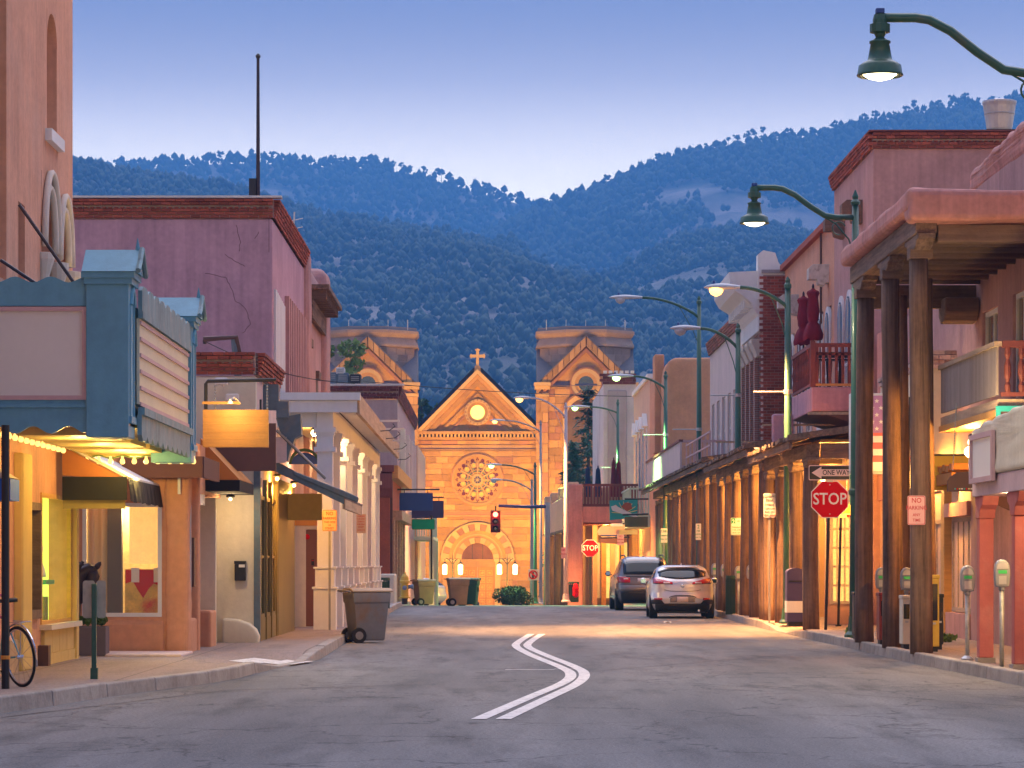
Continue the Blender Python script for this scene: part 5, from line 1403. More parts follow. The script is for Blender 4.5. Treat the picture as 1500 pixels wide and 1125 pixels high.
for d, x, e in ((48.5, 7.6, 130), (56.5, 8.15, 140), (59.4, 8.3, 70)): lamp_fix('lit lamp in the passage behind the log posts, ' + {48.5: 'nearest', 56.5: 'middle', 59.4: 'farthest'}[d] + ' of three', x, d, 3.45 if d > 50 else 3.55, e)
# ---- tall rose block with brick cornice, then its long lower wing
TB = thing('rose_brick_cornice_block', 'tall rose stucco block with brick cornice and balcony on the right', 'building', (10, 76, 0))
kX, kD = 8.50, 68.4
bx('front_wall', m_rose, TB, kX, 14, kD, 76.2, 0, 10.75, bevel=.02)
cornice_y(TB, kD, kX - .02, 13.0, 11.1, m_brick, rows=5, bh=.07)
cornice_x(TB, kX, kD + .05, 76.2, 11.1, m_brick, rows=5, bh=.07, facing=-1)
bx('coping', m_redwood, TB, kX - .12, 14, kD - .2, 76.2, 11.105, 11.14)
aw = [(69.8, 71.0), (72.2, 73.4), (73.9, 75.1)]
wall_x(kX + .02, 76.2, 89.2, 3.8, 10.0, [(77.0, 78.2, 4.9, 8.0), (78.9, 80.1, 4.9, 8.0), (81.6, 82.8, 4.9, 8.0), (84, 85.2, 4.9, 8.0), (86.4, 87.6, 4.9, 8.0)], .25, m_salmon, 'wing_wall', TB, facing=-1)
bx('wing_body', m_rose, TB, kX + .2, 14, 76.25, 89.2, 0, 10.0); bx('wing_base', m_tanwall, TB, kX + .02, kX + .3, 76.2, 89.2, 0, 3.8)
cp = MB(); cp.box(kX - .12, kX + .3, 76.25, 89.25, 10.0, 10.16); cp.build('wing_coping', m_brick, TB)
for d0, d1 in aw + [(77.0, 78.2), (78.9, 80.1), (81.6, 82.8), (84, 85.2), (86.4, 87.6)]:
    c = (d0 + d1) / 2; r_ = (d1 - d0) / 2; X_ = kX if d0 < 76 else kX + .02
    pts = [(c - r_, 4.9), (c + r_, 4.9)] + [(c + r_ * math.cos(math.pi * k / 10), 7.4 + .6 * math.sin(math.pi * k / 10)) for k in range(11)]
    w = MB().yz(pts, X_ - .05, X_ + .02).build('arched_window', m_white, TB)
    pts = [(c - r_ * .78, 5.05), (c + r_ * .78, 5.05)] + [(c + r_ * .78 * math.cos(math.pi * k / 10), 7.35 + .5 * math.sin(math.pi * k / 10)) for k in range(11)]
    MB().yz(pts, X_ - .062, X_ - .052).build('pane', m_glassblue, w)
    b_ = MB(); b_.box(X_ - .08, X_ - .06, c - .03, c + .03, 5.05, 7.8); b_.box(X_ - .08, X_ - .06, d0 + .14, d1 - .14, 6.2, 6.27); b_.build('glazing_bar', m_white, w)
def scupper(px_, y0, y1, mat, w_):
    D_ = F * kX / (px_ - VX)
    z1 = PZ(y0, D_); z0 = PZ(y1, D_)
    b_ = MB(); b_.xz([(kX + .03, z1), (kX - w_ * .75, z1), (kX - w_, z1 - .1), (kX - w_, z1 - .38), (kX - w_ * .55, z1 - .38), (kX - w_ * .5, z1 - .5), (kX - w_ * .2, z1 - .55), (kX - w_ * .12, z0), (kX + .03, z0)], D_ - .22, D_ + .22)
    b_.build('scupper', mat, TB, bevel=.01)
scupper(1262, 294, 328, m_woodx, .48); scupper(1236, 316, 350, m_woodx, .48)
m_flake = M('flaking_white_wood', (.62, .58, .55), var=.2, bump=.4, stain=(.2, .15, .13), stain_amt=.8, stain_scale=6)
scupper(1212, 388, 415, m_flake, .50); scupper(1168, 432, 462, m_flake, .55)
bx('roof_lip', m_rose, TB, kX + .05, 14, 76.2, 76.5, 10.0, 10.7)
MB().tube([(kX - .03, 79.0, 5), (kX - .03, 79.0, 10)], .03, 6).build('downpipe', m_darkbrown, TB)
# timber balcony
by0, by1, bxo = 71.5, 76.3, 7.46
b = bx('balcony', m_mauve, TB, bxo, kX + .01, by0, by1, 5.06, 5.62, bevel=.02)
MB().xz([(bxo + .02, 5.055), (kX, 5.055), (kX, 4.75), (bxo + .35, 4.98)], by0 + .05, by1).build('balcony_under', m_darkbrown, b)
bx('top_rail', m_redwood, b, bxo - .03, kX - .02, by0, by0 + .08, 6.55, 6.64); bx('mid_rail', m_redwood, b, bxo, kX - .02, by0 + .02, by0 + .06, 6.36, 6.42); bx('bottom_rail', m_orangewood, b, bxo, kX - .02, by0 + .01, by0 + .07, 5.64, 5.70)
bx('side_top_rail', m_redwood, b, bxo - .03, bxo + .05, by0 + .09, by1, 6.55, 6.64); bx('side_bottom_rail', m_redwood, b, bxo, bxo + .05, by0 + .09, by1, 5.66, 5.72)
for k in range(7):
    x = bxo + .12 + .15 * k
    MB().box(x - .035, x + .035, by0 + .02, by0 + .06, 5.7, 6.55).build('baluster', m_redwood, b)
for k in range(12):
    d = by0 + .25 + .39 * k
    MB().lathe((bxo + .02, d, 5.72), [(.03, 0), (.035, .15), (.018, .25), (.04, .42), (.018, .6), (.035, .7), (.03, .83)], 6).build('baluster', m_redwood, b)
bx('corner_post', m_redwood, b, bxo - .04, bxo + .08, by0 - .03, by0 + .1, 5.62, 6.7)
for px_, y0, y1, dd in ((1177, 433, 505, 75), (1191, 422, 498, 73)):
    x, _, zt_ = P(px_, y0, dd); zb2 = PZ(y1, dd)
    q = thing('closed_umbrella', 'closed maroon patio umbrella on the timber balcony, ' + ('left' if px_ < 1180 else 'right') + ' one', 'umbrella', (x, dd, 5.62), 'balcony umbrellas')
    n_ = 14; rows = []
    for zf, rr in ((0, .02), (.03, .05), (.06, .11), (.10, .13), (.18, .10), (.30, .12), (.45, .15), (.60, .13), (.66, .10), (.70, .14), (.82, .19), (.92, .22), (1.0, .21)):
        rows.append([(x + rr * (1 + .22 * math.cos(6 * 2 * math.pi * k / n_ + zf * 3)) * math.cos(2 * math.pi * k / n_), dd + rr * (1 + .22 * math.cos(6 * 2 * math.pi * k / n_)) * math.sin(2 * math.pi * k / n_), zt_ - (zt_ - zb2) * zf + (.03 * math.sin(3 * k) if zf > .9 else 0)) for k in range(n_)])
    mb = MB(); mb.grid(rows, closed=True); mb.build('canopy', m_maroon, q, smooth=True)
    MB().tube([(x, dd, 5.62), (x, dd, zt_ + .06)], .025, 8).build('pole', m_bronze, q); MB().lathe((x, dd, zt_), [(.03, 0), (.03, .05), (.01, .1)], 8).build('finial', m_bronze, q)
for i, x in enumerate((7.8, 8.1, 8.32)):
    q = thing('bar_stool', 'black bar stool on the timber balcony, ' + ['left', 'middle', 'right'][i] + ' of three', 'stool', (x, 72.3, 5.62), 'balcony stools')
    bx('seat', m_iron, q, x - .13, x + .13, 72.2, 72.5, 6.28, 6.32)
    for sx in (-1, 1):
        for sy in (0, 1): MB().tube([(x + sx * .10, 72.25 + .2 * sy, 6.28), (x + sx * .14, 72.2 + .3 * sy, 5.62)], .018, 6).build('leg', m_iron, q)
    bx('backrest', m_iron, q, x - .13, x + .13, 72.48, 72.51, 6.36, 6.5)
    MB().tube([(x - .12, 72.5, 6.32), (x - .12, 72.5, 6.4)], .015, 5).build('back_post', m_iron, q); MB().tube([(x + .12, 72.5, 6.32), (x + .12, 72.5, 6.4)], .015, 5).build('back_post', m_iron, q)
q = thing('roof_vent', 'large galvanised round roof vent on the tall rose block', 'vent', P(1464, 195, 72)); x, y, z = PX(1464, 72), 72, 11.62
MB().lathe((x, y, z), [(.28, 0), (.3, .08), (.34, .35), (.38, .6), (.40, .68), (.40, .72), (.36, .73), (.14, .76), (.12, .78)], 24).build('drum', MATS['metal_coping'], q); MB().lathe((x, y, z), [(.353, .40), (.36, .42), (.353, .44)], 24).build('band', m_galv, q)
bx('curb', m_iron, q, x - .36, x + .36, y - .36, y + .36, z - .95, z + .02)
# ---- log arcades along the right pavement
def arcade(name, label, d0, d1, ze, posts, X=6.62, eave=6.12, seed=0, wallX=8.5, lit=True, near_face=True, mat=m_peach):
    A_ = thing(name, label, 'arcade', (X, (d0 + d1) / 2, 0))
    zb3 = ze - .50
    for i, d in enumerate(posts):
        timber(A_, X + .04, d, gz(d) + .13, zb3 - .18 + gz(d) * .5, .165, seed=seed + i)
        corbel_y(A_, X + .04, d, zb3 + .02 + gz(d) * .5, w=.13, L_=.62, h=.2)
    bx('beam', m_woodrough, A_, X - .1, X + .18, d0, d1, zb3 + .025, zb3 + .32, bevel=.02)
    # roof: rough boards ending in a ragged eave
    d = d0 - .2; i = 0
    while d < d1:
        w = rnd.uniform(.35, .55)
        q = MB(); e = eave - rnd.uniform(0, .10)
        q.prism([(e, d, ze - .14), (wallX + .1, d, ze + .30), (wallX + .1, d, ze + .36), (e, d, ze - .06)], (0, min(w - .02, d1 - d), 0))
        q.build('roof_board', m_woodrough, A_); d += w
    bx('eave_board', m_woodrough, A_, eave + .02, eave + .09, d0 - .15, d1, ze - .30, ze - .15)
    bx('ceiling', m_orangewood, A_, X + .2, wallX, d0, d1, zb3 + .34, zb3 + .40)
    if near_face:
        MB().xz([(eave - .02, ze - .14), (wallX + .4, ze + .22), (wallX + .4, ze + .40), (eave - .02, ze - .02)], d0 - .28, d0 - .21).build('end_board', m_woodrough, A_)
        bx('end_cap', m_woodpale, A_, eave + .4, wallX + .4, d0 - .3, d0 - .18, ze + .40, ze + .45)
        bx('end_beam', m_woodx, A_, X + .2, wallX + .3, d0 - .1, d0 + .15, zb3 - .0, zb3 + .32)
    return A_
A1 = arcade('log_arcade', 'timber arcade on log posts right behind the stop sign', 63.6, 73.6, 4.18, [64.0, 67.2, 70.4, 73.3], seed=30)
A2 = arcade('log_arcade', 'timber arcade on log posts beside the silver hatchback', 74.2, 89, 4.42, [74.6, 77.6, 80.4, 83.2, 86, 88.6], seed=50)
A3 = arcade('log_arcade', 'long timber arcade on close-set log posts behind the parked cars', 89.6, 126, 4.62, [90.2 + 2.8 * k for k in range(13)], seed=70, X=6.72)
GF = thing('arcade_shopfronts', 'orange-lit stucco shopfronts behind the right arcades', 'building', (8.9, 90, 0))
bx('wall', m_peach, GF, 8.46, 8.5, 68.6, 126, -.2, 4.2)
for k in range(18):
    d = 69.5 + 3.05 * k
    bx('pilaster', m_tanwall, GF, 8.34, 8.46, d - .5, d - .1, gz(d), 3.6)
    window_x(GF, 8.44, d, d + 1.9, .6 + gz(d), 2.7 + gz(d), m_cream, m_glasswarm if k % 3 else m_lit1, facing=-1, bars=(3, 4), rec=-.03)
bx('corner_pier', m_peach, GF, 6.9, 7.35, 72.6, 73.4, .14, 3.6, bevel=.04)
bx('corner_pier', m_peach, GF, 7.5, 8.46, 68.6, 68.9, .14, 3.7)
window_y(GF, 68.6, 7.55, 8.05, .6, 2.7, m_cream, m_lit1, bars=(3, 5), rec=-.06)
for i, (d, e) in enumerate(((65.5, 250), (70.5, 250), (76.5, 250), (82, 250), (88, 250), (94, 250), (101, 250), (108, 250), (116, 250), (123, 250))):
    q = lamp_fix('lit lamp under the right arcade ceiling, number %s from the stop sign' % ['one', 'two', 'three', 'four', 'five', 'six', 'seven', 'eight', 'nine', 'ten'][i], 7.6, d, 3.6 if d < 74 else 3.9, e)
bx('stub_wall', m_mauve, GF, 6.75, 7.25, 73.7, 74.1, 3.6, 5.1, bevel=.05, seg=3)
# ---- brick building with white pressed cornice
K = thing('brick_cornice_building', 'red brick building with projecting white pressed-metal cornice on the right', 'building', (9, 92, 0))
qX, qD = 7.9, 89.3
bx('body', m_brickwall, K, qX, 12, qD + .02, 95.8, 3.9, 9.4)
bx('mortar_bed', m_mortar, K, qX, 8.55, qD - .0, qD + .018, 4.6, 9.9)
r_ = 0; z = 4.6
while z < 9.85:
    brick_course_y(K, qD, qX, 8.55, z, m_brick, bl=.22, bh=.085, out=.02, offset=-.11 * (r_ % 2)); z += .085; r_ += 1
bx('coping', M('grey_coping', (.35, .32, .32)), K, qX - .05, 9, qD - .05, qD + .3, 9.95, 10.05)
prof = [(qX + .05, 8.3), (qX - .12, 8.3), (qX - .12, 8.75), (qX - .2, 8.85), (qX - .3, 9.1), (qX - .55, 9.3), (qX - .8, 9.45), (qX - .95, 9.7), (qX - .98, 10.0), (qX + .05, 10.05)]
MB().xz(prof, qD + .2, 95.8).build('cornice', m_white, K)
MB().xz([(qX + .5, 9.2), (qX - .15, 9.2), (qX - .15, 10.5), (qX + .0, 10.62), (qX + .35, 10.55), (qX + .45, 10.25), (qX + .6, 10.1)], qD + .02, qD + .6).build('cornice_pedestal', m_white, K)
for k in range(9): piece('dentil', m_white, K, qX - .5, qX - .1, qD + .7 + .7 * k, qD + 1.0 + .7 * k, 9.0, 9.28)
for k in range(4):
    d = qD + .9 + 1.55 * k
    w = bx('window', m_glass, K, qX - .02, qX + .01, d, d + .75, 5.0, 7.6); bx('window_sill', m_stonepale, w, qX - .14, qX, d - .1, d + .85, 4.82, 4.98)
    MB().xz([(qX, 7.6), (qX - .10, 7.6), (qX - .16, 7.75), (qX - .28, 8.0), (qX - .28, 8.1), (qX, 8.1)], d - .12, d + .87).build('window_hood', m_stonepale, w)
    bx('pilaster', m_brickwall, K, qX - .1, qX, d + .9, d + 1.3, 4.4, 8.2)
bx('roof_edge', m_white, K, qX + .05, 9.5, qD + .5, 95.8, 9.4, 10.0)
PW = thing('pale_two_storey_building', 'pale pink two-storey building with tall windows after the brick one', 'building', (9, 103, 0))
wins = [(97 + 2.45 * k, 98.3 + 2.45 * k, 4.9, 7.2) for k in range(6)]
wall_x(qX + .03, 95.9, 111.5, 3.9, 9.1, wins, .2, m_palepink, 'wall', PW, facing=-1); bx('body', m_palepink, PW, qX + .2, 12, 95.9, 111.5, 0, 9.1)
for w in wins: window_x(PW, qX + .03, *w, m_white, m_glasswarm, facing=-1, bars=(1, 2), rec=.06)
cornice_x(PW, qX + .03, 95.9, 111.5, 9.5, m_brick, rows=5, bh=.09, bl=.9, facing=-1)
# far right: orange adobe end wall, peach front, grey-purple brick-topped, evergreen etc.
OA = thing('orange_adobe_building', 'orange adobe end wall with rounded shoulder and small chimney', 'building', (8, 127, gz(127)))
MB().xz([(PX(972, 123), -1), (PX(972, 123), PZ(560, 123)), (PX(974, 123), PZ(540, 123)), (PX(980, 123), PZ(528, 123)), (PX(990, 123), PZ(524, 123)), (PX(1050, 123), PZ(523, 123)), (PX(1050, 123), -1)], 123, 134).build('wall', m_terra, OA, bevel=.15, seg=3, wob=.08)
bx('chimney', m_terra, OA, PX(957, 126), PX(971, 126), 125, 126.5, 6, PZ(519, 125), bevel=.05)
PF = thing('peach_townhouse', 'narrow peach townhouse front with white pedimented windows', 'building', (7.5, 140, gz(140)))
wins = [(136 + 3.2 * k, 137.6 + 3.2 * k, 4.6, 7.6) for k in range(4)]
wall_x(6.9, 134, 149, gz(149) - .3, 9.6, wins, .2, m_peach, 'wall', PF, facing=-1); bx('body', m_peach, PF, 7.0, 10, 134.1, 149, gz(149) - .3, 9.5)
for w in wins:
    q = window_x(PF, 6.9, *w, m_white, m_glassblue, facing=-1, bars=(1, 2), rec=.0, fw=.25)
    MB().yz([(w[0] - .2, 7.6), (w[1] + .2, 7.6), ((w[0] + w[1]) / 2, 8.2)], 6.7, 6.9).build('pediment', m_white, q)
bx('parapet', m_white, PF, 6.8, 7.2, 134, 149, 9.6, 9.8)
bx('balcony_floor', m_mint, PF, 5.95, 6.9, 133, 141, 3.1, 3.6); bx('balcony_rail', m_mint, PF, 5.95, 6.02, 133, 141, 4.72, 4.8); bx('balcony_end_rail', m_mint, PF, 6.03, 6.9, 133, 133.06, 4.72, 4.8)
for k in range(7): piece('baluster', m_mint, PF, 6.0 + .13 * k, 6.05 + .13 * k, 133.0, 133.05, 3.6, 4.72)
for k in range(12): piece('baluster', m_mint, PF, 5.96, 6.01, 133.3 + .65 * k, 133.36 + .65 * k, 3.6, 4.72)
GP = thing('purple_grey_building', 'purple-grey stained wall with crenellated brick parapet before the right church tower', 'building', (7, 162, gz(160)))
bx('wall', M('stained_plaster', (.62, .55, .56), var=.1, bump=.3, stain=(.30, .20, .24), stain_amt=.9, stain_scale=.16), GP, PX(884, 158), PX(932, 158), 158, 175, gz(160) - .5, PZ(563, 158))
bx('patch', m_greywash, GP, PX(890, 158), PX(918, 158), 157.9, 158.0, 0, PZ(572, 158), bevel=.3)
for r_ in range(4): brick_course_y(GP, 158, PX(883, 158), PX(932, 158), PZ(563, 158) + .14 * r_, m_brickdark, bl=.34, bh=.14, out=.1, offset=-.17 * (r_ % 2))
for k in range(6): piece('merlon', m_white, GP, PX(884 + 8 * k, 158), PX(889 + 8 * k, 158), 157.9, 158.3, PZ(547, 158), PZ(543, 158))
# ---- pink corner building with timber balcony and posts
g = gz(140)
CB = thing('pink_corner_building', 'pink adobe corner building with timber balcony behind the far stop sign', 'building', (4.6, 146, g))
fD = 140.0; zc = PZ(765, fD); zt_ = PZ(710, fD)
bx('corner_pier', m_pinkadobe, CB, PX(832, fD), PX(854, fD), fD, fD + 1.2, g - .3, zt_ + .03, bevel=.08, seg=3)
bx('balcony_front', m_pinkadobe, CB, PX(854, fD), PX(935, fD), fD + .1, fD + .5, zc, PZ(742, fD))
bx('ceiling', m_redwood, CB, PX(854, fD), PX(935, fD), fD + .5, fD + 5, zc - .1, zc - .01)
bx('back_wall', m_tanwall, CB, PX(854, fD), PX(960, fD), fD + 5, fD + 5.3, g - .3, zt_)
bx('rail_top', m_redwood, CB, PX(854, fD), PX(935, fD), fD + .2, fD + .35, PZ(712, fD), PZ(708.5, fD)); bx('rail_bottom', m_redwood, CB, PX(854, fD), PX(935, fD), fD + .2, fD + .35, PZ(742, fD), PZ(738, fD))
for k in range(17): piece('baluster', m_redwood, CB, PX(856 + 4.6 * k, fD), PX(858.4 + 4.6 * k, fD), fD + .22, fD + .33, PZ(738, fD), PZ(712, fD))
for k in range(4):
    px0 = 868 + 13 * k
    bx('shop_pier', m_orangewood if k % 2 else m_peach, CB, PX(px0, 144), PX(px0 + 7, 144), 144, 144.4, g - .3, zc - .1); bx('shop_window', m_lit1 if k != 0 else m_signwhite, CB, PX(px0 + 7, 144.5), PX(px0 + 13, 144.5), 144.5, 144.6, g + .3, zc - .9)
# receding side of the corner building
sx0, sx1 = PX(832, fD), PX(797, 172)
def side(dz0, dz1, t0, t1, th, name, mat):
    d0, d1 = 140.05 + 32 * t0, 140 + 32 * t1
    xa_, xb_ = sx0 + (sx1 - sx0) * t0, sx0 + (sx1 - sx0) * t1
    return MB().prism([(xa_, d0, dz0), (xb_, d1, dz0), (xb_ + th, d1, dz0), (xa_ + th, d0, dz0)], (0, 0, dz1 - dz0)).build(name, mat, CB, bevel=.05)
side(PZ(775, 140), PZ(724, 140), 0, 1, .5, 'side_parapet', m_peach)
for t in (0.0, .33, .66, .95): side(PZ(724, 140), PZ(706, 140), t, t + .05, .5, 'parapet_pier', m_peach)
for t in (.22, .48, .74, .95):
    d = 140 + 32 * t; timber(CB, sx0 + (sx1 - sx0) * t + .2, d, gz(d) - .3, PZ(775, 140), .26, seed=int(t * 100))
side(PZ(778, 140), PZ(765, 140), .06, 1, .6, 'side_beam', m_woodrough)
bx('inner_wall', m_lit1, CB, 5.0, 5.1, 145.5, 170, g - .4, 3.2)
for i, d in enumerate((150, 160)): lamp_fix('lit lamp in the porch of the pink corner building, ' + ('nearer' if i == 0 else 'farther'), 4.2, d, 2.9, 260)
lamp_fix('lit lamp inside the pink corner shop', PX(890, 142), 142, zc - .12, 260)
for px_, y0, y1 in ((861, 683, 710), (876, 684, 710), (899, 672, 710), (906, 674, 710)):
    x, _, z1 = P(px_, y0, 142); z0 = PZ(y1 + 18, 142)
    q = thing('closed_umbrella', {861: 'leftmost closed navy', 876: 'second closed navy', 899: 'third closed dark', 906: 'rightmost closed purplish'}[px_] + ' umbrella on the pink balcony', 'umbrella', (x, 142, PZ(742, fD)), 'pink balcony umbrellas')
    MB().lathe((x, 142, z0), [(.16, 0), (.19, .15), (.15, .5), (.12, .9), (.10, (z1 - z0) * .9), (.02, z1 - z0)], 8).build('canopy', m_navycloth if px_ < 890 else m_maroon, q); MB().tube([(x, 142, PZ(742, fD)), (x, 142, z1 + .06)], .03, 6).build('pole', m_bronze, q)
# hanging signs near the corner building
def board(name, label, D, pts, mat, extra=None, hang=None):
    cx_ = sum(p[0] for p in pts) / len(pts)
    t = thing(name, label, 'sign', P(cx_, sum(p[1] for p in pts) / len(pts), D))
    MB().xz([(PX(x, D), PZ(y, D)) for x, y in pts], D, D + .08).build('panel', mat, t)
    if hang: MB().tube([P(*hang[0], D + .04), P(*hang[1], D + .04)], .04, 6).build('bracket', m_iron, t)
    return t
t = board('turquoise_sign', 'turquoise sign with sunburst and white band above the far shops', 129, [(893, 762), (934, 758), (934, 732), (893, 733)], m_turq, hang=((915, 731), (950, 731)))
D_ = 128.95
for k in range(9):
    a = R(15 + 20 * k); c0 = (PX(915, D_), PZ(752, D_)); e_ = (c0[0] + .55 * math.cos(a), min(c0[1] + .5 * math.sin(a), PZ(734, D_)))
    MB().tube([(c0[0], D_, c0[1]), (e_[0], D_, e_[1])], .014, 4).build('ray', m_signyellow, t)
MB().xz([(PX(x, D_), PZ(y, D_)) for x, y in ((895, 742), (901, 740), (912, 746), (934, 756), (934, 758.5), (912, 753), (897, 748))], D_ - .02, D_ + .01).build('white_band', m_signwhite, t)
MB().xz([(PX(x, D_), PZ(y, D_)) for x, y in ((910, 742), (916, 736), (924, 737), (926, 745), (918, 749))], D_ - .02, D_ + .0).build('red_shape', m_brickshop, t)
board('olive_sign', 'blank olive-brown sign board beside the turquoise sign', 126, [(915, 772), (949, 772), (949, 757), (915, 757)], m_signolive, hang=((912, 754), (950, 753)))
t = board('pointed_cream_sign', 'cream pointed sign board with blue edge over far shops', 134, [(877, 784), (875, 778), (880, 771), (915, 769), (915, 784)], m_peach, hang=((895, 768), (930, 766)))
bx('edge', m_signblue, t, PX(880, 134), PX(915, 134), 133.95, 134.0, PZ(785.5, 134), PZ(783.5, 134)); bx('white_slip', m_signwhite, t, PX(895, 134), PX(912, 134), 133.9, 133.95, PZ(771, 134), PZ(767, 134))
board('narrow_wooden_sign', 'narrow brown board with blue edge under the cream pointed sign', 134.5, [(879, 795), (878, 789), (920, 789), (920, 794), (905, 797)], m_brownpanel, hang=((880, 788), (922, 787)))
t = board('yellow_street_sign', 'pale yellow street name board on a dark post by the SUV', 110, [(907, 783), (934, 783), (934, 776), (907, 776)], m_signyellow)
bx('post', m_iron, t, PX(919, 110), PX(921, 110), 110.09, 110.14, gz(110) + .1, PZ(777, 110))
t = board('no_turn_sign', 'white no-turn sign with red ring by the far green poles', 150, [(774, 850), (789, 850), (789, 834), (774, 834)], m_signwhite)
MB().ring((PX(781, 150), PZ(842, 150)), .16, .22, 149.96, 149.99, 0, 360, 20).build('ring', m_red, t); bx('post', m_greypole, t, PX(780, 150), PX(782, 150), 150.09, 150.14, gz(150), PZ(835, 150))
MB().tube([(PX(778, 150), 149.96, PZ(838.5, 150)), (PX(785, 150), 149.96, PZ(845.5, 150))], .03, 4).build('bar', m_red, t); bx('arrow', m_iron, t, PX(779.5, 150), PX(782, 150), 149.97, 149.99, PZ(847, 150), PZ(838, 150))
# upper balcony rail over the long arcade
t = thing('roof_terrace_rail', 'pale pink panelled terrace rail above the long arcade', 'railing', (6.5, 112, 4.6))
bx('panel', m_palepink, t, 6.36, 6.42, 103.6, 126, 4.72, 5.62); bx('cap', m_redwood, t, 6.32, 6.46, 103.6, 126, 5.62, 5.70); bx('end_rail', m_pinktrim, t, 6.43, 7.9, 103.6, 103.68, 5.60, 5.68); bx('end_bottom', m_pinktrim, t, 6.43, 7.9, 103.6, 103.68, 4.75, 4.82)
for k in range(9): piece('baluster', m_pinktrim, t, 6.55 + .15 * k, 6.59 + .15 * k, 103.61, 103.67, 4.82, 5.6)
t = thing('slim_terrace_rail', 'thin pale rail on the middle arcade roof below the pale building', 'railing', (6.4, 93, 4.7))
for z in (4.95, 5.35): bx('rail', m_pinktrim, t, 6.38, 6.42, 89.8, 101, z, z + .05)
for k in range(7): piece('stanchion', m_pinktrim, t, 6.38, 6.42, 90 + 1.8 * k, 90.06 + 1.8 * k, 4.6, 5.38)
# ================================================================== CATHEDRAL
cD_ = 281.0
def cx(px): return PX(px, cD_)
def cz(py): return PZ(py, cD_)
CZ0 = gz(cD_)
CA = thing('cathedral', 'floodlit sandstone cathedral with rose window and arched portal at the street end', 'church', (cx(699), cD_, CZ0))
X0, X1, XC = cx(610), cx(792), cx(699.5)
ROSE = (XC, cz(703)); ARC = (XC, cz(819))
bx('nave', m_mortar, CA, X0, X1, cD_ + .06, cD_ + 30, CZ0 - .3, cz(640))
def inside(x0, x1, z0, z1):
    for (c, r) in ((ROSE, 2.25), (ARC, 3.1)):
        if all((x - c[0]) ** 2 + (z - c[1]) ** 2 < r * r for x in (x0, x1) for z in (z0, z1)): return True
    return x0 > ARC[0] - 3.15 and x1 < ARC[0] + 3.15 and z1 < ARC[1]
def ashlar(parent, D, xa, xb, za, zb, rh=.62, bl=1.5, skip=None, mat=None, name='stone'):
    z = za; r_ = 0
    while z < zb - .1:
        ze = min(z + rh * rnd.uniform(.85, 1.12), zb); x = xa - rnd.uniform(0, bl * .7)
        while x < xb:
            e = min(x + bl * rnd.uniform(.65, 1.2), xb); s_ = max(x, xa)
            if e - s_ > .15 and not (skip and skip(s_, e, z, ze)):
                piece(name, mat or (m_stonered if rnd.random() < .12 else m_stonepiece), parent, s_, e - .03, D - rnd.uniform(.015, .06), D + .1, z, ze - .03)
            x = e
        z = ze; r_ += 1
ashlar(CA, cD_, X0, X1, cz(893), cz(757), skip=inside)
ashlar(CA, cD_, X0, X1, cz(748), cz(660), rh=.56, skip=inside)
ashlar(CA, cD_, X0, X1, cz(652), cz(644), rh=.5, bl=1.2)
for y0, y1, o_ in ((757, 754.5, .14), (754.5, 749.5, .05), (749.5, 747.5, .12), (660, 658, .10), (654, 652, .14)): bx('string_course', m_stonered if y0 == 754.5 else m_stone, CA, X0 - .02, X1 + .02, cD_ - o_, cD_ + .1, cz(y0), cz(y1) - .005)
bx('cornice', m_stone, CA, X0 - .1, X1 + .1, cD_ - .5, cD_ + .2, cz(636), cz(632)); bx('cornice_bed', m_stone, CA, X0, X1, cD_ - .25, cD_ + .2, cz(644), cz(640.5))
for k in range(34): piece('dentil', m_stonelight, CA, X0 + .1 + .337 * k, X0 + .28 + .337 * k, cD_ - .4, cD_ + .1, cz(640.3), cz(636.2))
# gable
zg0, zg1 = cz(632), cz(541)
MB().xz([(X0 + .3, zg0 + .005), (X1 - .3, zg0 + .005), (XC, zg1 - .5)], cD_ + .25, cD_ + .6).build('gable_wall', m_stone, CA)
def rake(o0, w, y0, y1, mat, name):
    for s, xb in ((-1, X0), (1, X1)):
        a = Vector((xb, zg0)); b = Vector((XC, zg1)); n = Vector((-(b - a).y, (b - a).x)).normalized()
        if n.y < 0: n = -n
        p = [a - n * o0, b - n * (o0 * 1.0), b - n * (o0 + w), a - n * (o0 + w)]
        # mitre at the apex and foot
        sl_ = (b - a).normalized()
        def onx(pt, X): t = (X - pt.x) / sl_.x; return Vector((X, pt.y + sl_.y * t))
        def onz(pt, Z): t = (Z - pt.y) / sl_.y; return Vector((pt.x + sl_.x * t, Z))
        q = [onz(p[0], zg0 + .01), onx(p[1], XC), onx(p[2], XC), onz(p[3], zg0 + .01)]
        MB().xz([(v.x, v.y) for v in q], y0, y1).build(name, mat, CA)
rake(0, .32, cD_ - .6, cD_ + .5, m_stonelight, 'raking_coping'); rake(.34, .3, cD_ - .42, cD_ + .4, m_stone, 'raking_cornice'); rake(.66, .42, cD_ - .22, cD_ + .4, m_stone, 'raking_moulding'); rake(1.5, .25, cD_ + .02, cD_ + .4, m_stone, 'raking_moulding'); rake(2.1, .2, cD_ + .12, cD_ + .4, m_stonered, 'raking_moulding')
for s in (-1, 1):
    for k in range(20):
        t = (k + .8) / 21.5; x = XC + s * (X1 - X0) / 2 * (1 - t) * .985; z = zg0 + (zg1 - zg0) * t - .92
        if z > zg0: piece('rake_dentil', m_stonered, CA, x - .12, x + .12, cD_ - .32, cD_ - .2, z, z + .22)
def skipg(x0, x1, z0, z1):
    f = lambda x, z: z < zg0 + (zg1 - zg0) * (1 - abs(x - XC) / ((X1 - X0) / 2)) - 1.9
    return not (f(x0, z1) and f(x1, z1)) or all((x - XC) ** 2 + (z - cz(604)) ** 2 < 1.2 for x in (x0, x1) for z in (z0, z1))
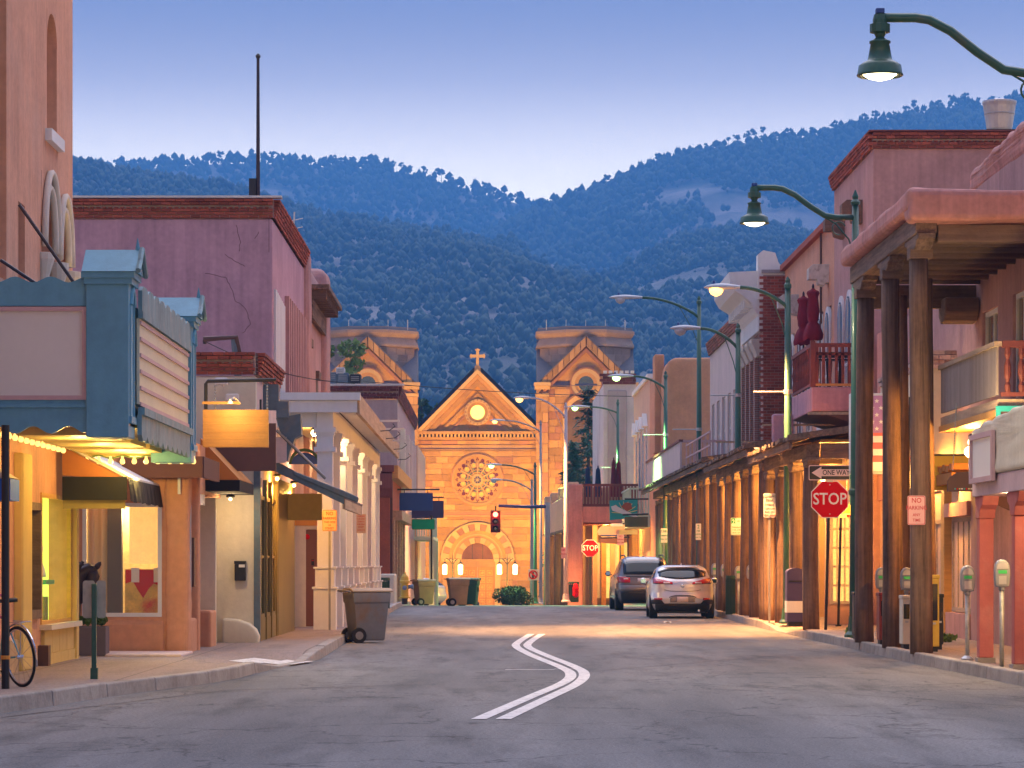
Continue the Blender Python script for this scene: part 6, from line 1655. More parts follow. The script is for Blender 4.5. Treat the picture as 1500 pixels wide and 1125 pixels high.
ashlar(CA, cD_ + .26, X0 + 1, X1 - 1, zg0 + .05, zg1 - 2, rh=.55, bl=1.1, skip=skipg)
gc = (XC, cz(604))
MB().ring(gc, .66, .92, cD_ - .05, cD_ + .3, n=28).build('oculus_ring', m_stone, CA); MB().ring(gc, .92, 1.2, cD_ - .18, cD_ + .3, n=28).build('oculus_ring', m_stonelight, CA)
MB().lathe((gc[0], cD_ + .1, gc[1]), [(.68, 0), (.68, .05)], 28, axis='y').build('oculus_glass', M('lit_stained_glass', (.7, .4, .08), rough=.3, var=.8, scale=3, bump=0, emit=(1, .62, .12), estr=1.3), CA)
for k in range(20):
    a = 2 * math.pi * k / 20; piece('oculus_dentil', m_stonered, CA, gc[0] + 1.08 * math.cos(a) - .06, gc[0] + 1.08 * math.cos(a) + .06, cD_ - .24, cD_ - .15, gc[1] + 1.08 * math.sin(a) - .06, gc[1] + 1.08 * math.sin(a) + .06)
MB().prism([(X0 - .3, cD_ + .5, zg0 + .2), (XC - .4, cD_ + .5, zg1 + .15), (XC + .4, cD_ + .5, zg1 + .15), (X1 + .3, cD_ + .5, zg0 + .2)], (0, 30, 0)).build('nave_roof', m_darkroof, CA)
cr = MB(); zc_ = zg1
cr.xz([(XC - .35, zc_ - .5), (XC + .35, zc_ - .5), (XC + .22, zc_ + .3), (XC - .22, zc_ + .3)], cD_ - .3, cD_ + .2)
cr.build('cross_base', m_stone, CA)
k_ = MB()
for pts in ([(XC - .13, zc_ + .3), (XC + .13, zc_ + .3), (XC + .13, zc_ + 1.7), (XC + .25, zc_ + 1.78), (XC, zc_ + 1.9), (XC - .25, zc_ + 1.78), (XC - .13, zc_ + 1.7)], [(XC - .62, zc_ + .98), (XC - .5, zc_ + 1.08), (XC - .14, zc_ + 1.08), (XC - .14, zc_ + 1.34), (XC - .5, zc_ + 1.34), (XC - .62, zc_ + 1.44), (XC - .72, zc_ + 1.21)], [(XC + .62, zc_ + .98), (XC + .72, zc_ + 1.21), (XC + .62, zc_ + 1.44), (XC + .5, zc_ + 1.34), (XC + .14, zc_ + 1.34), (XC + .14, zc_ + 1.08), (XC + .5, zc_ + 1.08)]): k_.xz(pts, cD_ - .18, cD_ + .08)
k_.build('cross', m_stonelight, CA)
# rose window
rc = ROSE
MB().lathe((rc[0], cD_ - .02, rc[1]), [(2.2, 0), (2.2, .1)], 48, axis='y').build('rose_plate', m_stone, CA)
rw = MB().ring(rc, 2.14, 2.36, cD_ - .26, cD_ + .1, n=48).build('rose_window', m_stone, CA); MB().ring(rc, 2.36, 2.46, cD_ - .16, cD_ + .1, n=48).build('rose_hood', m_stonered, rw)
m_sgred = M('stained_glass_red', (.16, .03, .03), rough=.2, var=.4, scale=6, bump=0); m_sgblue = M('stained_glass_blue', (.06, .08, .22), rough=.2, var=.4, scale=6, bump=0); m_sgyel = M('stained_glass_yellow', (.62, .56, .10), rough=.25, var=.4, scale=6, bump=0); m_sggrn = M('stained_glass_green', (.10, .26, .16), rough=.2, var=.4, scale=6, bump=0)
def disc(r, a, rad, mat, d, nm, par=rw, n=12):
    x, z = rc[0] + r * math.cos(a), rc[1] + r * math.sin(a)
    MB().lathe((x, d, z), [(rad, 0), (rad, .03)], n, axis='y').build(nm, mat, par)
    return x, z
for k in range(12):
    a = 2 * math.pi * (k + .5) / 12; a2 = 2 * math.pi * k / 12
    ca, sa = math.cos(a2), math.sin(a2)
    MB().tube([(rc[0] + .55 * ca, cD_ - .17, rc[1] + .55 * sa), (rc[0] + 1.72 * ca, cD_ - .17, rc[1] + 1.72 * sa)], .055, 6).build('spoke', m_stonelight, rw)
    x, z = disc(1.36, a, .17, m_sgyel, cD_ - .15, 'light'); MB().ring((x, z), .17, .23, cD_ - .22, cD_ - .12, n=14).build('light_ring', m_stonelight, rw)
    disc(1.80, a, .17, m_sgred, cD_ - .14, 'light')
    for dr, da, mt in ((1.62, .11, m_sgred), (1.62, -.11, m_sgblue), (1.02, .0, m_sgblue), (.80, .09, m_sggrn), (.80, -.09, m_sgblue), (1.08, .13, m_sggrn), (1.08, -.13, m_sgred)): disc(dr, a + da, .07, mt, cD_ - .14, 'small_light', n=8)
    for da, dr in ((0, 1.98), (.045, 1.86), (-.045, 1.86)): disc(dr, a2 + da, .06, m_sgred, cD_ - .14, 'trefoil', n=8)
MB().ring(rc, .34, .54, cD_ - .24, cD_ - .05, n=24).build('hub_ring', m_stonelight, rw); disc(0, 0, .33, m_sgblue, cD_ - .15, 'hub_light', n=20)
for k in range(8): MB().tube([(rc[0], cD_ - .2, rc[1]), (rc[0] + .34 * math.cos(k * math.pi / 4), cD_ - .2, rc[1] + .34 * math.sin(k * math.pi / 4))], .025, 5).build('hub_bar', m_stonelight, rw)
# portal
for k in range(17):
    a0 = 180 * k / 17; MB().ring(ARC, 2.62, 3.22, cD_ - .35, cD_ + .1, a0 + .4, a0 + 180 / 17 - .4, 3).build('voussoir', m_stonelight if k % 2 == 0 else m_stonered, CA)
MB().ring(ARC, 3.22, 3.36, cD_ - .42, cD_ + .1, 0, 180, 30).build('hood_mould', m_stonelight, CA)
MB().ring(ARC, 2.1, 2.62, cD_ - .12, cD_ + .2, 0, 180, 30).build('arch_order', m_stone, CA); MB().ring(ARC, 2.2, 2.3, cD_ - .22, cD_ - .11, 0, 180, 30).build('arch_roll', m_stonelight, CA)
for k in range(11):
    a0 = 180 * k / 11; MB().ring(ARC, 1.46, 1.98, cD_ - .2, cD_ + .2, a0 + .5, a0 + 180 / 11 - .5, 3).build('inner_voussoir', m_stone if k % 2 else m_stonelight, CA)
MB().ring(ARC, 1.98, 2.1, cD_ - .05, cD_ + .2, 0, 180, 30).build('arch_fillet', m_stonered, CA)
tz = MB().xz([(ARC[0] + 1.46 * math.cos(math.pi * k / 20), ARC[1] + 1.46 * math.sin(math.pi * k / 20)) for k in range(21)], cD_ - .06, cD_ + .2).build('tympanum', M('tympanum_bronze', (.20, .09, .06), var=.25, bump=.5, bscale=6), CA)
for dx in (-.48, .48): bx('tympanum_bar', m_bronze, tz, ARC[0] + dx - .03, ARC[0] + dx + .03, cD_ - .1, cD_ - .05, ARC[1], ARC[1] + 1.35)
for s in (-1, 1):
    bx('jamb', m_stonelight, CA, ARC[0] + s * 1.6, ARC[0] + s * 2.1, cD_ - .3, cD_ + .2, CZ0, ARC[1] - .01); bx('jamb_outer', m_stone, CA, ARC[0] + s * 2.11, ARC[0] + s * 3.2, cD_ - .2, cD_ + .2, CZ0, ARC[1] - .01)
    bx('impost', m_stonelight, CA, ARC[0] + s * 1.5, ARC[0] + s * 3.3, cD_ - .45, cD_ - .05, ARC[1] - .22, ARC[1] + .02)
bx('lintel', m_stone, CA, ARC[0] - 1.6, ARC[0] + 1.6, cD_ - .25, cD_ + .2, cz(830), ARC[1] - .005)
for s in (-1, 1):
    xa_, xb_ = sorted((ARC[0] + s * .05, ARC[0] + s * 1.56))
    d_ = bx('door', m_doorwood, CA, xa_, xb_, cD_ - .02, cD_ + .1, CZ0, cz(830) - .01)
    for r_ in range(5):
        for c_ in range(2):
            px0 = xa_ + .14 + .66 * c_; z0 = CZ0 + .25 + .66 * r_
            if z0 + .5 > cz(831): continue
            fr = MB(); fr.box(px0, px0 + .5, cD_ - .07, cD_ - .02, z0, z0 + .06); fr.box(px0, px0 + .5, cD_ - .07, cD_ - .02, z0 + .44, z0 + .5); fr.box(px0, px0 + .06, cD_ - .07, cD_ - .02, z0 + .06, z0 + .44); fr.box(px0 + .44, px0 + .5, cD_ - .07, cD_ - .02, z0 + .06, z0 + .44)
            fr.build('door_panel', m_orangewood, d_); MB().lathe((px0 + .25, cD_ - .02, z0 + .25), [(.15, 0), (.12, .04), (.05, .05)], 8, axis='y').build('rosette', m_orangewood, d_)
# towers
def tower(pxc, nm, blocks):
    t0 = cx(pxc); w = 4.45; d0 = cD_ - .9; dm = d0 + w
    ze, zr = cz(566), cz(494)
    P_ = bx(nm, m_mortar, CA, t0 - w + .1, t0 + w - .1, d0 + .06, d0 + 2 * w, CZ0 - .3, ze)
    ashlar(P_, d0, t0 - w + 1.0, t0 + w - 1.0, blocks, ze - .1, rh=.66, bl=1.3, skip=lambda a, b, c, e: all((x - t0) ** 2 + (z - cz(563)) ** 2 < .8 for x in (a, b) for z in (c, e)))
    for s in (-1, 1):
        ashlar(P_, d0 - .35, t0 + s * (w - .45) - .55, t0 + s * (w - .45) + .55, blocks, ze - 1.0, rh=.9, bl=1.3)
        bx('buttress', m_stone, P_, t0 + s * (w - .45) - .56, t0 + s * (w - .45) + .56, d0 - .28, d0 + .05, CZ0, ze - .9)
        for z_, o_ in ((ze - 1.0, .15), (ze - .35, .32), (ze - .02, .5)): bx('buttress_cap', m_stonelight, P_, t0 + s * (w - .45) - .56 - o_ * .4, t0 + s * (w - .45) + .56 + o_ * .4, d0 - .28 - o_, d0 + .1, z_, z_ + .3)
        for z_ in (blocks + .5, 5.5, 10.8): bx('buttress_band', m_stone, P_, t0 + s * (w - .45) - .62, t0 + s * (w - .45) + .62, d0 - .42, d0 + .08, z_, z_ + .22)
    # cross gables: front/back and left/right
    MB().xz([(t0 - w, ze), (t0 + w, ze), (t0, zr - .5)], d0 + .15, d0 + 2 * w - .1).build('gable_wall', m_stone, P_)
    MB().yz([(d0 - .3, ze), (d0 + 2 * w + .3, ze), (dm, zr - .05)], t0 - w - .0, t0 + w + .0).build('side_gable_roof', m_lead, P_)
    h = zr - ze
    for s in (-1, 1):
        for o0, o1, ya, mt in ((0, .62, d0 - .55, m_stonepiece), (.75, 1.0, d0 - .25, m_stonered)):
            k = h / w; f = math.sqrt(1 + k * k)
            p = [(t0 + s * (w + .1), ze + .0 - o0 * f + .1 * 0), (t0, zr - o0 * f), (t0, zr - o1 * f), (t0 + s * (w + .1), ze - o1 * f)]
            # cut into stones along the slope
            n = 9 if o0 == 0 else 1
            for i in range(n):
                u0, u1 = i / n, (i + 1) / n - (.012 if n > 1 else 0)
                q = [(p[0][0] + (p[1][0] - p[0][0]) * u, p[0][1] + (p[1][1] - p[0][1]) * u) for u in (u0, u1)] + [(p[3][0] + (p[2][0] - p[3][0]) * u, p[3][1] + (p[2][1] - p[3][1]) * u) for u in (u1, u0)]
                MB().xz(q, ya, d0 + .3).build('raking_stone', mt, P_)
        MB().prism([(t0 + s * (w + .15), d0 - .5, ze + .0), (t0, d0 - .5, zr + .02), (t0, d0 - .5, zr + .12), (t0 + s * (w + .15), d0 - .5, ze + .10)], (0, 2 * w + 1, 0)).build('gable_roof', m_lead, P_)
    # octagonal belfry stump
    ro = cx(862) - cx(796); ro = 4.12 / math.cos(R(22.5))
    z1, z2, z3, z4 = ze + .5, cz(509), cz(491), cz(477)
    dr = MB().lathe((t0, dm, 0), [(ro, z1), (ro, z2)], 8, a0=R(22.5)).build('belfry', m_mortar, P_)
    nrow = 5
    for r_ in range(nrow):
        za, zb_ = z1 + (z2 - z1) * r_ / nrow, z1 + (z2 - z1) * (r_ + 1) / nrow - .03
        for f_ in range(8):
            a = R(45 * f_)
            if math.sin(a) > .3: continue
            hw = ro * math.sin(R(22.5)); ap = ro * math.cos(R(22.5)) + .04; n = 3; off_ = .25 if r_ % 2 else 0
            cuts = [0] + [(i + off_) / n for i in range(1, n)] + [1]
            for u0, u1 in zip(cuts, cuts[1:]):
                s0, s1 = -hw + 2 * hw * u0 + .015, -hw + 2 * hw * u1 - .015
                c, s_ = math.cos(a), math.sin(a)
                q = [(t0 + ap * c - t_ * s_, dm + ap * s_ + t_ * c) for t_ in (s0, s1)] + [(t0 + (ap - .1) * c - t_ * s_, dm + (ap - .1) * s_ + t_ * c) for t_ in (s1, s0)]
                MB().xy(q, za, zb_).build('stone', m_stonegrey, dr)
    MB().lathe((t0, dm, 0), [(ro + .1, z2), (ro + .42, z2 + .1), (ro + .42, z2 + .28), (ro + .1, z3 - .25), (ro + .05, z3 - .2), (ro + .3, z3), (ro + .45, z3 + .2), (ro + .45, z3 + .45), (ro - .2, z3 + .6)], 8, a0=R(22.5)).build('belfry_cornice', m_stonegrey, P_)
    MB().lathe((t0, dm, 0), [(ro + .3, z3 + .46), (ro + .25, z4 - .1), (ro - 1.5, z4)], 8, a0=R(22.5)).build('belfry_lid', m_lead, P_)
    for k in range(5): MB().tube([(t0 - 3.6 + 1.8 * k, dm - 3.4, z4 - .4), (t0 - 3.6 + 1.8 * k, dm - 3.4, z4 + .55)], .04, 5).build('lightning_rod', m_galv, P_)
    oc = (t0, cz(563))
    MB().ring(oc, .70, 1.02, d0 - .12, d0 + .3, n=28).build('oculus_ring', m_stone, P_); MB().ring(oc, 1.02, 1.36, d0 - .25, d0 + .3, n=28).build('oculus_ring', m_stonelight, P_); MB().ring(oc, 1.36, 1.48, d0 - .32, d0 + .3, n=28).build('oculus_hood', m_stonered, P_)
    MB().lathe((oc[0], d0 - .02, oc[1]), [(.71, 0), (.71, .03)], 24, axis='y').build('oculus_glass', m_glass, P_)
    ac = (t0, cz(612))
    MB().ring(ac, 1.75, 2.15, d0 - .25, d0 + .3, 0, 180, 20).build('belfry_arch', m_stonelight, P_); MB().ring(ac, 2.15, 2.3, d0 - .32, d0 + .3, 0, 180, 20).build('belfry_arch_hood', m_stonered, P_)
    MB().xz([(t0 - 1.75, ac[1] - 7), (t0 + 1.75, ac[1] - 7)] + [(t0 + 1.75 * math.cos(math.pi * k / 12), ac[1] + 1.75 * math.sin(math.pi * k / 12)) for k in range(13)], d0 - .09, d0 - .07).build('belfry_window', M('belfry_louvre', (.16, .10, .06), var=.2, bump=.3), P_)
    for s in (-1, 1): MB().tube([(t0 + s * 1.95, d0 - .2, ac[1] - 7), (t0 + s * 1.95, d0 - .2, ac[1] - .1)], .2, 8).build('belfry_column', m_stonelight, P_)
    MB().xz([(t0 - .9, cz(536)), (t0 + .9, cz(536)), (t0 + .55, cz(545)), (t0 - .55, cz(545))], d0 + .05, d0 + .2).build('keystone_panel', m_stonered, P_)
tower(539.5, 'left_tower', cz(606)); tower(858, 'right_tower', cz(760))
# floodlights on the forecourt
FL = (1.0, 0.43, 0.045)
for i, (x, tx, tz_, e) in enumerate(((-11.5, cx(545), 17, 5200), (-4.6, cx(655), 6, 5200), (2.2, cx(740), 7, 5200), (10.5, cx(862), 15, 6500), (-1.3, XC, 13, 4200))):
    d = 262.0; zf = gz(d) + .3
    q = thing('floodlight', 'ground floodlight before the church, ' + ['far left', 'left of the door', 'right of the door', 'far right', 'central'][i], 'floodlight', (x, d, zf - .3), 'church floodlights')
    bx('housing', m_iron, q, x - .25, x + .25, d - .15, d + .15, zf - .15, zf + .12, bevel=.03); MB().tube([(x - .3, d, zf - .3), (x - .3, d, zf), (x + .3, d, zf), (x + .3, d, zf - .3)], .02, 6).build('yoke', m_galv, q)
    bx('lens', emis('flood_lens', FL, 6), q, x - .2, x + .2, d + .152, d + .16, zf - .12, zf + .09)
    point('flood_light', q, (x, d + .35, zf + .2), FL, e * 1.25, .25, 'SPOT', 78, .8, aim=(tx, cD_, tz_))
# twin lanterns flanking the door
for i, px_ in enumerate((663, 743)):
    d = 266.0; x = PX(px_, d); z0 = gz(d); zt_ = PZ(812, d)
    q = thing('twin_lantern_post', 'ornate twin-lantern post ' + ('left' if i == 0 else 'right') + ' of the cathedral door', 'lamp post', (x, d, z0), 'cathedral lantern posts')
    MB().tube([(x, d, z0), (x, d, zt_ - .8)], [.11, .06], 8).build('post', m_iron, q); MB().tube([(x, d, zt_ - .8), (x, d, zt_ + .1)], [.06, .01], 8).build('finial', m_iron, q)
    for s in (-1, 1):
        MB().tube([(x, d, zt_ - .9), (x + s * .25, d, zt_ - .55), (x + s * .5, d, zt_ - .35), (x + s * .66, d, zt_ - .45), (x + s * .68, d, zt_ - .8)], .035, 6).build('arm', m_iron, q)
        MB().tube([(x, d, zt_ - .5), (x + s * .2, d, zt_ - .3), (x + s * .3, d, zt_ - .45), (x + s * .2, d, zt_ - .55)], .025, 5).build('scroll', m_iron, q)
        l = MB().lathe((x + s * .68, d, zt_ - 1.75), [(.12, 0), (.2, .05), (.21, .8), (.1, .92)], 8).build('lantern', emis('lantern_glow', (1, .66, .22), 3.2), q); MB().lathe((x + s * .68, d, zt_ - .84), [(.22, 0), (.12, .12), (.02, .2)], 8).build('lantern_cap', m_iron, l)
    point('lamp_light', q, (x, d + 1.2, zt_ - 1.5), (1, .5, .07), 800, .3)
    bx('crossarm', m_iron, q, x - .5, x + .5, d - .02, d + .02, zt_ - 2.25, zt_ - 2.2)

# ================================================================== TREES
def leafcloud(name, mat, parent, clumps, nleaf, size, seed, flat=.6):
    rg = np.random.default_rng(seed); V_ = []; off = W.get(parent.name, Vector((0, 0, 0)))
    wts = np.array([c[3] ** 2 for c in clumps]); wts = wts / wts.sum()
    for c, w in zip(clumps, wts):
        n = max(6, int(nleaf * w)); u = rg.normal(size=(n, 3)); u /= np.linalg.norm(u, axis=1)[:, None]
        r_ = c[3] * rg.uniform(.35, 1.0, n) ** .6
        p = np.array(c[:3]) + u * r_[:, None] * np.array([1, 1, flat]); V_.append(p)
    p = np.concatenate(V_); n = len(p)
    a = rg.normal(size=(n, 3)); a /= np.linalg.norm(a, axis=1)[:, None]; b = np.cross(a, rg.normal(size=(n, 3))); b /= np.linalg.norm(b, axis=1)[:, None]
    s = size * rg.uniform(.6, 1.4, n)[:, None]
    q = np.stack([p - a * s, p + b * s * .5, p + a * s, p - b * s * .5], 1).reshape(-1, 3) - np.array(off)
    me = bpy.data.meshes.new(name); me.from_pydata(q.tolist(), [], np.arange(len(q)).reshape(-1, 4).tolist()); me.materials.append(mat)
    o = linkobj(bpy.data.objects.new(name, me)); o.parent = parent; W[o.name] = off
    return o
def tree(name, label, x, d, z0, h, r, mat, seed, nleaf=2600, leaf=.22, crown0=.35):
    t = thing(name, label, 'tree', (x, d, z0)); q = random.Random(seed)
    MB().tube([(x, d, z0), (x + .1, d, z0 + h * .4), (x - .05, d, z0 + h * .8)], [h * .022, h * .016, h * .006], 8).build('trunk', m_bark, t)
    cl = []
    for k in range(26):
        a = q.uniform(0, 6.28); zz = q.uniform(crown0, .96); rr = r * math.sqrt(max(.05, 1 - ((zz - (crown0 + .96) / 2) / .36) ** 2)) * q.uniform(.35, 1)
        c = (x + rr * math.cos(a), d + rr * math.sin(a), z0 + h * zz); cl.append((*c, r * q.uniform(.22, .42)))
        if k % 2 == 0: MB().tube([(x, d, z0 + h * max(.2, zz - .25)), ((x + c[0]) / 2, (d + c[1]) / 2, z0 + h * (zz - .08)), c], [h * .008, h * .005, h * .002], 5).build('limb', m_bark, t)
    leafcloud('crown', mat, t, cl, nleaf, leaf, seed)
    return t
tree('leafy_tree', 'light green leafy tree beside the left church tower', PX(492, 205), 205, gz(205), PZ(486, 205) - gz(205), 2.6, m_leafpale, 4, nleaf=3600, leaf=.2)
tree('leafy_tree', 'green tree rising behind the left slope of the church gable', PX(621, 313), 313, gz(300), PZ(576, 313) - gz(300), 2.0, m_leaf, 9, nleaf=2600, leaf=.25, crown0=.84)
def conifer(label, x, d, z0, h, r, seed):
    t = thing('evergreen_tree', label, 'tree', (x, d, z0)); q = random.Random(seed); rg = np.random.default_rng(seed)
    MB().tube([(x, d, z0), (x, d, z0 + h * .97)], [h * .018, .02], 8).build('trunk', m_bark, t)
    quads = []
    for lv in range(30):
        f = lv / 30; zz = z0 + h * (.14 + .84 * f); R_ = r * (1 - f) ** .8 * q.uniform(.75, 1.15) + .15
        for k in range(9):
            a = q.uniform(0, 6.28); L_ = R_ * q.uniform(.55, 1.1); c, s = math.cos(a), math.sin(a)
            for j in range(int(7 + 12 * (1 - f))):
                u = q.uniform(.15, 1); p = np.array([x + c * L_ * u, d + s * L_ * u, zz - .45 * L_ * u + .15 * L_ * u * u + q.uniform(-.12, .12)]) + rg.normal(size=3) * .09
                e = np.array([c, s, -.25]) * q.uniform(.16, .32) + rg.normal(size=3) * .09; w = np.array([-s, c, rg.normal() * .5]) * q.uniform(.05, .11)
                quads += [p - w, p + e, p + w, p - e * .5]
    me = bpy.data.meshes.new('crown'); v = np.array(quads) - np.array([x, d, z0]); me.from_pydata(v.tolist(), [], np.arange(len(v)).reshape(-1, 4).tolist()); me.materials.append(m_needle)
    o = linkobj(bpy.data.objects.new('crown', me)); o.parent = t
    return t
conifer('tall dark evergreen in front of the right church tower', PX(862, 195), 195, gz(195), PZ(556, 195) - gz(195), 3.0, 21)
conifer('low dark evergreen behind the corner building parapet', PX(838, 190), 190, gz(190), PZ(640, 190) - gz(190), 2.1, 23)
q = thing('clipped_bush', 'rounded dark green bush at the street end before the church door', 'bush', (PX(752, 150), 150, gz(150)))
leafcloud('foliage', m_needle, q, [(PX(752, 150) + rnd.uniform(-.6, .6), 150 + rnd.uniform(-.5, .5), gz(150) + rnd.uniform(.25, .7), rnd.uniform(.3, .48)) for _ in range(14)], 5200, .06, 31, flat=.8); MB().tube([(PX(752, 150), 150, gz(150)), (PX(752, 150), 150, gz(150) + .5)], .06, 6).build('stem', m_bark, q)
# ================================================================== STREET LAMPS
def cobra(label, px_pole, ytop, px_h0, px_h1, yh, lit, X=6.68, energy=500, base=True, polemat=None, D=None, arms=()):
    """tall pole with a curved arm and a cobra-head lamp reaching over the street"""
    D = D or F * X / (px_pole - VX); s = D / F
    xp = PX(px_pole, D); zt = PZ(ytop, D); zg = gz(D) + H; pm = polemat or m_greenpole
    t = thing('street_lamp', label, 'street lamp', (xp, D, zg), 'cobra-head street lamps')
    MB().tube([(xp, D, zg), (xp, D, zg + 2), (xp, D, zt)], [.115, .10, .065], 10).build('pole', pm, t, smooth=True)
    if base:
        b = MB(); b.lathe((xp, D, zg), [(.20, 0), (.20, .05), (.15, .10), (.125, .35)], 10); b.build('base', pm, t)
    MB().lathe((xp, D, zt), [(.085, 0), (.085, .08), (.05, .12), (.06, .18), (.01, .26)], 8).build('finial', pm, t)
    xh0, xh1 = PX(px_h0, D), PX(px_h1, D); zh = PZ(yh, D); za = zt - .45
    sgn = -1 if xh1 < xp else 1
    pts = []
    for k in range(11):
        u = k / 10; pts.append((xp + (xh1 - xp) * u, D, za + (zh - za) * math.sin(u * math.pi / 2) ** .8))
    MB().tube(pts, .045, 8).build('arm', pm, t, smooth=True)
    MB().tube([(xp, D, za - .9), (xp + (xh1 - xp) * .12, D, za - .35), (xp + (xh1 - xp) * .35, D, za + (zh - za) * .55)], .014, 5).build('brace', pm, t)
    L_ = abs(xh1 - xh0); rows = []
    for k in range(11):
        u = k / 10; w = [.05, .07, .10, .13, .155, .17, .17, .16, .135, .09, .02][k]; hh = [.045, .055, .07, .08, .09, .095, .09, .085, .07, .05, .01][k]
        x = xh1 + (xh0 - xh1) * u
        rows.append([(x, D + w * math.cos(a), zh + hh * math.sin(a) * (1 if math.sin(a) > 0 else .55)) for a in [2 * math.pi * j / 12 for j in range(12)]])
    hd = MB(); hd.grid(rows, closed=True); head = hd.build('lamp_head', m_lamphead, t, smooth=True)
    lm = {'o': emis('sodium_lens', (1, .42, .06), 3.2), 'g': emis('mercury_lens', (.42, 1.0, .22), 3), None: M('unlit_lens', (.55, .56, .60), rough=.3, var=.05, bump=0)}[lit]
    xl = xh1 + (xh0 - xh1) * .66
    MB().lathe((xl, D, zh - .03), [(.16, .01), (.155, -.06), (.11, -.13), (.02, -.17)], 12).build('lens', lm, head, smooth=True)
    MB().lathe((xl + .05 * sgn, D, zh + .09), [(.03, 0), (.03, .05), (.015, .07)], 8).build('photocell', m_signblue, head)
    if lit: point('lamp_light', t, (xl, D, zh - .35), (1, .46, .14) if lit == 'o' else (.42, 1.0, .34), energy * (9 if lit == 'o' else 4), .15, 'SPOT', 105, .6, aim=(xl, D + .01, 0))
    for y0, x_end in arms:
        z = PZ(y0, D); MB().tube([(xp, D, z), (PX(x_end, D), D, z)], .018, 6).build('banner_arm', m_galv, t); MB().lathe((xp, D, z - .05), [(.10, 0), (.10, .1)], 8).build('banner_clamp', m_galv, t)
    return t
cobra('green street lamp with glowing orange head at the balcony corner', 1154, 422, 1031, 1084, 421, 'o', energy=900, arms=((574, 1104), (657, 1105)))
cobra('green street lamp with unlit head and parking sign by the meters', 1081, 487, 981, 1026, 481, None, arms=((579, 1040),))
cobra('tall green street lamp with unlit white head before orange adobe', 1024, 445, 892, 941, 436, None, arms=((629, 985),))
cobra('street lamp with pale green glowing head before peach townhouse', 975, 553, 890, 928, 551, 'g', energy=1100, arms=((637, 943),))
cobra('street lamp with green glowing head before the evergreen', 905, 592, 831, 864, 596, 'g', X=6.3, energy=1300, D=152, arms=((685, 880),))
cobra('pale pink street lamp with orange head over the far crossing', 829, 598, 752, 778, 583, 'o', D=133, energy=1200, polemat=m_pinkpole)
cobra('grey street lamp with small orange head before the church gable', 792, 622, 717, 740, 616, 'o', D=185, energy=900, polemat=m_greypole)
cobra('green street lamp with green glowing head across the rose window', 784, 684, 712, 735, 681, 'g', D=170, energy=900)
cobra('grey street lamp with unlit head just below the green glow', 779, 708, 717, 736, 703, None, D=176, polemat=m_greypole)
def bell(label, px_pole, D, px_h, y0, y1, yarm, ypole):
    """green post-top arm lamp with a bell shade"""
    xp = PX(px_pole, D); xh = PX(px_h, D); zg = H; t = thing('bell_street_lamp', label, 'street lamp', (xp, D, zg), 'bell-shaded street lamps')
    zt = PZ(ypole, D); za = zt - .28
    MB().tube([(xp, D, zg), (xp, D, zg + 2.2), (xp, D, zt)], [.11, .095, .06], 12).build('pole', m_greenpole, t, smooth=True)
    MB().lathe((xp, D, zt), [(.08, -.05), (.09, 0), (.05, .05), (.06, .1), (.01, .22)], 10).build('finial', m_greenpole, t)
    MB().lathe((xp, D, zg), [(.2, 0), (.2, .06), (.14, .12), (.12, .4)], 10).build('base', m_greenpole, t)
    MB().lathe((xp, D, zg + 2.6), [(.11, 0), (.12, .03), (.12, .09), (.10, .12)], 10).build('collar', m_greenpole, t)
    zh = PZ(yarm, D); pts = []
    for u, f in ((0, 0), (.18, .0), (.3, .06), (.45, .38), (.6, .76), (.72, .96), (.8, 1.0), (.9, 1.0), (1, 1.0)): pts.append((xp + (xh - xp) * u, D, za + (zh - za) * f))
    MB().tube(pts, .055, 8).build('arm', m_greenpole, t, smooth=True)
    MB().tube([(xp, D, za - .75), (xp - .12, D, za - .4), (xp - .35, D, za - .12), (xp - .62, D, za + .04)], .016, 6).build('brace', m_greenpole, t)
    MB().tube([(xp - .3 + .12 * math.cos(a), D, za - .2 + .12 * math.sin(a)) for a in [R(20 + 26 * k) for k in range(11)]], .014, 5).build('scroll', m_greenpole, t)
    zt2, zb2 = PZ(y0, D), PZ(y1, D); h = zt2 - zb2
    MB().lathe((xh, D, zb2), [(.03, h), (.07, h * .985), (.085, h * .9), (.085, h * .84), (.12, h * .83), (.12, h * .70), (.07, h * .68), (.05, h * .62), (.09, h * .58)], 12).build('neck', m_greenpole, t)
    sh = MB().lathe((xh, D, zb2), [(.09, h * .58), (.125, h * .56), (.125, h * .53), (.11, h * .52), (.145, h * .26), (.155, h * .25), (.20, h * .22), (.25, h * .17), (.265, h * .04), (.275, h * .02), (.26, 0), (.2, h * .05)], 20).build('shade', m_greenpole, t, smooth=True)
    MB().lathe((xh, D, zb2), [(.2, h * .03), (.14, -.02), (.05, -.045)], 16).build('lens', emis('bell_lens', (1, .85, .48), 5), sh, smooth=True)
    MB().box(xh - .05, xh + .05, D - .05, D + .05, zt2, zt2 + .06).build('photocell', m_signblue, t, bevel=.01)
    point('lamp_light', t, (xh, D, zb2 - .2), (1, .82, .5), 170, .12, 'SPOT', 150, .6, aim=(xh, D + .01, 0))
bell('green bell-shaded street lamp on a tall pole by the log posts', 1253, 56, 1105, 273, 328, 275, 296)
bell('nearest green bell-shaded street lamp hanging in at top right', 1548, 36, 1289, 20, 112, 26, 72)

# ================================================================== SIGNS
def sign_post(t, x, d, z0, z1, mat=None, w=.022):
    return MB().box(x - w, x + w, d + .012, d + .012 + 2 * w, z0, z1).build('post', mat or m_greenpole, t)
def octagon(t, c, d, r, mat, name, th=.004):
    return plate(t, name, [(c[0] + r * math.cos(R(22.5 + 45 * k)), c[1] + r * math.sin(R(22.5 + 45 * k))) for k in range(8)], d, mat, th)
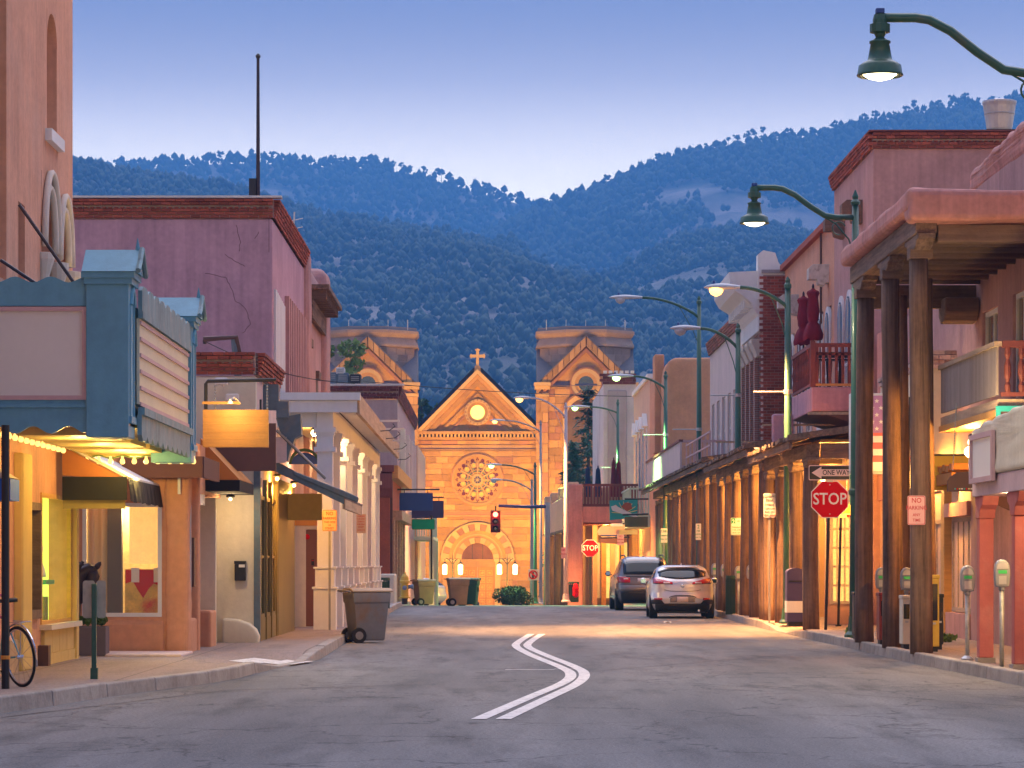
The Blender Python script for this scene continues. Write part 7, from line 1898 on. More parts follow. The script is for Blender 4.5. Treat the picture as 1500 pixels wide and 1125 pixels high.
# near stop and one-way sign
sD = 62.9; xc, zc = PX(1215.5, sD), PZ(731.5, sD)
t = thing('stop_sign', 'red stop sign under the one-way sign on the right corner', 'stop sign', (xc, sD, H))
MB().tube([(xc - .08, sD + .04, H), (xc + .01, sD + .04, PZ(682, sD))], .032, 6).build('post', m_iron, t)
r_ = .415; octagon(t, (xc, zc), sD, r_, m_signwhite, 'border'); octagon(t, (xc, zc), sD - .004, r_ * .95, m_red, 'face')
text('STOP', .335, (xc, sD - .007, zc), m_signwhite, t, sx=.86)
for dz in (.3, -.3): MB().lathe((xc, sD - .004, zc + dz), [(.014, 0), (.01, .006)], 8, axis='y').build('bolt', m_galv, t)
t = thing('one_way_sign', 'black one-way sign with left arrow above the stop sign', 'one-way sign', (PX(1215, sD), sD, PZ(703, sD)))
oz = PZ(692.5, sD); ox0, ox1 = PX(1184.5, sD), PX(1249, sD); ow = ox1 - ox0; ocx = (ox0 + ox1) / 2
plate(t, 'border', rrect(ocx, oz, ow, .31, .03), sD - .01, m_signpink); plate(t, 'face', rrect(ocx, oz, ow - .03, .275, .025), sD - .014, m_signblack)
plate(t, 'arrow', [(ox0 + .06, oz), (ox0 + .26, oz + .125), (ox0 + .26, oz + .07), (ox1 - .03, oz + .07), (ox1 - .03, oz - .07), (ox0 + .26, oz - .07), (ox0 + .26, oz - .125)], sD - .018, m_signpink)
text('ONE WAY', .145, (ocx + .11, sD - .021, oz), m_signblack, t, sx=.82)
bx('bracket', m_galv, t, xc - .06, xc + .06, sD - .005, sD + .03, oz - .19, oz - .152)
# far stop sign
d = 136.0; xc, zc = PX(864.5, d), PZ(803, d)
t = thing('stop_sign', 'small far stop sign before the pink corner building', 'stop sign', (xc, d, gz(d)))
bx('post', m_iron, t, xc - .04, xc + .04, d + .01, d + .07, gz(d), zc); octagon(t, (xc, zc), d, .405, m_signwhite, 'border'); octagon(t, (xc, zc), d - .01, .38, m_red, 'face'); text('STOP', .33, (xc, d - .016, zc), m_signwhite, t, sx=.86)
def park_sign(label, px0, px1, y0, y1, D, lines, face, ink, border=None, post=None, D_post=None, name='parking_sign', accent=None):
    cx_, cz2 = PX((px0 + px1) / 2, D), PZ((y0 + y1) / 2, D); w, h = PX(px1, D) - PX(px0, D), PZ(y0, D) - PZ(y1, D)
    t = thing(name, label, 'sign', (cx_, D, gz(D) + H if post is not None else cz2 - h / 2))
    plate(t, 'face', rrect(cx_, cz2, w, h, w * .09), D, face)
    if border:
        o_ = rrect(cx_, cz2, w * .95, h * .965, w * .08); i_ = rrect(cx_, cz2, w * .89, h * .925, w * .06); n_ = len(o_)
        MB().add([(x, D - .002, z) for x, z in o_] + [(x, D - .002, z) for x, z in i_], [(k, (k + 1) % n_, (k + 1) % n_ + n_, k + n_) for k in range(n_)]).build('border', border, t, recalc=False)
    for body, fz, sz, *ex in lines:
        text(body, sz * h, (cx_ + (ex[1] * w if len(ex) > 1 else 0), D - .004, cz2 + h * (.5 - fz)), ex[0] if ex else ink, t, sx=.9)
    for dz in (.45, -.45): MB().lathe((cx_, D - .002, cz2 + h * dz), [(.009, 0), (.006, .006)], 6, axis='y').build('bolt', m_galv, t)
    if post is not None: sign_post(t, cx_, D, gz(D) + H, cz2 + h / 2 - .02, post)
    if accent: bx('accent', accent, t, cx_ - w * .44, cx_ - w * .1, D - .003, D - .001, cz2 + h * .16, cz2 + h * .46)
    return t
m_inkred = M('sign_ink_red', (.55, .03, .05), rough=.5, var=0, bump=0); m_inkor = M('sign_ink_orange', (.72, .10, .03), rough=.5, var=0, bump=0); m_inkgreen = M('sign_ink_green', (.05, .30, .18), rough=.5, var=0, bump=0)
m_signrose = M('sign_rose', (.80, .42, .42), rough=.45, var=.03, bump=0)
park_sign('pink and red no-parking-any-time sign on the nearest log post', 1329.5, 1355.5, 726, 769, 46.2, [('NO', .17, .24), ('PARKING', .42, .19), ('ANY', .66, .14), ('TIME', .84, .14)], m_signrose, m_inkred, m_inkred, name='no_parking_sign')
m_signpeach = M('sign_peach', (.82, .52, .30), rough=.45, var=.05, bump=0)
park_sign('weathered no-parking-this-side-of-street sign before the first white column', 472, 493.5, 747, 778, 62.4, [('NO', .18, .24), ('PARKING', .4, .17), ('THIS SIDE', .58, .14), ('OF', .73, .12), ('STREET', .87, .14)], m_signpeach, m_inkor, m_inkor, name='no_parking_sign', post=m_greypole)
park_sign('tall narrow notice sign on the third white column', 522, 536, 753, 781, 68.6, [('PARKING', .12, .1), ('2 HR ONLY', .26, .1), ('8 AM TO', .4, .1), ('6 PM DAILY', .54, .1), ('EXCEPT', .68, .1), ('SUNDAYS', .84, .1)], m_signpeach, m_inkor, name='notice_sign')
park_sign('half hidden no-parking sign at the far end of the white columns', 541, 552.5, 765, 789, 92, [('NO', .2, .22), ('PARKING', .45, .16), ('SIDE', .65, .15), ('STREET', .85, .14)], m_signpeach, m_inkor, name='no_parking_sign', post=m_greypole)
park_sign('green and white loading zone sign on the bell lamp pole', 1244, 1270, 694, 741, 57.5, [('LOADING', .12, .13, m_inkgreen), ('ZONE', .27, .13), ('20 MIN', .44, .11), ('PARKING', .58, .1), ('6:00 AM', .70, .1), ('MON - SAT', .80, .09), ('TOW AWAY', .92, .09, m_inkor)], m_signwhite, m_inkgreen, m_signgreen, name='loading_sign', post=m_iron)
park_sign('loading zone sign on its own thin post beside the orange pier', 1118.5, 1136, 722.5, 758, 70.2, [('LOADING', .13, .13), ('ZONE', .28, .13), ('2 HOURS', .46, .1), ('8 AM - 6 PM', .62, .09), ('MON - SAT', .76, .09), ('TOW ZONE', .91, .1, m_inkor)], m_signwhite, M('sign_ink_grey', (.2, .25, .22), rough=.5, var=0, bump=0), name='loading_sign', post=m_greypole)
park_sign('two hour parking sign on the lamp pole by the meters', 1070.5, 1087, 758.5, 784, 83.0 - .2, [('2', .24, .36, m_signwhite, -.27), ('HR', .2, .15, m_inkgreen, .18), ('PARKING', .55, .13), ('8 AM - 6 PM', .7, .1), ('MON - SAT', .86, .1)], m_signwhite, m_inkgreen, m_inkgreen, accent=m_signgreen)
park_sign('two hour parking sign on green pole above the hatchback', 1019, 1027, 767, 791, 98.4, [('2', .2, .3, m_inkgreen), ('HR', .45, .18), ('PARKING', .65, .12), ('MON - SAT', .85, .1)], m_signwhite, m_inkgreen)
park_sign('two hour parking sign above the SUV roof on the long arcade', 968, 977.5, 774, 795, 116.4, [('2 HR', .2, .22), ('PARKING', .5, .14), ('MON - SAT', .75, .12)], m_signwhite, m_inkgreen, post=m_greypole)
park_sign('faded pink no-parking sign on green pole by the cream signs', 904, 914, 782, 798.5, 118, [('NO', .22, .24), ('PARKING', .5, .18), ('ANY TIME', .78, .16)], m_signrose, m_inkred, name='no_parking_sign', post=m_greenpole)
park_sign('small no-parking sign strapped to the pale pink pole', 822, 828.5, 802, 818, 132.8, [('NO', .25, .24), ('PARKING', .6, .16)], m_signrose, m_inkred, name='no_parking_sign')
# slanted post behind the stop sign
t = thing('leaning_sign_post', 'bare dark sign post just right of the stop sign post', 'post', (PX(1228, 66.5), 66.5, H)); MB().tube([(PX(1228, 66.5), 66.5, H), (PX(1232, 66.5), 66.5, PZ(745, 66.5))], .03, 6).build('post', m_iron, t); bx('foot', m_iron, t, PX(1228, 66.5) - .06, PX(1228, 66.5) + .06, 66.44, 66.56, H, H + .03)
# sign seen from behind on the near left pavement
d = 36.0; x = PX(137.5, d); t = thing('sign_seen_from_behind', 'pair of bare metal sign backs on a green post at left', 'sign', (x, d, H))
MB().box(x - .028, x + .028, d, d + .05, H, PZ(855, d)).build('post', m_greenpole, t, bevel=.006); plate(t, 'panel', rrect(PX(129, d), PZ(878, d), .14, .44, .03), d + .06, m_signback, .01); plate(t, 'panel', rrect(PX(147, d), PZ(878, d), .11, .44, .03), d + .075, m_signback, .01); bx('anchor', m_greenpole, t, x - .04, x + .045, d - .01, d + .06, H, H + .13)
# hanging boards at far left
for nm, lab, D_, a, mt in (('blue_sign', 'plain bright blue board hanging over the left pavement', 118, (585, 634, 722, 748), m_signblue), ('dark_blue_sign', 'plain dark violet-blue board just behind the bright blue board', 124, (603, 650, 733.5, 759), m_signviolet)):
    t = thing(nm, lab, 'sign', P((a[0] + a[1]) / 2, a[3], D_)); bx('panel', mt, t, PX(a[0], D_), PX(a[1], D_), D_, D_ + .08, PZ(a[3], D_), PZ(a[2], D_))
    MB().tube([P(a[0] - 9, a[2] - 5, D_ + .04), P(a[1] + (10 if D_ < 120 else 0), a[2] - 5, D_ + .04)], .03, 6).build('bracket', m_iron, t)
    for f in (.15, .85): MB().tube([P(a[0] + (a[1] - a[0]) * f, a[2] - 5, D_ + .04), P(a[0] + (a[1] - a[0]) * f, a[2] + 1, D_ + .04)], .015, 5).build('hanger', m_iron, t)
d = 122; t = thing('green_street_sign', 'blank green street sign on a thin pole before the church', 'street sign', (PX(632, d), d, gz(d))); MB().tube([(PX(632, d), d, gz(d) + .1), (PX(632, d), d, PZ(755, d))], .04, 8).build('post', m_iron, t); plate(t, 'panel', rrect(PX(620, d), PZ(768, d), .88, .38, .04), d - .06, m_signgreen, .02); plate(t, 'border', rrect(PX(620, d), PZ(768, d), .92, .42, .05), d - .035, m_leafpale, .01)
# traffic signal on its mast arm
d = 128; t = thing('traffic_signal', 'red traffic light on a horizontal mast arm before the portal', 'traffic light', (PX(802, d), d, gz(d)))
MB().tube([P(802, 742, d), P(770, 742.5, d), P(730, 741, d)], [.09, .075, .055], 8).build('mast_arm', m_signblue, t, smooth=True); MB().tube([(PX(802, d), d, gz(d)), P(802, 736, d)], .11, 10).build('mast', m_greypole, t, smooth=True)
sx0, sx1, sz0, sz1 = PX(718.5, d), PX(733, d), PZ(780, d), PZ(748, d)
bx('hanger', m_iron, t, PX(725, d), PX(727, d), d - .02, d + .02, sz1, PZ(741, d)); hs = bx('housing', M('signal_red_lit_housing', (.10, .012, .012), rough=.4, var=.05, bump=0), t, sx0, sx1, d - .1, d + .1, sz0, sz1, bevel=.01)
for k, mt in enumerate((emis('red_signal', (1, .10, .05), 5), m_glass, m_glass)):
    z = sz1 - .16 - .29 * k; x = (sx0 + sx1) / 2
    MB().lathe((x, d - .1, z), [(.11, 0), (.10, .03), (.05, .05)], 14, axis='y').build('signal_lens', mt, hs); MB().ring((x, z), .115, .13, d - .24, d - .1, 20, 160, 10).build('visor', m_iron, hs)
point('signal_light', t, ((sx0 + sx1) / 2, d - .45, sz1 - .16), (1, .06, .04), 12, .08)

# ================================================================== PARKING METERS
def meter(label, px_, ytop, D, X=None, twin=False, worn=False):
    x = PX(px_, D); zg = H; zt = PZ(ytop, D); t = thing('parking_meter', label, 'parking meter', (x, D, zg), 'parking meters along the kerb')
    MB().tube([(x, D, zg), (x, D, zt - .42)], .03, 10).build('post', m_meterpole, t, smooth=True)
    if worn: MB().lathe((x, D, zg), [(.09, 0), (.09, .03), (.04, .07)], 10).build('foot', m_galv, t)
    MB().lathe((x, D, zt - .42), [(.032, 0), (.045, .02), (.045, .05), (.06, .07)], 10).build('collar', m_meter, t)
    pts = [(-.085, 0), (.085, 0), (.10, .10), (.10, .24), (.088, .30), (.05, .35), (0, .365), (-.05, .35), (-.088, .30), (-.10, .24), (-.10, .10)]
    h = MB().xz([(x + a, zt - .365 + b) for a, b in pts], D - .065, D + .065).build('head', m_meter, t, bevel=.02, seg=3)
    MB().xz([(x + .075 * math.cos(math.pi * k / 8), zt - .13 + .09 * math.sin(math.pi * k / 8)) for k in range(9)], D - .075, D - .06).build('dome_glass', m_galv, h)
    bx('display', emis('meter_green', (.12, .8, .15), .06, base=(.05, .4, .1)), h, x - .055, x + .055, D - .072, D - .064, zt - .19, zt - .145); bx('plate', m_galv, h, x - .05, x + .05, D - .07, D - .064, zt - .33, zt - .22)
for i, a in enumerate(((1467.5, 819, 40.3), (1417, 828, 42.9), (1328, 831, 49.2), (1291, 831, 52.4), (1099.5, 827, 78.8), (1082, 829, 82.6), (1061, 826, 88), (1047, 825, 91.5))):
    meter(['nearest grey parking meter standing left of the red posts', 'second parking meter with a worn flanged foot', 'third parking meter between the log posts', 'fourth parking meter beside the red newspaper box', 'fifth parking meter, right one beside the green litter bin', 'sixth parking meter, in front of the lamp pole', 'seventh parking meter behind the hatchback, right one', 'farthest parking meter behind the hatchback'][i], *a, worn=i == 1)

# ================================================================== BOXES, BINS, HYDRANT
def newsbox(label, px0, px1, ytop, D, mat, window=None):
    x0, x1 = PX(px0, D), PX(px1, D); zt = PZ(ytop, D); t = thing('newspaper_box', label, 'newspaper box', ((x0 + x1) / 2, D, H), 'newspaper boxes')
    bx('cabinet', mat, t, x0, x1, D, D + .38, H + .08, zt - .06, bevel=.01); bx('top', mat, t, x0 - .01, x1 + .01, D - .015, D + .39, zt - .06, zt, bevel=.012)
    w = x1 - x0; bx('window', m_glass if window is None else window, t, x0 + w * .15, x1 - w * .15, D - .008, D + .002, H + .48, zt - .14); bx('foot', m_iron, t, x0 + .02, x1 - .02, D + .03, D + .35, H, H + .08); bx('handle', m_galv, t, x0 + w * .3, x1 - w * .3, D - .03, D - .008, H + .42, H + .45)
newsbox('black newspaper box left of the log posts with posters', 1251.5, 1272, 867, 54.3, m_iron, M('poster_print', (.5, .35, .4), var=.8, scale=9, bump=0))
newsbox('dark red newspaper box between the log posts', 1288, 1306, 868, 51.2, m_reddoor)
newsbox('pale cream newspaper box half hidden behind a log post', 1322, 1334, 872, 48.6, m_cream)
newsbox('tall yellow newspaper box behind the nearest log post', 1358, 1376, 842, 47.2, m_hydrant)
newsbox('narrow black newspaper box beside the yellow one', 1372, 1382, 870, 48.4, m_iron)
t = thing('storage_mailbox', 'dark blue rounded-top mailbox with a white band behind the lamp pole', 'mailbox', (PX(1166, 66.2), 66.2, H)); d = 66.2; x0, x1 = PX(1153, d), PX(1178.5, d); zt = PZ(832, d); xm = (x0 + x1) / 2; w = (x1 - x0) / 2
MB().xz([(x0, H + .1), (x1, H + .1), (x1, zt - w * .5)] + [(xm + w * math.cos(math.pi * k / 8), zt - w * .5 + w * .5 * math.sin(math.pi * k / 8)) for k in range(1, 8)] + [(x0, zt - w * .5)], d, d + .5).build('body', m_signviolet, t); bx('band', m_signwhite, t, x0 - .004, x1 + .004, d - .006, d + .504, H + .3, H + .55); bx('foot', m_iron, t, x0 + .03, x1 - .03, d + .05, d + .45, H, H + .1); bx('hatch', m_iron, t, x0 + .04, x1 - .04, d - .01, d, zt - .3, zt - .27)
def litter(label, px0, px1, y0, D, extra=None):
    xm, w, zg = PX((px0 + px1) / 2, D), (PX(px1, D) - PX(px0, D)) / 2, gz(D) + H; zt = PZ(y0, D); t = thing('litter_bin', label, 'litter bin', (xm, D, zg), 'green litter bins')
    MB().lathe((xm, D, zg), [(w * .8, 0), (w * .86, .04), (w * .86, (zt - zg) * .86), (w * .8, (zt - zg) * .87)], 16).build('liner', m_bingreen, t)
    for k in range(18):
        a = 2 * math.pi * k / 18; MB().box(xm + w * .92 * math.cos(a) - .014, xm + w * .92 * math.cos(a) + .014, D + w * .92 * math.sin(a) - .014, D + w * .92 * math.sin(a) + .014, zg, zg + (zt - zg) * .9).build('slat', m_bingreen, t)
    MB().lathe((xm, D, zg + (zt - zg) * .9), [(w, 0), (w * 1.06, .03), (w * 1.02, (zt - zg) * .1), (w * .6, (zt - zg) * .1)], 16).build('rim', m_bingreen, t)
    return t
litter('green slatted litter bin beside the meters', 1063, 1077, 843, 82.0); litter('green litter bin at the foot of the pale pink pole', 827, 848, 852, 134); litter('dark green litter bin just behind the first grey wheelie bin', 551, 571, 846, 93)
d = 133.6; t = thing('red_bag', 'red cloth bag hanging on the far litter bin', 'bag', P(843, 870, d)); MB().lathe((PX(843, d), d - .35, PZ(875, d)), [(.05, 0), (.13, .08), (.13, .4), (.08, .55), (.03, .6)], 10).build('sack', m_red, t); MB().ring((PX(843, d), PZ(856, d)), .06, .08, d - .36, d - .34, 0, 180, 8).build('strap', m_red, t)
def wheelie(label, x, d, rz, body, lid, zg=None, hgt=1.04):
    zg = gz(d) if zg is None else zg; t = thing('wheelie_bin', label, 'wheelie bin', (x, d, zg), 'wheelie bins')
    b = MB(); rows = []
    for z, wx, wy in ((.04, .23, .26), (.06, .25, .28), (.72, .295, .345), (.74, .315, .365), (.92, .325, .38)):
        rows.append([(sx * wx, sy * wy, z * hgt) for sx, sy in ((-1, -1), (1, -1), (1, 1), (-1, 1))])
    b.grid(rows, closed=True); n = len(b.v); b.f += [(3, 2, 1, 0), (n - 4, n - 3, n - 2, n - 1)]
    bo = b.build('body', body, t, bevel=.03, seg=3, local=True)
    MB().xz([(-.335, .925 * hgt), (.335, .925 * hgt), (.33, .955 * hgt), (.2, 1.0 * hgt), (-.2, 1.0 * hgt), (-.33, .955 * hgt)], -.42, .40).build('lid', lid, t, bevel=.015, local=True)
    MB().tube([(-.26, .41, .93 * hgt), (-.26, .48, .95 * hgt), (.26, .48, .95 * hgt), (.26, .41, .93 * hgt)], .02, 6).build('handle', body, t, local=True)
    for s in (-1, 1):
        w = MB().lathe((s * .29, .26, .14), [(.14, -.035), (.15, -.02), (.15, .02), (.14, .035)], 16, axis='x').build('wheel', m_rubber, t, local=True); MB().lathe((s * .29, .26, .14), [(.08, -.04), (.08, .04)], 10, axis='x').build('hub', m_chain, w, local=True)
    MB().box(-.1, .1, -.37, -.34, .5 * hgt, .66 * hgt).build('grab_recess', m_rubber, t, local=True); MB().box(.328, .335, -.05, .1, .62 * hgt, .7 * hgt).build('sticker', m_signwhite, t, local=True)
    rot(t, rz); return t
wheelie('stained grey wheelie bin with tan lid in the left gutter', PX(537, 58.6), 58.6, R(112), m_bingrey, m_binlid)
wheelie('tan wheelie bin near the yellow hydrant', PX(621, 122), 122, R(115), m_binbrown, m_binlid, zg=gz(122) + .0)
wheelie('tan wheelie bin at the crest in front of a green one', PX(671, 113), 113, R(100), m_binbrown, m_binlid)
wheelie('green wheelie bin behind the tan one at the crest', PX(687, 115), 115, R(80), m_bingreen, m_bingreen)
d = 103; x = PX(593, d); zg = gz(d) + H; t = thing('fire_hydrant', 'yellow fire hydrant on the left pavement before the brick shop', 'fire hydrant', (x, d, zg))
MB().lathe((x, d, zg), [(.10, 0), (.10, .2)], 12).build('lower_barrel', m_iron, t); MB().lathe((x, d, zg), [(.19, .2), (.19, .25), (.13, .26), (.125, .7), (.17, .71), (.17, .78), (.14, .80), (.12, .92), (.06, 1.0), (.04, 1.02), (.04, 1.07)], 14).build('barrel', m_hydrant, t); MB().lathe((x + .12, d, zg + .58), [(.07, 0), (.07, .1), (.09, .1), (.09, .16), (.03, .18)], 10, axis='x').build('side_nozzle', m_hydrantblue, t); MB().lathe((x, d - .12, zg + .55), [(.08, 0), (.08, .08), (.03, .1)], 10, axis='y').build('front_nozzle', m_hydrantblue, t)
# near-left planter, horse sculpture, bicycle, post
d = 44.6; x0, x1 = PX(110, d), PX(155, d); t = thing('square_planter', 'dark grey square planter with small plant below the horse head', 'planter', ((x0 + x1) / 2, d, H)); bx('box', m_planter, t, x0, x1, d, d + .42, H, PZ(918, d), bevel=.01); bx('soil', m_bark, t, x0 + .03, x1 - .03, d + .03, d + .39, PZ(920, d), PZ(917.5, d)); leafcloud('plant', m_leaf, t, [(x0 + .1 + .08 * k, d + .2, PZ(918, d) + .08 + .04 * (k % 3), .11) for k in range(4)], 420, .04, 5)
t = thing('horse_sculpture', 'dark bronze horse head sculpture peering out beside the yellow window', 'sculpture', (PX(108, 45.6), 45.6, H))
hd = 45.4
hz = lambda px_, py_: Vector(P(px_, py_, hd))
ch = MB(); pts = [hz(92, 905), hz(98, 880), hz(107, 858), hz(118, 842), hz(131, 834), hz(138, 838)]; ch.tube(pts, [.26, .22, .17, .125, .10, .085], 12); pts = [hz(134, 832), hz(136, 844), hz(131, 858), hz(123, 871), hz(117, 880), hz(114, 884)]; ch.tube(pts, [.075, .105, .09, .065, .058, .045], 12)
hm = ch.build('body', m_bronze, t, smooth=True)
for a, b in ((hz(139, 834), hz(148, 823)), (hz(126, 834), hz(113, 823))):
    v = (b - a); MB().tube([a, a + v * .4, a + v * .8, b], [.03, .045, .03, .004], 8).build('ear', m_bronze, hm, smooth=True)
MB().tube([hz(92, 905), hz(94, 940), hz(94, 958)], [.2, .1, .07], 8).build('foreleg', m_bronze, t)
q = MB()
for k in range(9): u = k / 8; a = hz(98 + 30 * u, 868 - 36 * u); q.tube([a + Vector((-.05, -.12, .1)), a + Vector((-.12, -.1, -.06))], [.03, .01], 5)
q.build('mane', m_bronze, hm)
d = 33.2; x = PX(8, d); t = thing('black_bike_post', 'black steel post with the bicycle locked to it at left edge', 'post', (x, d, H)); MB().tube([(x, d, H), (x, d, 3.0)], .045, 10).build('post', m_iron, t); MB().lathe((x, d, H + .32), [(.05, 0), (.052, .02), (.05, .04)], 10).build('band', m_signorange, t)
t = thing('bicycle', 'blue city bicycle with pink bar tape leaning on the black post', 'bicycle', (PX(30, 33.6), 33.6, H)); B0 = t
wr = .335
def bwheel(y):
    w = MB(); w.lathe((0, y, wr), [(wr - .02, -.014), (wr, -.008), (wr, .008), (wr - .02, .014)], 32, axis='x'); wo_ = MB(); ti = []
    n = 40; rows = []
    for k in range(n): a = 2 * math.pi * k / n; rows.append((0, y + (wr - .012) * math.cos(a), wr + (wr - .012) * math.sin(a)))
    m_ = MB(); m_.tube(rows + [rows[0]], .016, 6, cap=False); p = m_.build('wheel', m_rubber, B0, local=True, smooth=True)
    m_ = MB(); rows = [(0, y + (wr - .035) * math.cos(2 * math.pi * k / n), wr + (wr - .035) * math.sin(2 * math.pi * k / n)) for k in range(n + 1)]; m_.tube(rows, .009, 5, cap=False); m_.build('rim', m_steel, p, local=True)
    for k in range(14): a = 2 * math.pi * k / 14; MB().tube([(.015 * (-1) ** k, y, wr), (0, y + (wr - .035) * math.cos(a), wr + (wr - .035) * math.sin(a))], .0022, 3).build('spoke', m_steel, p, local=True)
    MB().lathe((0, y, wr), [(.02, -.04), (.02, .04)], 8, axis='x').build('hub', m_steel, p, local=True)
bwheel(0); bwheel(1.02)
for a, b, r_, nm, mt in (((0, 0, wr), (0, .42, .30), .011, 'chain_stay', m_bluepaint), ((0, 0, wr), (0, .26, .78), .009, 'seat_stay', m_bluepaint), ((0, .42, .30), (0, .24, .86), .015, 'seat_tube', m_bluepaint), ((0, .42, .30), (0, .82, .72), .016, 'down_tube', m_bluepaint), ((0, .27, .76), (0, .80, .80), .015, 'top_tube', m_pinkpaint), ((0, .79, .86), (0, .85, .62), .017, 'head_tube', m_bluepaint), ((0, .85, .62), (0, 1.02, wr), .013, 'fork', m_bluepaint), ((0, .24, .86), (0, .22, .94), .012, 'seat_post', m_steel), ((0, .79, .86), (0, .80, .96), .012, 'stem', m_steel)): MB().tube([a, b], r_, 8).build(nm, mt, B0, local=True)
MB().tube([(-.27, .74, .98), (-.15, .82, .97), (0, .82, .96), (.15, .82, .97), (.27, .74, .98)], .014, 8).build('handlebar', m_pinkpaint, B0, local=True)
sd = MB(); sd.grid([[(x_ * w, y_, z_) for x_ in (-1, -.5, 0, .5, 1)] for y_, w, z_ in ((.08, .085, .965), (.14, .09, .975), (.24, .05, .97), (.34, .025, .96))]); s_ = sd.build('saddle', m_iron, B0, local=True, smooth=True); so_ = s_.modifiers.new('solid', 'SOLIDIFY'); so_.thickness = .035
rk = MB(); rk.tube([(-.06, .18, .72), (-.06, -.2, .72)], .006, 5); rk.tube([(.06, .18, .72), (.06, -.2, .72)], .006, 5); rk.tube([(-.06, -.2, .72), (.06, -.2, .72)], .006, 5); rk.tube([(0, 0, wr), (0, -.1, .72)], .006, 5); rk.build('rack', m_steel, B0, local=True)
MB().lathe((0, .42, .30), [(.09, -.01), (.09, .01)], 18, axis='x').build('chainring', m_steel, B0, local=True); MB().tube([(.06, .42, .30), (.08, .50, .16)], .01, 6).build('crank', m_steel, B0, local=True); MB().box(.05, .13, .46, .56, .14, .16).build('pedal', m_rubber, B0, local=True)
fr_ = MB(); fr_.tube([(0, (wr + .03) * math.cos(R(a)), wr + (wr + .03) * math.sin(R(a))) for a in range(40, 200, 12)], .012, 5); fr_.build('mudguard', m_steel, B0, local=True)
t.rotation_euler = (0, R(-6), R(38)); t.location = (PX(33, 33.7), 33.7, H)
# ================================================================== CARS
def car(name, label, x, d, lev, spec, paint, rz=0.0):
    t = thing(name, label, 'car', (x, d, gz(d)))
    zs = [l[0] for l in lev]
    def at(z, k):
        return float(np.interp(z, zs, [l[k] for l in lev]))
    def sm(z, k):
        return (at(z - .035, k) + 2 * at(z, k) + at(z + .035, k)) / 4
    def outline(z, n=56):
        yr, yf, w, e = sm(z, 1), sm(z, 2), sm(z, 3), sm(z, 4)
        yc, L_ = (yr + yf) / 2, (yf - yr) / 2; out = []
        for k in range(n):
            a = 2 * math.pi * k / n; c, s = math.cos(a), math.sin(a)
            out.append((w * math.copysign(abs(c) ** (2 / e), c), yc + L_ * math.copysign(abs(s) ** (2 / e), s), z))
        return out
    def yrear(xx, z, off=0.0):
        yr, yf, w, e = sm(z, 1), sm(z, 2), sm(z, 3), sm(z, 4)
        yc, L_ = (yr + yf) / 2, (yf - yr) / 2; q = min(.9999, abs(xx) / w)
        return yc - L_ * (1 - q ** e) ** (1 / e) - off
    def xside(y, z, off=0.0):
        yr, yf, w, e = sm(z, 1), sm(z, 2), sm(z, 3), sm(z, 4)
        yc, L_ = (yr + yf) / 2, (yf - yr) / 2; q = min(.9999, abs(y - yc) / L_)
        return w * (1 - q ** e) ** (1 / e) + off
    levels = np.linspace(zs[0], zs[-1], 64)
    mb = MB(); mb.grid([outline(z) for z in levels], closed=True)
    n = 56; mb.f.append(tuple(range(n - 1, -1, -1))); mb.f.append(tuple(len(mb.v) - n + k for k in range(n)))
    body = mb.build('body', paint, t, smooth=True, local=True)
    def rear(nm, mat, x0, x1, zb, zt, off, par, nx=14, nz=5, thick=0.0):
        zbf = zb if callable(zb) else (lambda q: zb); ztf = zt if callable(zt) else (lambda q: zt)
        rows = []
        for i in range(nx + 1):
            xx = x0 + (x1 - x0) * i / nx; a, b = zbf(xx), ztf(xx)
            rows.append([(xx, yrear(xx, a + (b - a) * j / nz, off), a + (b - a) * j / nz) for j in range(nz + 1)])
        m_ = MB(); m_.grid(rows); o = m_.build(nm, mat, par, local=True, smooth=True, recalc=False)
        s_ = o.modifiers.new('solid', 'SOLIDIFY'); s_.thickness = .012; s_.offset = 0
        return o
    def sidepatch(nm, mat, y0, y1, zb, zt, off, par, s):
        rows = []
        for i in range(11):
            y = y0 + (y1 - y0) * i / 10; a = zb if not callable(zb) else zb(y); b = zt if not callable(zt) else zt(y)
            rows.append([(s * xside(y, a + (b - a) * j / 4, off), y, a + (b - a) * j / 4) for j in range(5)])
        m_ = MB(); m_.grid(rows); return m_.build(nm, mat, par, local=True, smooth=True, recalc=False)
    spec(t, body, rear, sidepatch, yrear, xside)
    rot(t, rz)
    return t
def wheels(t, ys, xw, r, w):
    for y in ys:
        for s in (-1, 1):
            p = MB().lathe((s * xw, y, r), [(r * .72, -w / 2), (r * .95, -w / 2), (r, -w * .38), (r, w * .38), (r * .95, w / 2), (r * .72, w / 2)], 28, axis='x').build('wheel', m_rubber, t, local=True, smooth=False)
            MB().lathe((s * xw, y, r), [(.04, -w * .38), (r * .71, -w * .42), (r * .71, w * .42), (.04, w * .38)], 16, axis='x').build('rim', m_steel, p, local=True)
def mirrors(t, y, z, x, mat):
    for s in (-1, 1):
        m_ = MB(); m_.lathe((s * (x + .12), y, z), [(.02, -.09), (.10, -.05), (.115, 0), (.10, .06), (.05, .09)], 12, axis='x'); m_.v = [(a, y + (b - y) * .7, z + (c - z) * .8) for a, b, c in m_.v]
        p = m_.build('mirror', mat, t, local=True, smooth=True); MB().box(s * (x - .02), s * (x + .06), y - .02, y + .03, z - .05, z - .02).build('mirror_arm', m_carblack, p, local=True)
        MB().box(s * (x + .05), s * (x + .19), y - .088, y - .078, z - .055, z + .055).build('mirror_glass', m_mirrorblue, p, local=True, bevel=.01)
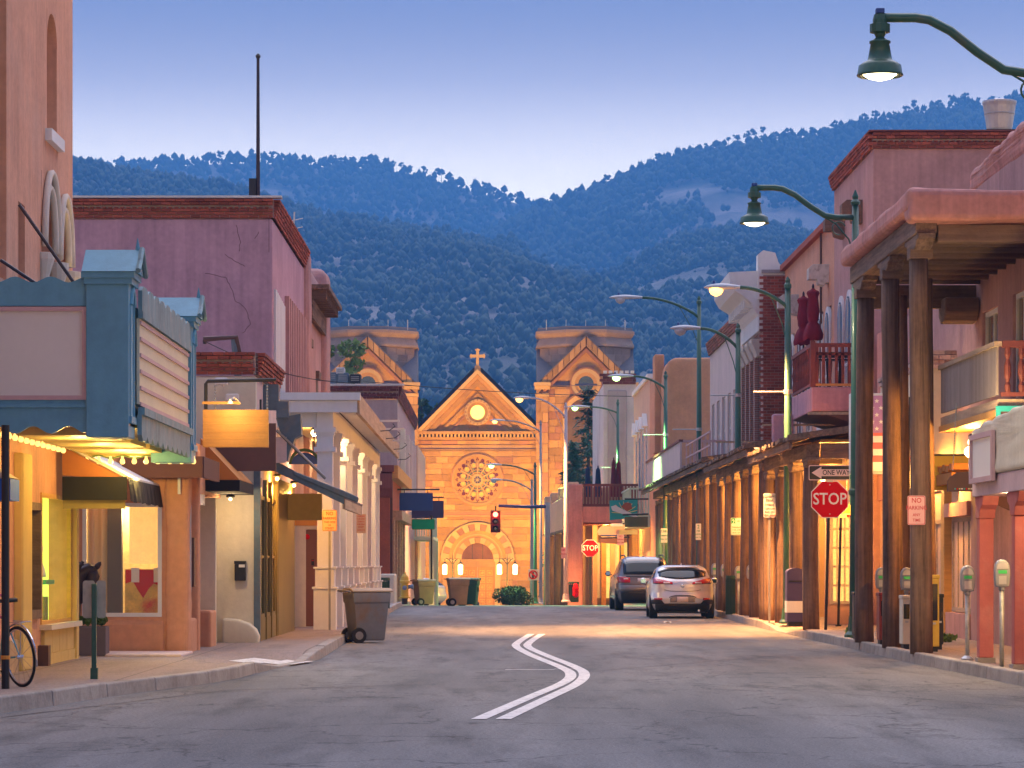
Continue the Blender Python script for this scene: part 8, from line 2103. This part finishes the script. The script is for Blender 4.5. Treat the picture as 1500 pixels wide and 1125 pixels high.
def hatch_spec(t, body, rear, side, yrear, xside):
    rear('rear_window', m_carglass, -.64, .64, lambda q: 1.085 + .07 * (abs(q) / .64) ** 2, lambda q: 1.345 - .10 * (abs(q) / .64) ** 3, .006, body)
    rear('window_surround', m_carblack, -.66, .66, lambda q: 1.345 - .10 * (abs(q) / .64) ** 3, lambda q: 1.385 - .10 * (abs(q) / .66) ** 3, .010, body, nz=2)
    rear('brake_light', m_tail, -.15, .15, 1.388, 1.405, .035, body, nz=2)
    for s in (-1, 1):
        f = lambda q: (abs(q) - .26) / .52
        L_ = rear('tail_light', m_tail, s * .27, s * .80, lambda q: .915 + .05 * max(0, f(q)) + .035 * (1 - f(q)), lambda q: .985 + .14 * f(q) ** .8 if f(q) > 0 else .985, .012, body)
        rear('clear_inset', m_tailclear, s * .34, s * .52, .955, 1.005, .022, L_, nx=5, nz=2)
        rear('rim_line', m_carblack, s * .27, s * .80, lambda q: .905 + .05 * max(0, f(q)) + .035 * (1 - f(q)), lambda q: .917 + .05 * max(0, f(q)) + .035 * (1 - f(q)), .014, L_, nz=1)
        rear('reflector', m_tail, s * .56, s * .77, lambda q: .515, lambda q: .565, .012, body, nx=5, nz=2)
        rear('corner_trim', m_carblack, s * .50, s * .87, .40, lambda q: .42 + .13 * min(1, max(0, (abs(q) - .5) / .12)) * (1 - .5 * max(0, (abs(q) - .75) / .12)), .010, body, nx=10, nz=3)
    rear('lower_bumper', m_carblack, -.84, .84, .19, .415, .014, body)
    rear('hatch_seam', m_carblack, -.50, .50, lambda q: .745 + .04 * (abs(q) / .5) ** 4, lambda q: .757 + .04 * (abs(q) / .5) ** 4, .005, body, nz=1)
    rear('plate_recess', M('recess_grey', (.30, .27, .26), rough=.4, metal=.3, var=.02, bump=0), -.34, .34, .45, lambda q: .62 - .05 * (abs(q) / .34) ** 4, .006, body)
    rear('recess_shade_line', m_carblack, -.37, .37, lambda q: .625 - .05 * (abs(q) / .36) ** 4, lambda q: .645 - .05 * (abs(q) / .36) ** 4, .012, body, nz=1)  # black strip stands in for the shade along the recess top
    rear('number_plate', m_plate, -.155, .155, .455, .60, .022, body, nx=3, nz=2)
    MB().lathe((0, yrear(0, .90) - .01, .90), [(.05, 0), (.04, .015)], 14, axis='y').build('badge', m_steel, body, local=True)
    MB().tube([(-.22, yrear(-.22, 1.10) - .015, 1.105), (.06, yrear(.06, 1.10) - .02, 1.12)], .012, 5).build('wiper', m_carblack, body, local=True)
    rows = []
    for i in range(17): xx = -.60 + 1.2 * i / 16; rows.append([(xx, yrear(xx, 1.40) + .12, 1.435 - .05 * (xx / .6) ** 4), (xx, yrear(xx, 1.40) - .09 + .08 * (xx / .6) ** 4, 1.425 - .07 * (xx / .6) ** 4)])
    m_ = MB(); m_.grid(rows); o = m_.build('spoiler', m_silver, body, local=True, smooth=True); o.modifiers.new('solid', 'SOLIDIFY').thickness = .03
    m_ = MB(); m_.xz([(-.03, 0), (.03, 0), (.005, .09), (-.005, .09)], 0, .14); m_.v = [(a, b + 1.0, c + 1.44) for a, b, c in m_.v]; m_.build('aerial_fin', m_silver, body, local=True)
    for s in (-1, 1):
        side('side_window', m_carglass, 1.0, 2.35, 1.08, lambda y: 1.30 + .06 * math.sin((y - 1.0) / 1.35 * math.pi), .006, body, s)
        side('side_window', m_carglass, .62, .94, lambda y: 1.12, lambda y: 1.14 + .18 * (y - .62) / .32, .006, body, s)
        side('door_handle', m_steel, 1.15, 1.35, .93, .96, .015, body, s)
        MB().ring((0, 0), 0, 0, 0, 0) if False else None
    wheels(t, (.78, 3.42), .78, .335, .22); mirrors(t, 2.75, 1.02, .88, m_silver)
    MB().box(-.7, .7, .4, 4.0, .14, .20).build('underbody', m_carblack, t, local=True); MB().lathe((.45, .12, .22), [(.035, 0), (.035, -.2)], 10, axis='y').build('exhaust', m_steel, t, local=True)
hl = [(.17, .30, 4.2, .80, 5), (.26, .12, 4.36, .865, 5), (.40, .03, 4.42, .90, 5), (.55, .00, 4.45, .915, 5), (.66, .02, 4.45, .92, 4.5), (.74, .05, 4.42, .915, 4.5), (.82, .055, 4.36, .915, 4.5), (.90, .06, 4.24, .91, 4.5), (.96, .075, 3.75, .90, 4.5), (1.01, .10, 3.28, .885, 4.2), (1.06, .14, 3.12, .855, 4), (1.15, .26, 2.92, .80, 4), (1.25, .40, 2.72, .75, 4), (1.34, .54, 2.48, .70, 4), (1.40, .66, 2.28, .655, 3.6), (1.44, .84, 2.05, .58, 3.2), (1.465, 1.1, 1.85, .45, 3)]
car('silver_hatchback', 'silver hatchback parked at the right kerb, rear towards us', PX(1000, 84), 84, hl, hatch_spec, m_silver, rz=R(-1.2))
def suv_spec(t, body, rear, side, yrear, xside):
    rear('rear_window', m_carglass, -.70, .70, lambda q: 1.16 + .0 * q, lambda q: 1.60 - .06 * (abs(q) / .7) ** 3, .006, body)
    rear('window_tint_band', m_carblack, -.70, .70, 1.60 - .07, 1.60, .010, body, nz=2) if False else None
    for s in (-1, 1):
        L_ = rear('tail_light', m_tail, s * .50, s * .90, .90, lambda q: 1.06 + .05 * min(1, max(0, (abs(q) - .5) / .4)), .012, body)
        rear('clear_inset', m_tailclear, s * .56, s * .70, 1.0, 1.035, .022, L_, nx=4, nz=2)
        rear('exhaust_recess', m_carblack, s * .40, s * .62, .36, .44, .012, body, nx=4, nz=2)
    rear('bumper_top', m_carbrown, -.90, .90, .66, .80, .045, body); rear('lower_bumper', m_carblack, -.88, .88, .28, .62, .030, body)
    rear('hatch_seam', m_carblack, -.80, .80, .845, .858, .006, body, nz=1); rear('window_ledge', m_carblack, -.62, .62, 1.085, 1.105, .012, body, nz=1)
    rear('number_plate', m_plate, -.26, .26, .92, 1.04, .02, body, nx=3, nz=2)
    for s in (-1, 1):
        MB().tube([(s * .62, .75, 1.73), (s * .63, .95, 1.78), (s * .63, 2.6, 1.78), (s * .62, 2.85, 1.74)], .022, 6).build('roof_rail', m_iron, body, local=True)
        side('side_window', m_carglass, .75, 1.35, 1.20, 1.56, .006, body, s); side('side_window', m_carglass, 1.45, 2.25, 1.20, 1.58, .006, body, s); side('side_window', m_carglass, 2.35, 3.0, 1.20, 1.52, .006, body, s)
        side('door_handle', m_steel, 1.55, 1.78, 1.07, 1.10, .015, body, s); side('sill_trim', m_steel, .9, 3.6, .40, .45, .02, body, s)
    wheels(t, (.9, 3.75), .80, .375, .26); mirrors(t, 3.0, 1.18, .92, m_carblack)
    MB().box(-.75, .75, .4, 4.2, .22, .30).build('underbody', m_carblack, t, local=True)
sl2 = [(.26, .22, 4.45, .84, 6), (.36, .08, 4.6, .90, 6), (.52, .02, 4.66, .93, 6), (.70, .0, 4.67, .94, 6), (.84, .04, 4.64, .94, 6), (.98, .06, 4.55, .93, 6), (1.06, .08, 4.35, .92, 6), (1.11, .10, 3.75, .90, 6), (1.16, .14, 3.45, .87, 6), (1.30, .25, 3.2, .815, 6), (1.45, .38, 2.95, .765, 6), (1.58, .50, 2.7, .72, 6), (1.66, .60, 2.5, .68, 5), (1.71, .78, 2.3, .60, 4.2), (1.735, 1.0, 2.1, .48, 3.5)]
car('dark_suv', 'grey-brown SUV parked ahead of the silver hatchback', PX(946, 98.5), 98.5, sl2, suv_spec, m_carbrown, rz=R(1.2))
# far things at the street end
def far_car(label, x, d):
    return car('far_parked_car', label, x, d, hl, lambda *a: (wheels(a[0], (.78, 3.42), .78, .335, .22), a[2]('rear_window', m_carglass, -.6, .6, 1.08, 1.32, .006, a[1])), m_silver, rz=R(70))
far_car('white car half hidden beside the bins at the street end', PX(650, 160), 160)
# overhead wires
t = thing('overhead_wire', 'thin overhead wire crossing the street before the church gable', 'wire', (0, 150, 9)); a, b = P(480, 554, 150), P(1045, 582, 150)
MB().tube([(a[0] + (b[0] - a[0]) * k / 12, 150, a[2] + (b[2] - a[2]) * k / 12 - .25 * math.sin(math.pi * k / 12)) for k in range(13)], .018, 4).build('cable', m_iron, t); MB().lathe((a[0], 150, a[2] - .1), [(.04, 0), (.06, .1), (.04, .2)], 6).build('insulator', m_iron, t)
t = thing('overhead_wire', 'thin wire sagging above the metal porch roof', 'wire', P(330, 520, 58)); a, b = P(300, 500, 58), P(520, 562, 58)
MB().tube([(a[0] + (b[0] - a[0]) * k / 10, 58, a[2] + (b[2] - a[2]) * k / 10 - .18 * math.sin(math.pi * k / 10)) for k in range(11)], .008, 4).build('cable', m_iron, t); MB().lathe((a[0], 58, a[2] - .05), [(.03, 0), (.04, .05), (.03, .1)], 6).build('insulator', m_iron, t)
# weeds and litter
t = thing('litter_scrap', 'white scrap of paper on the road behind the hatchback', 'litter', (PX(978, 78), 78, 0)); m_ = MB(); m_.grid([[(PX(973, 78) + .09 * i, 78 + .12 * j, .012 + .02 * ((i + j) % 2)) for j in range(3)] for i in range(3)]); m_.build('scrap', m_signwhite, t)
for px_, D_ in ((1246, 57.5), (1388, 53), (512, 108), (545, 106)):
    zg = gz(D_) + H; q = thing('weed_tuft', {1246: 'green weed tuft by the black newspaper box', 1388: 'green weed tuft below the lit display window', 512: 'weed tuft on the left kerb near the hydrant', 545: 'weed tuft beside the litter bin on the left'}[px_], 'weed', (PX(px_, D_), D_, zg), 'weed tufts'); leafcloud('leaves', m_leafpale, q, [(PX(px_, D_) + rnd.uniform(-.1, .1), D_, zg + .08, .12) for _ in range(3)], 120, .05, int(px_))
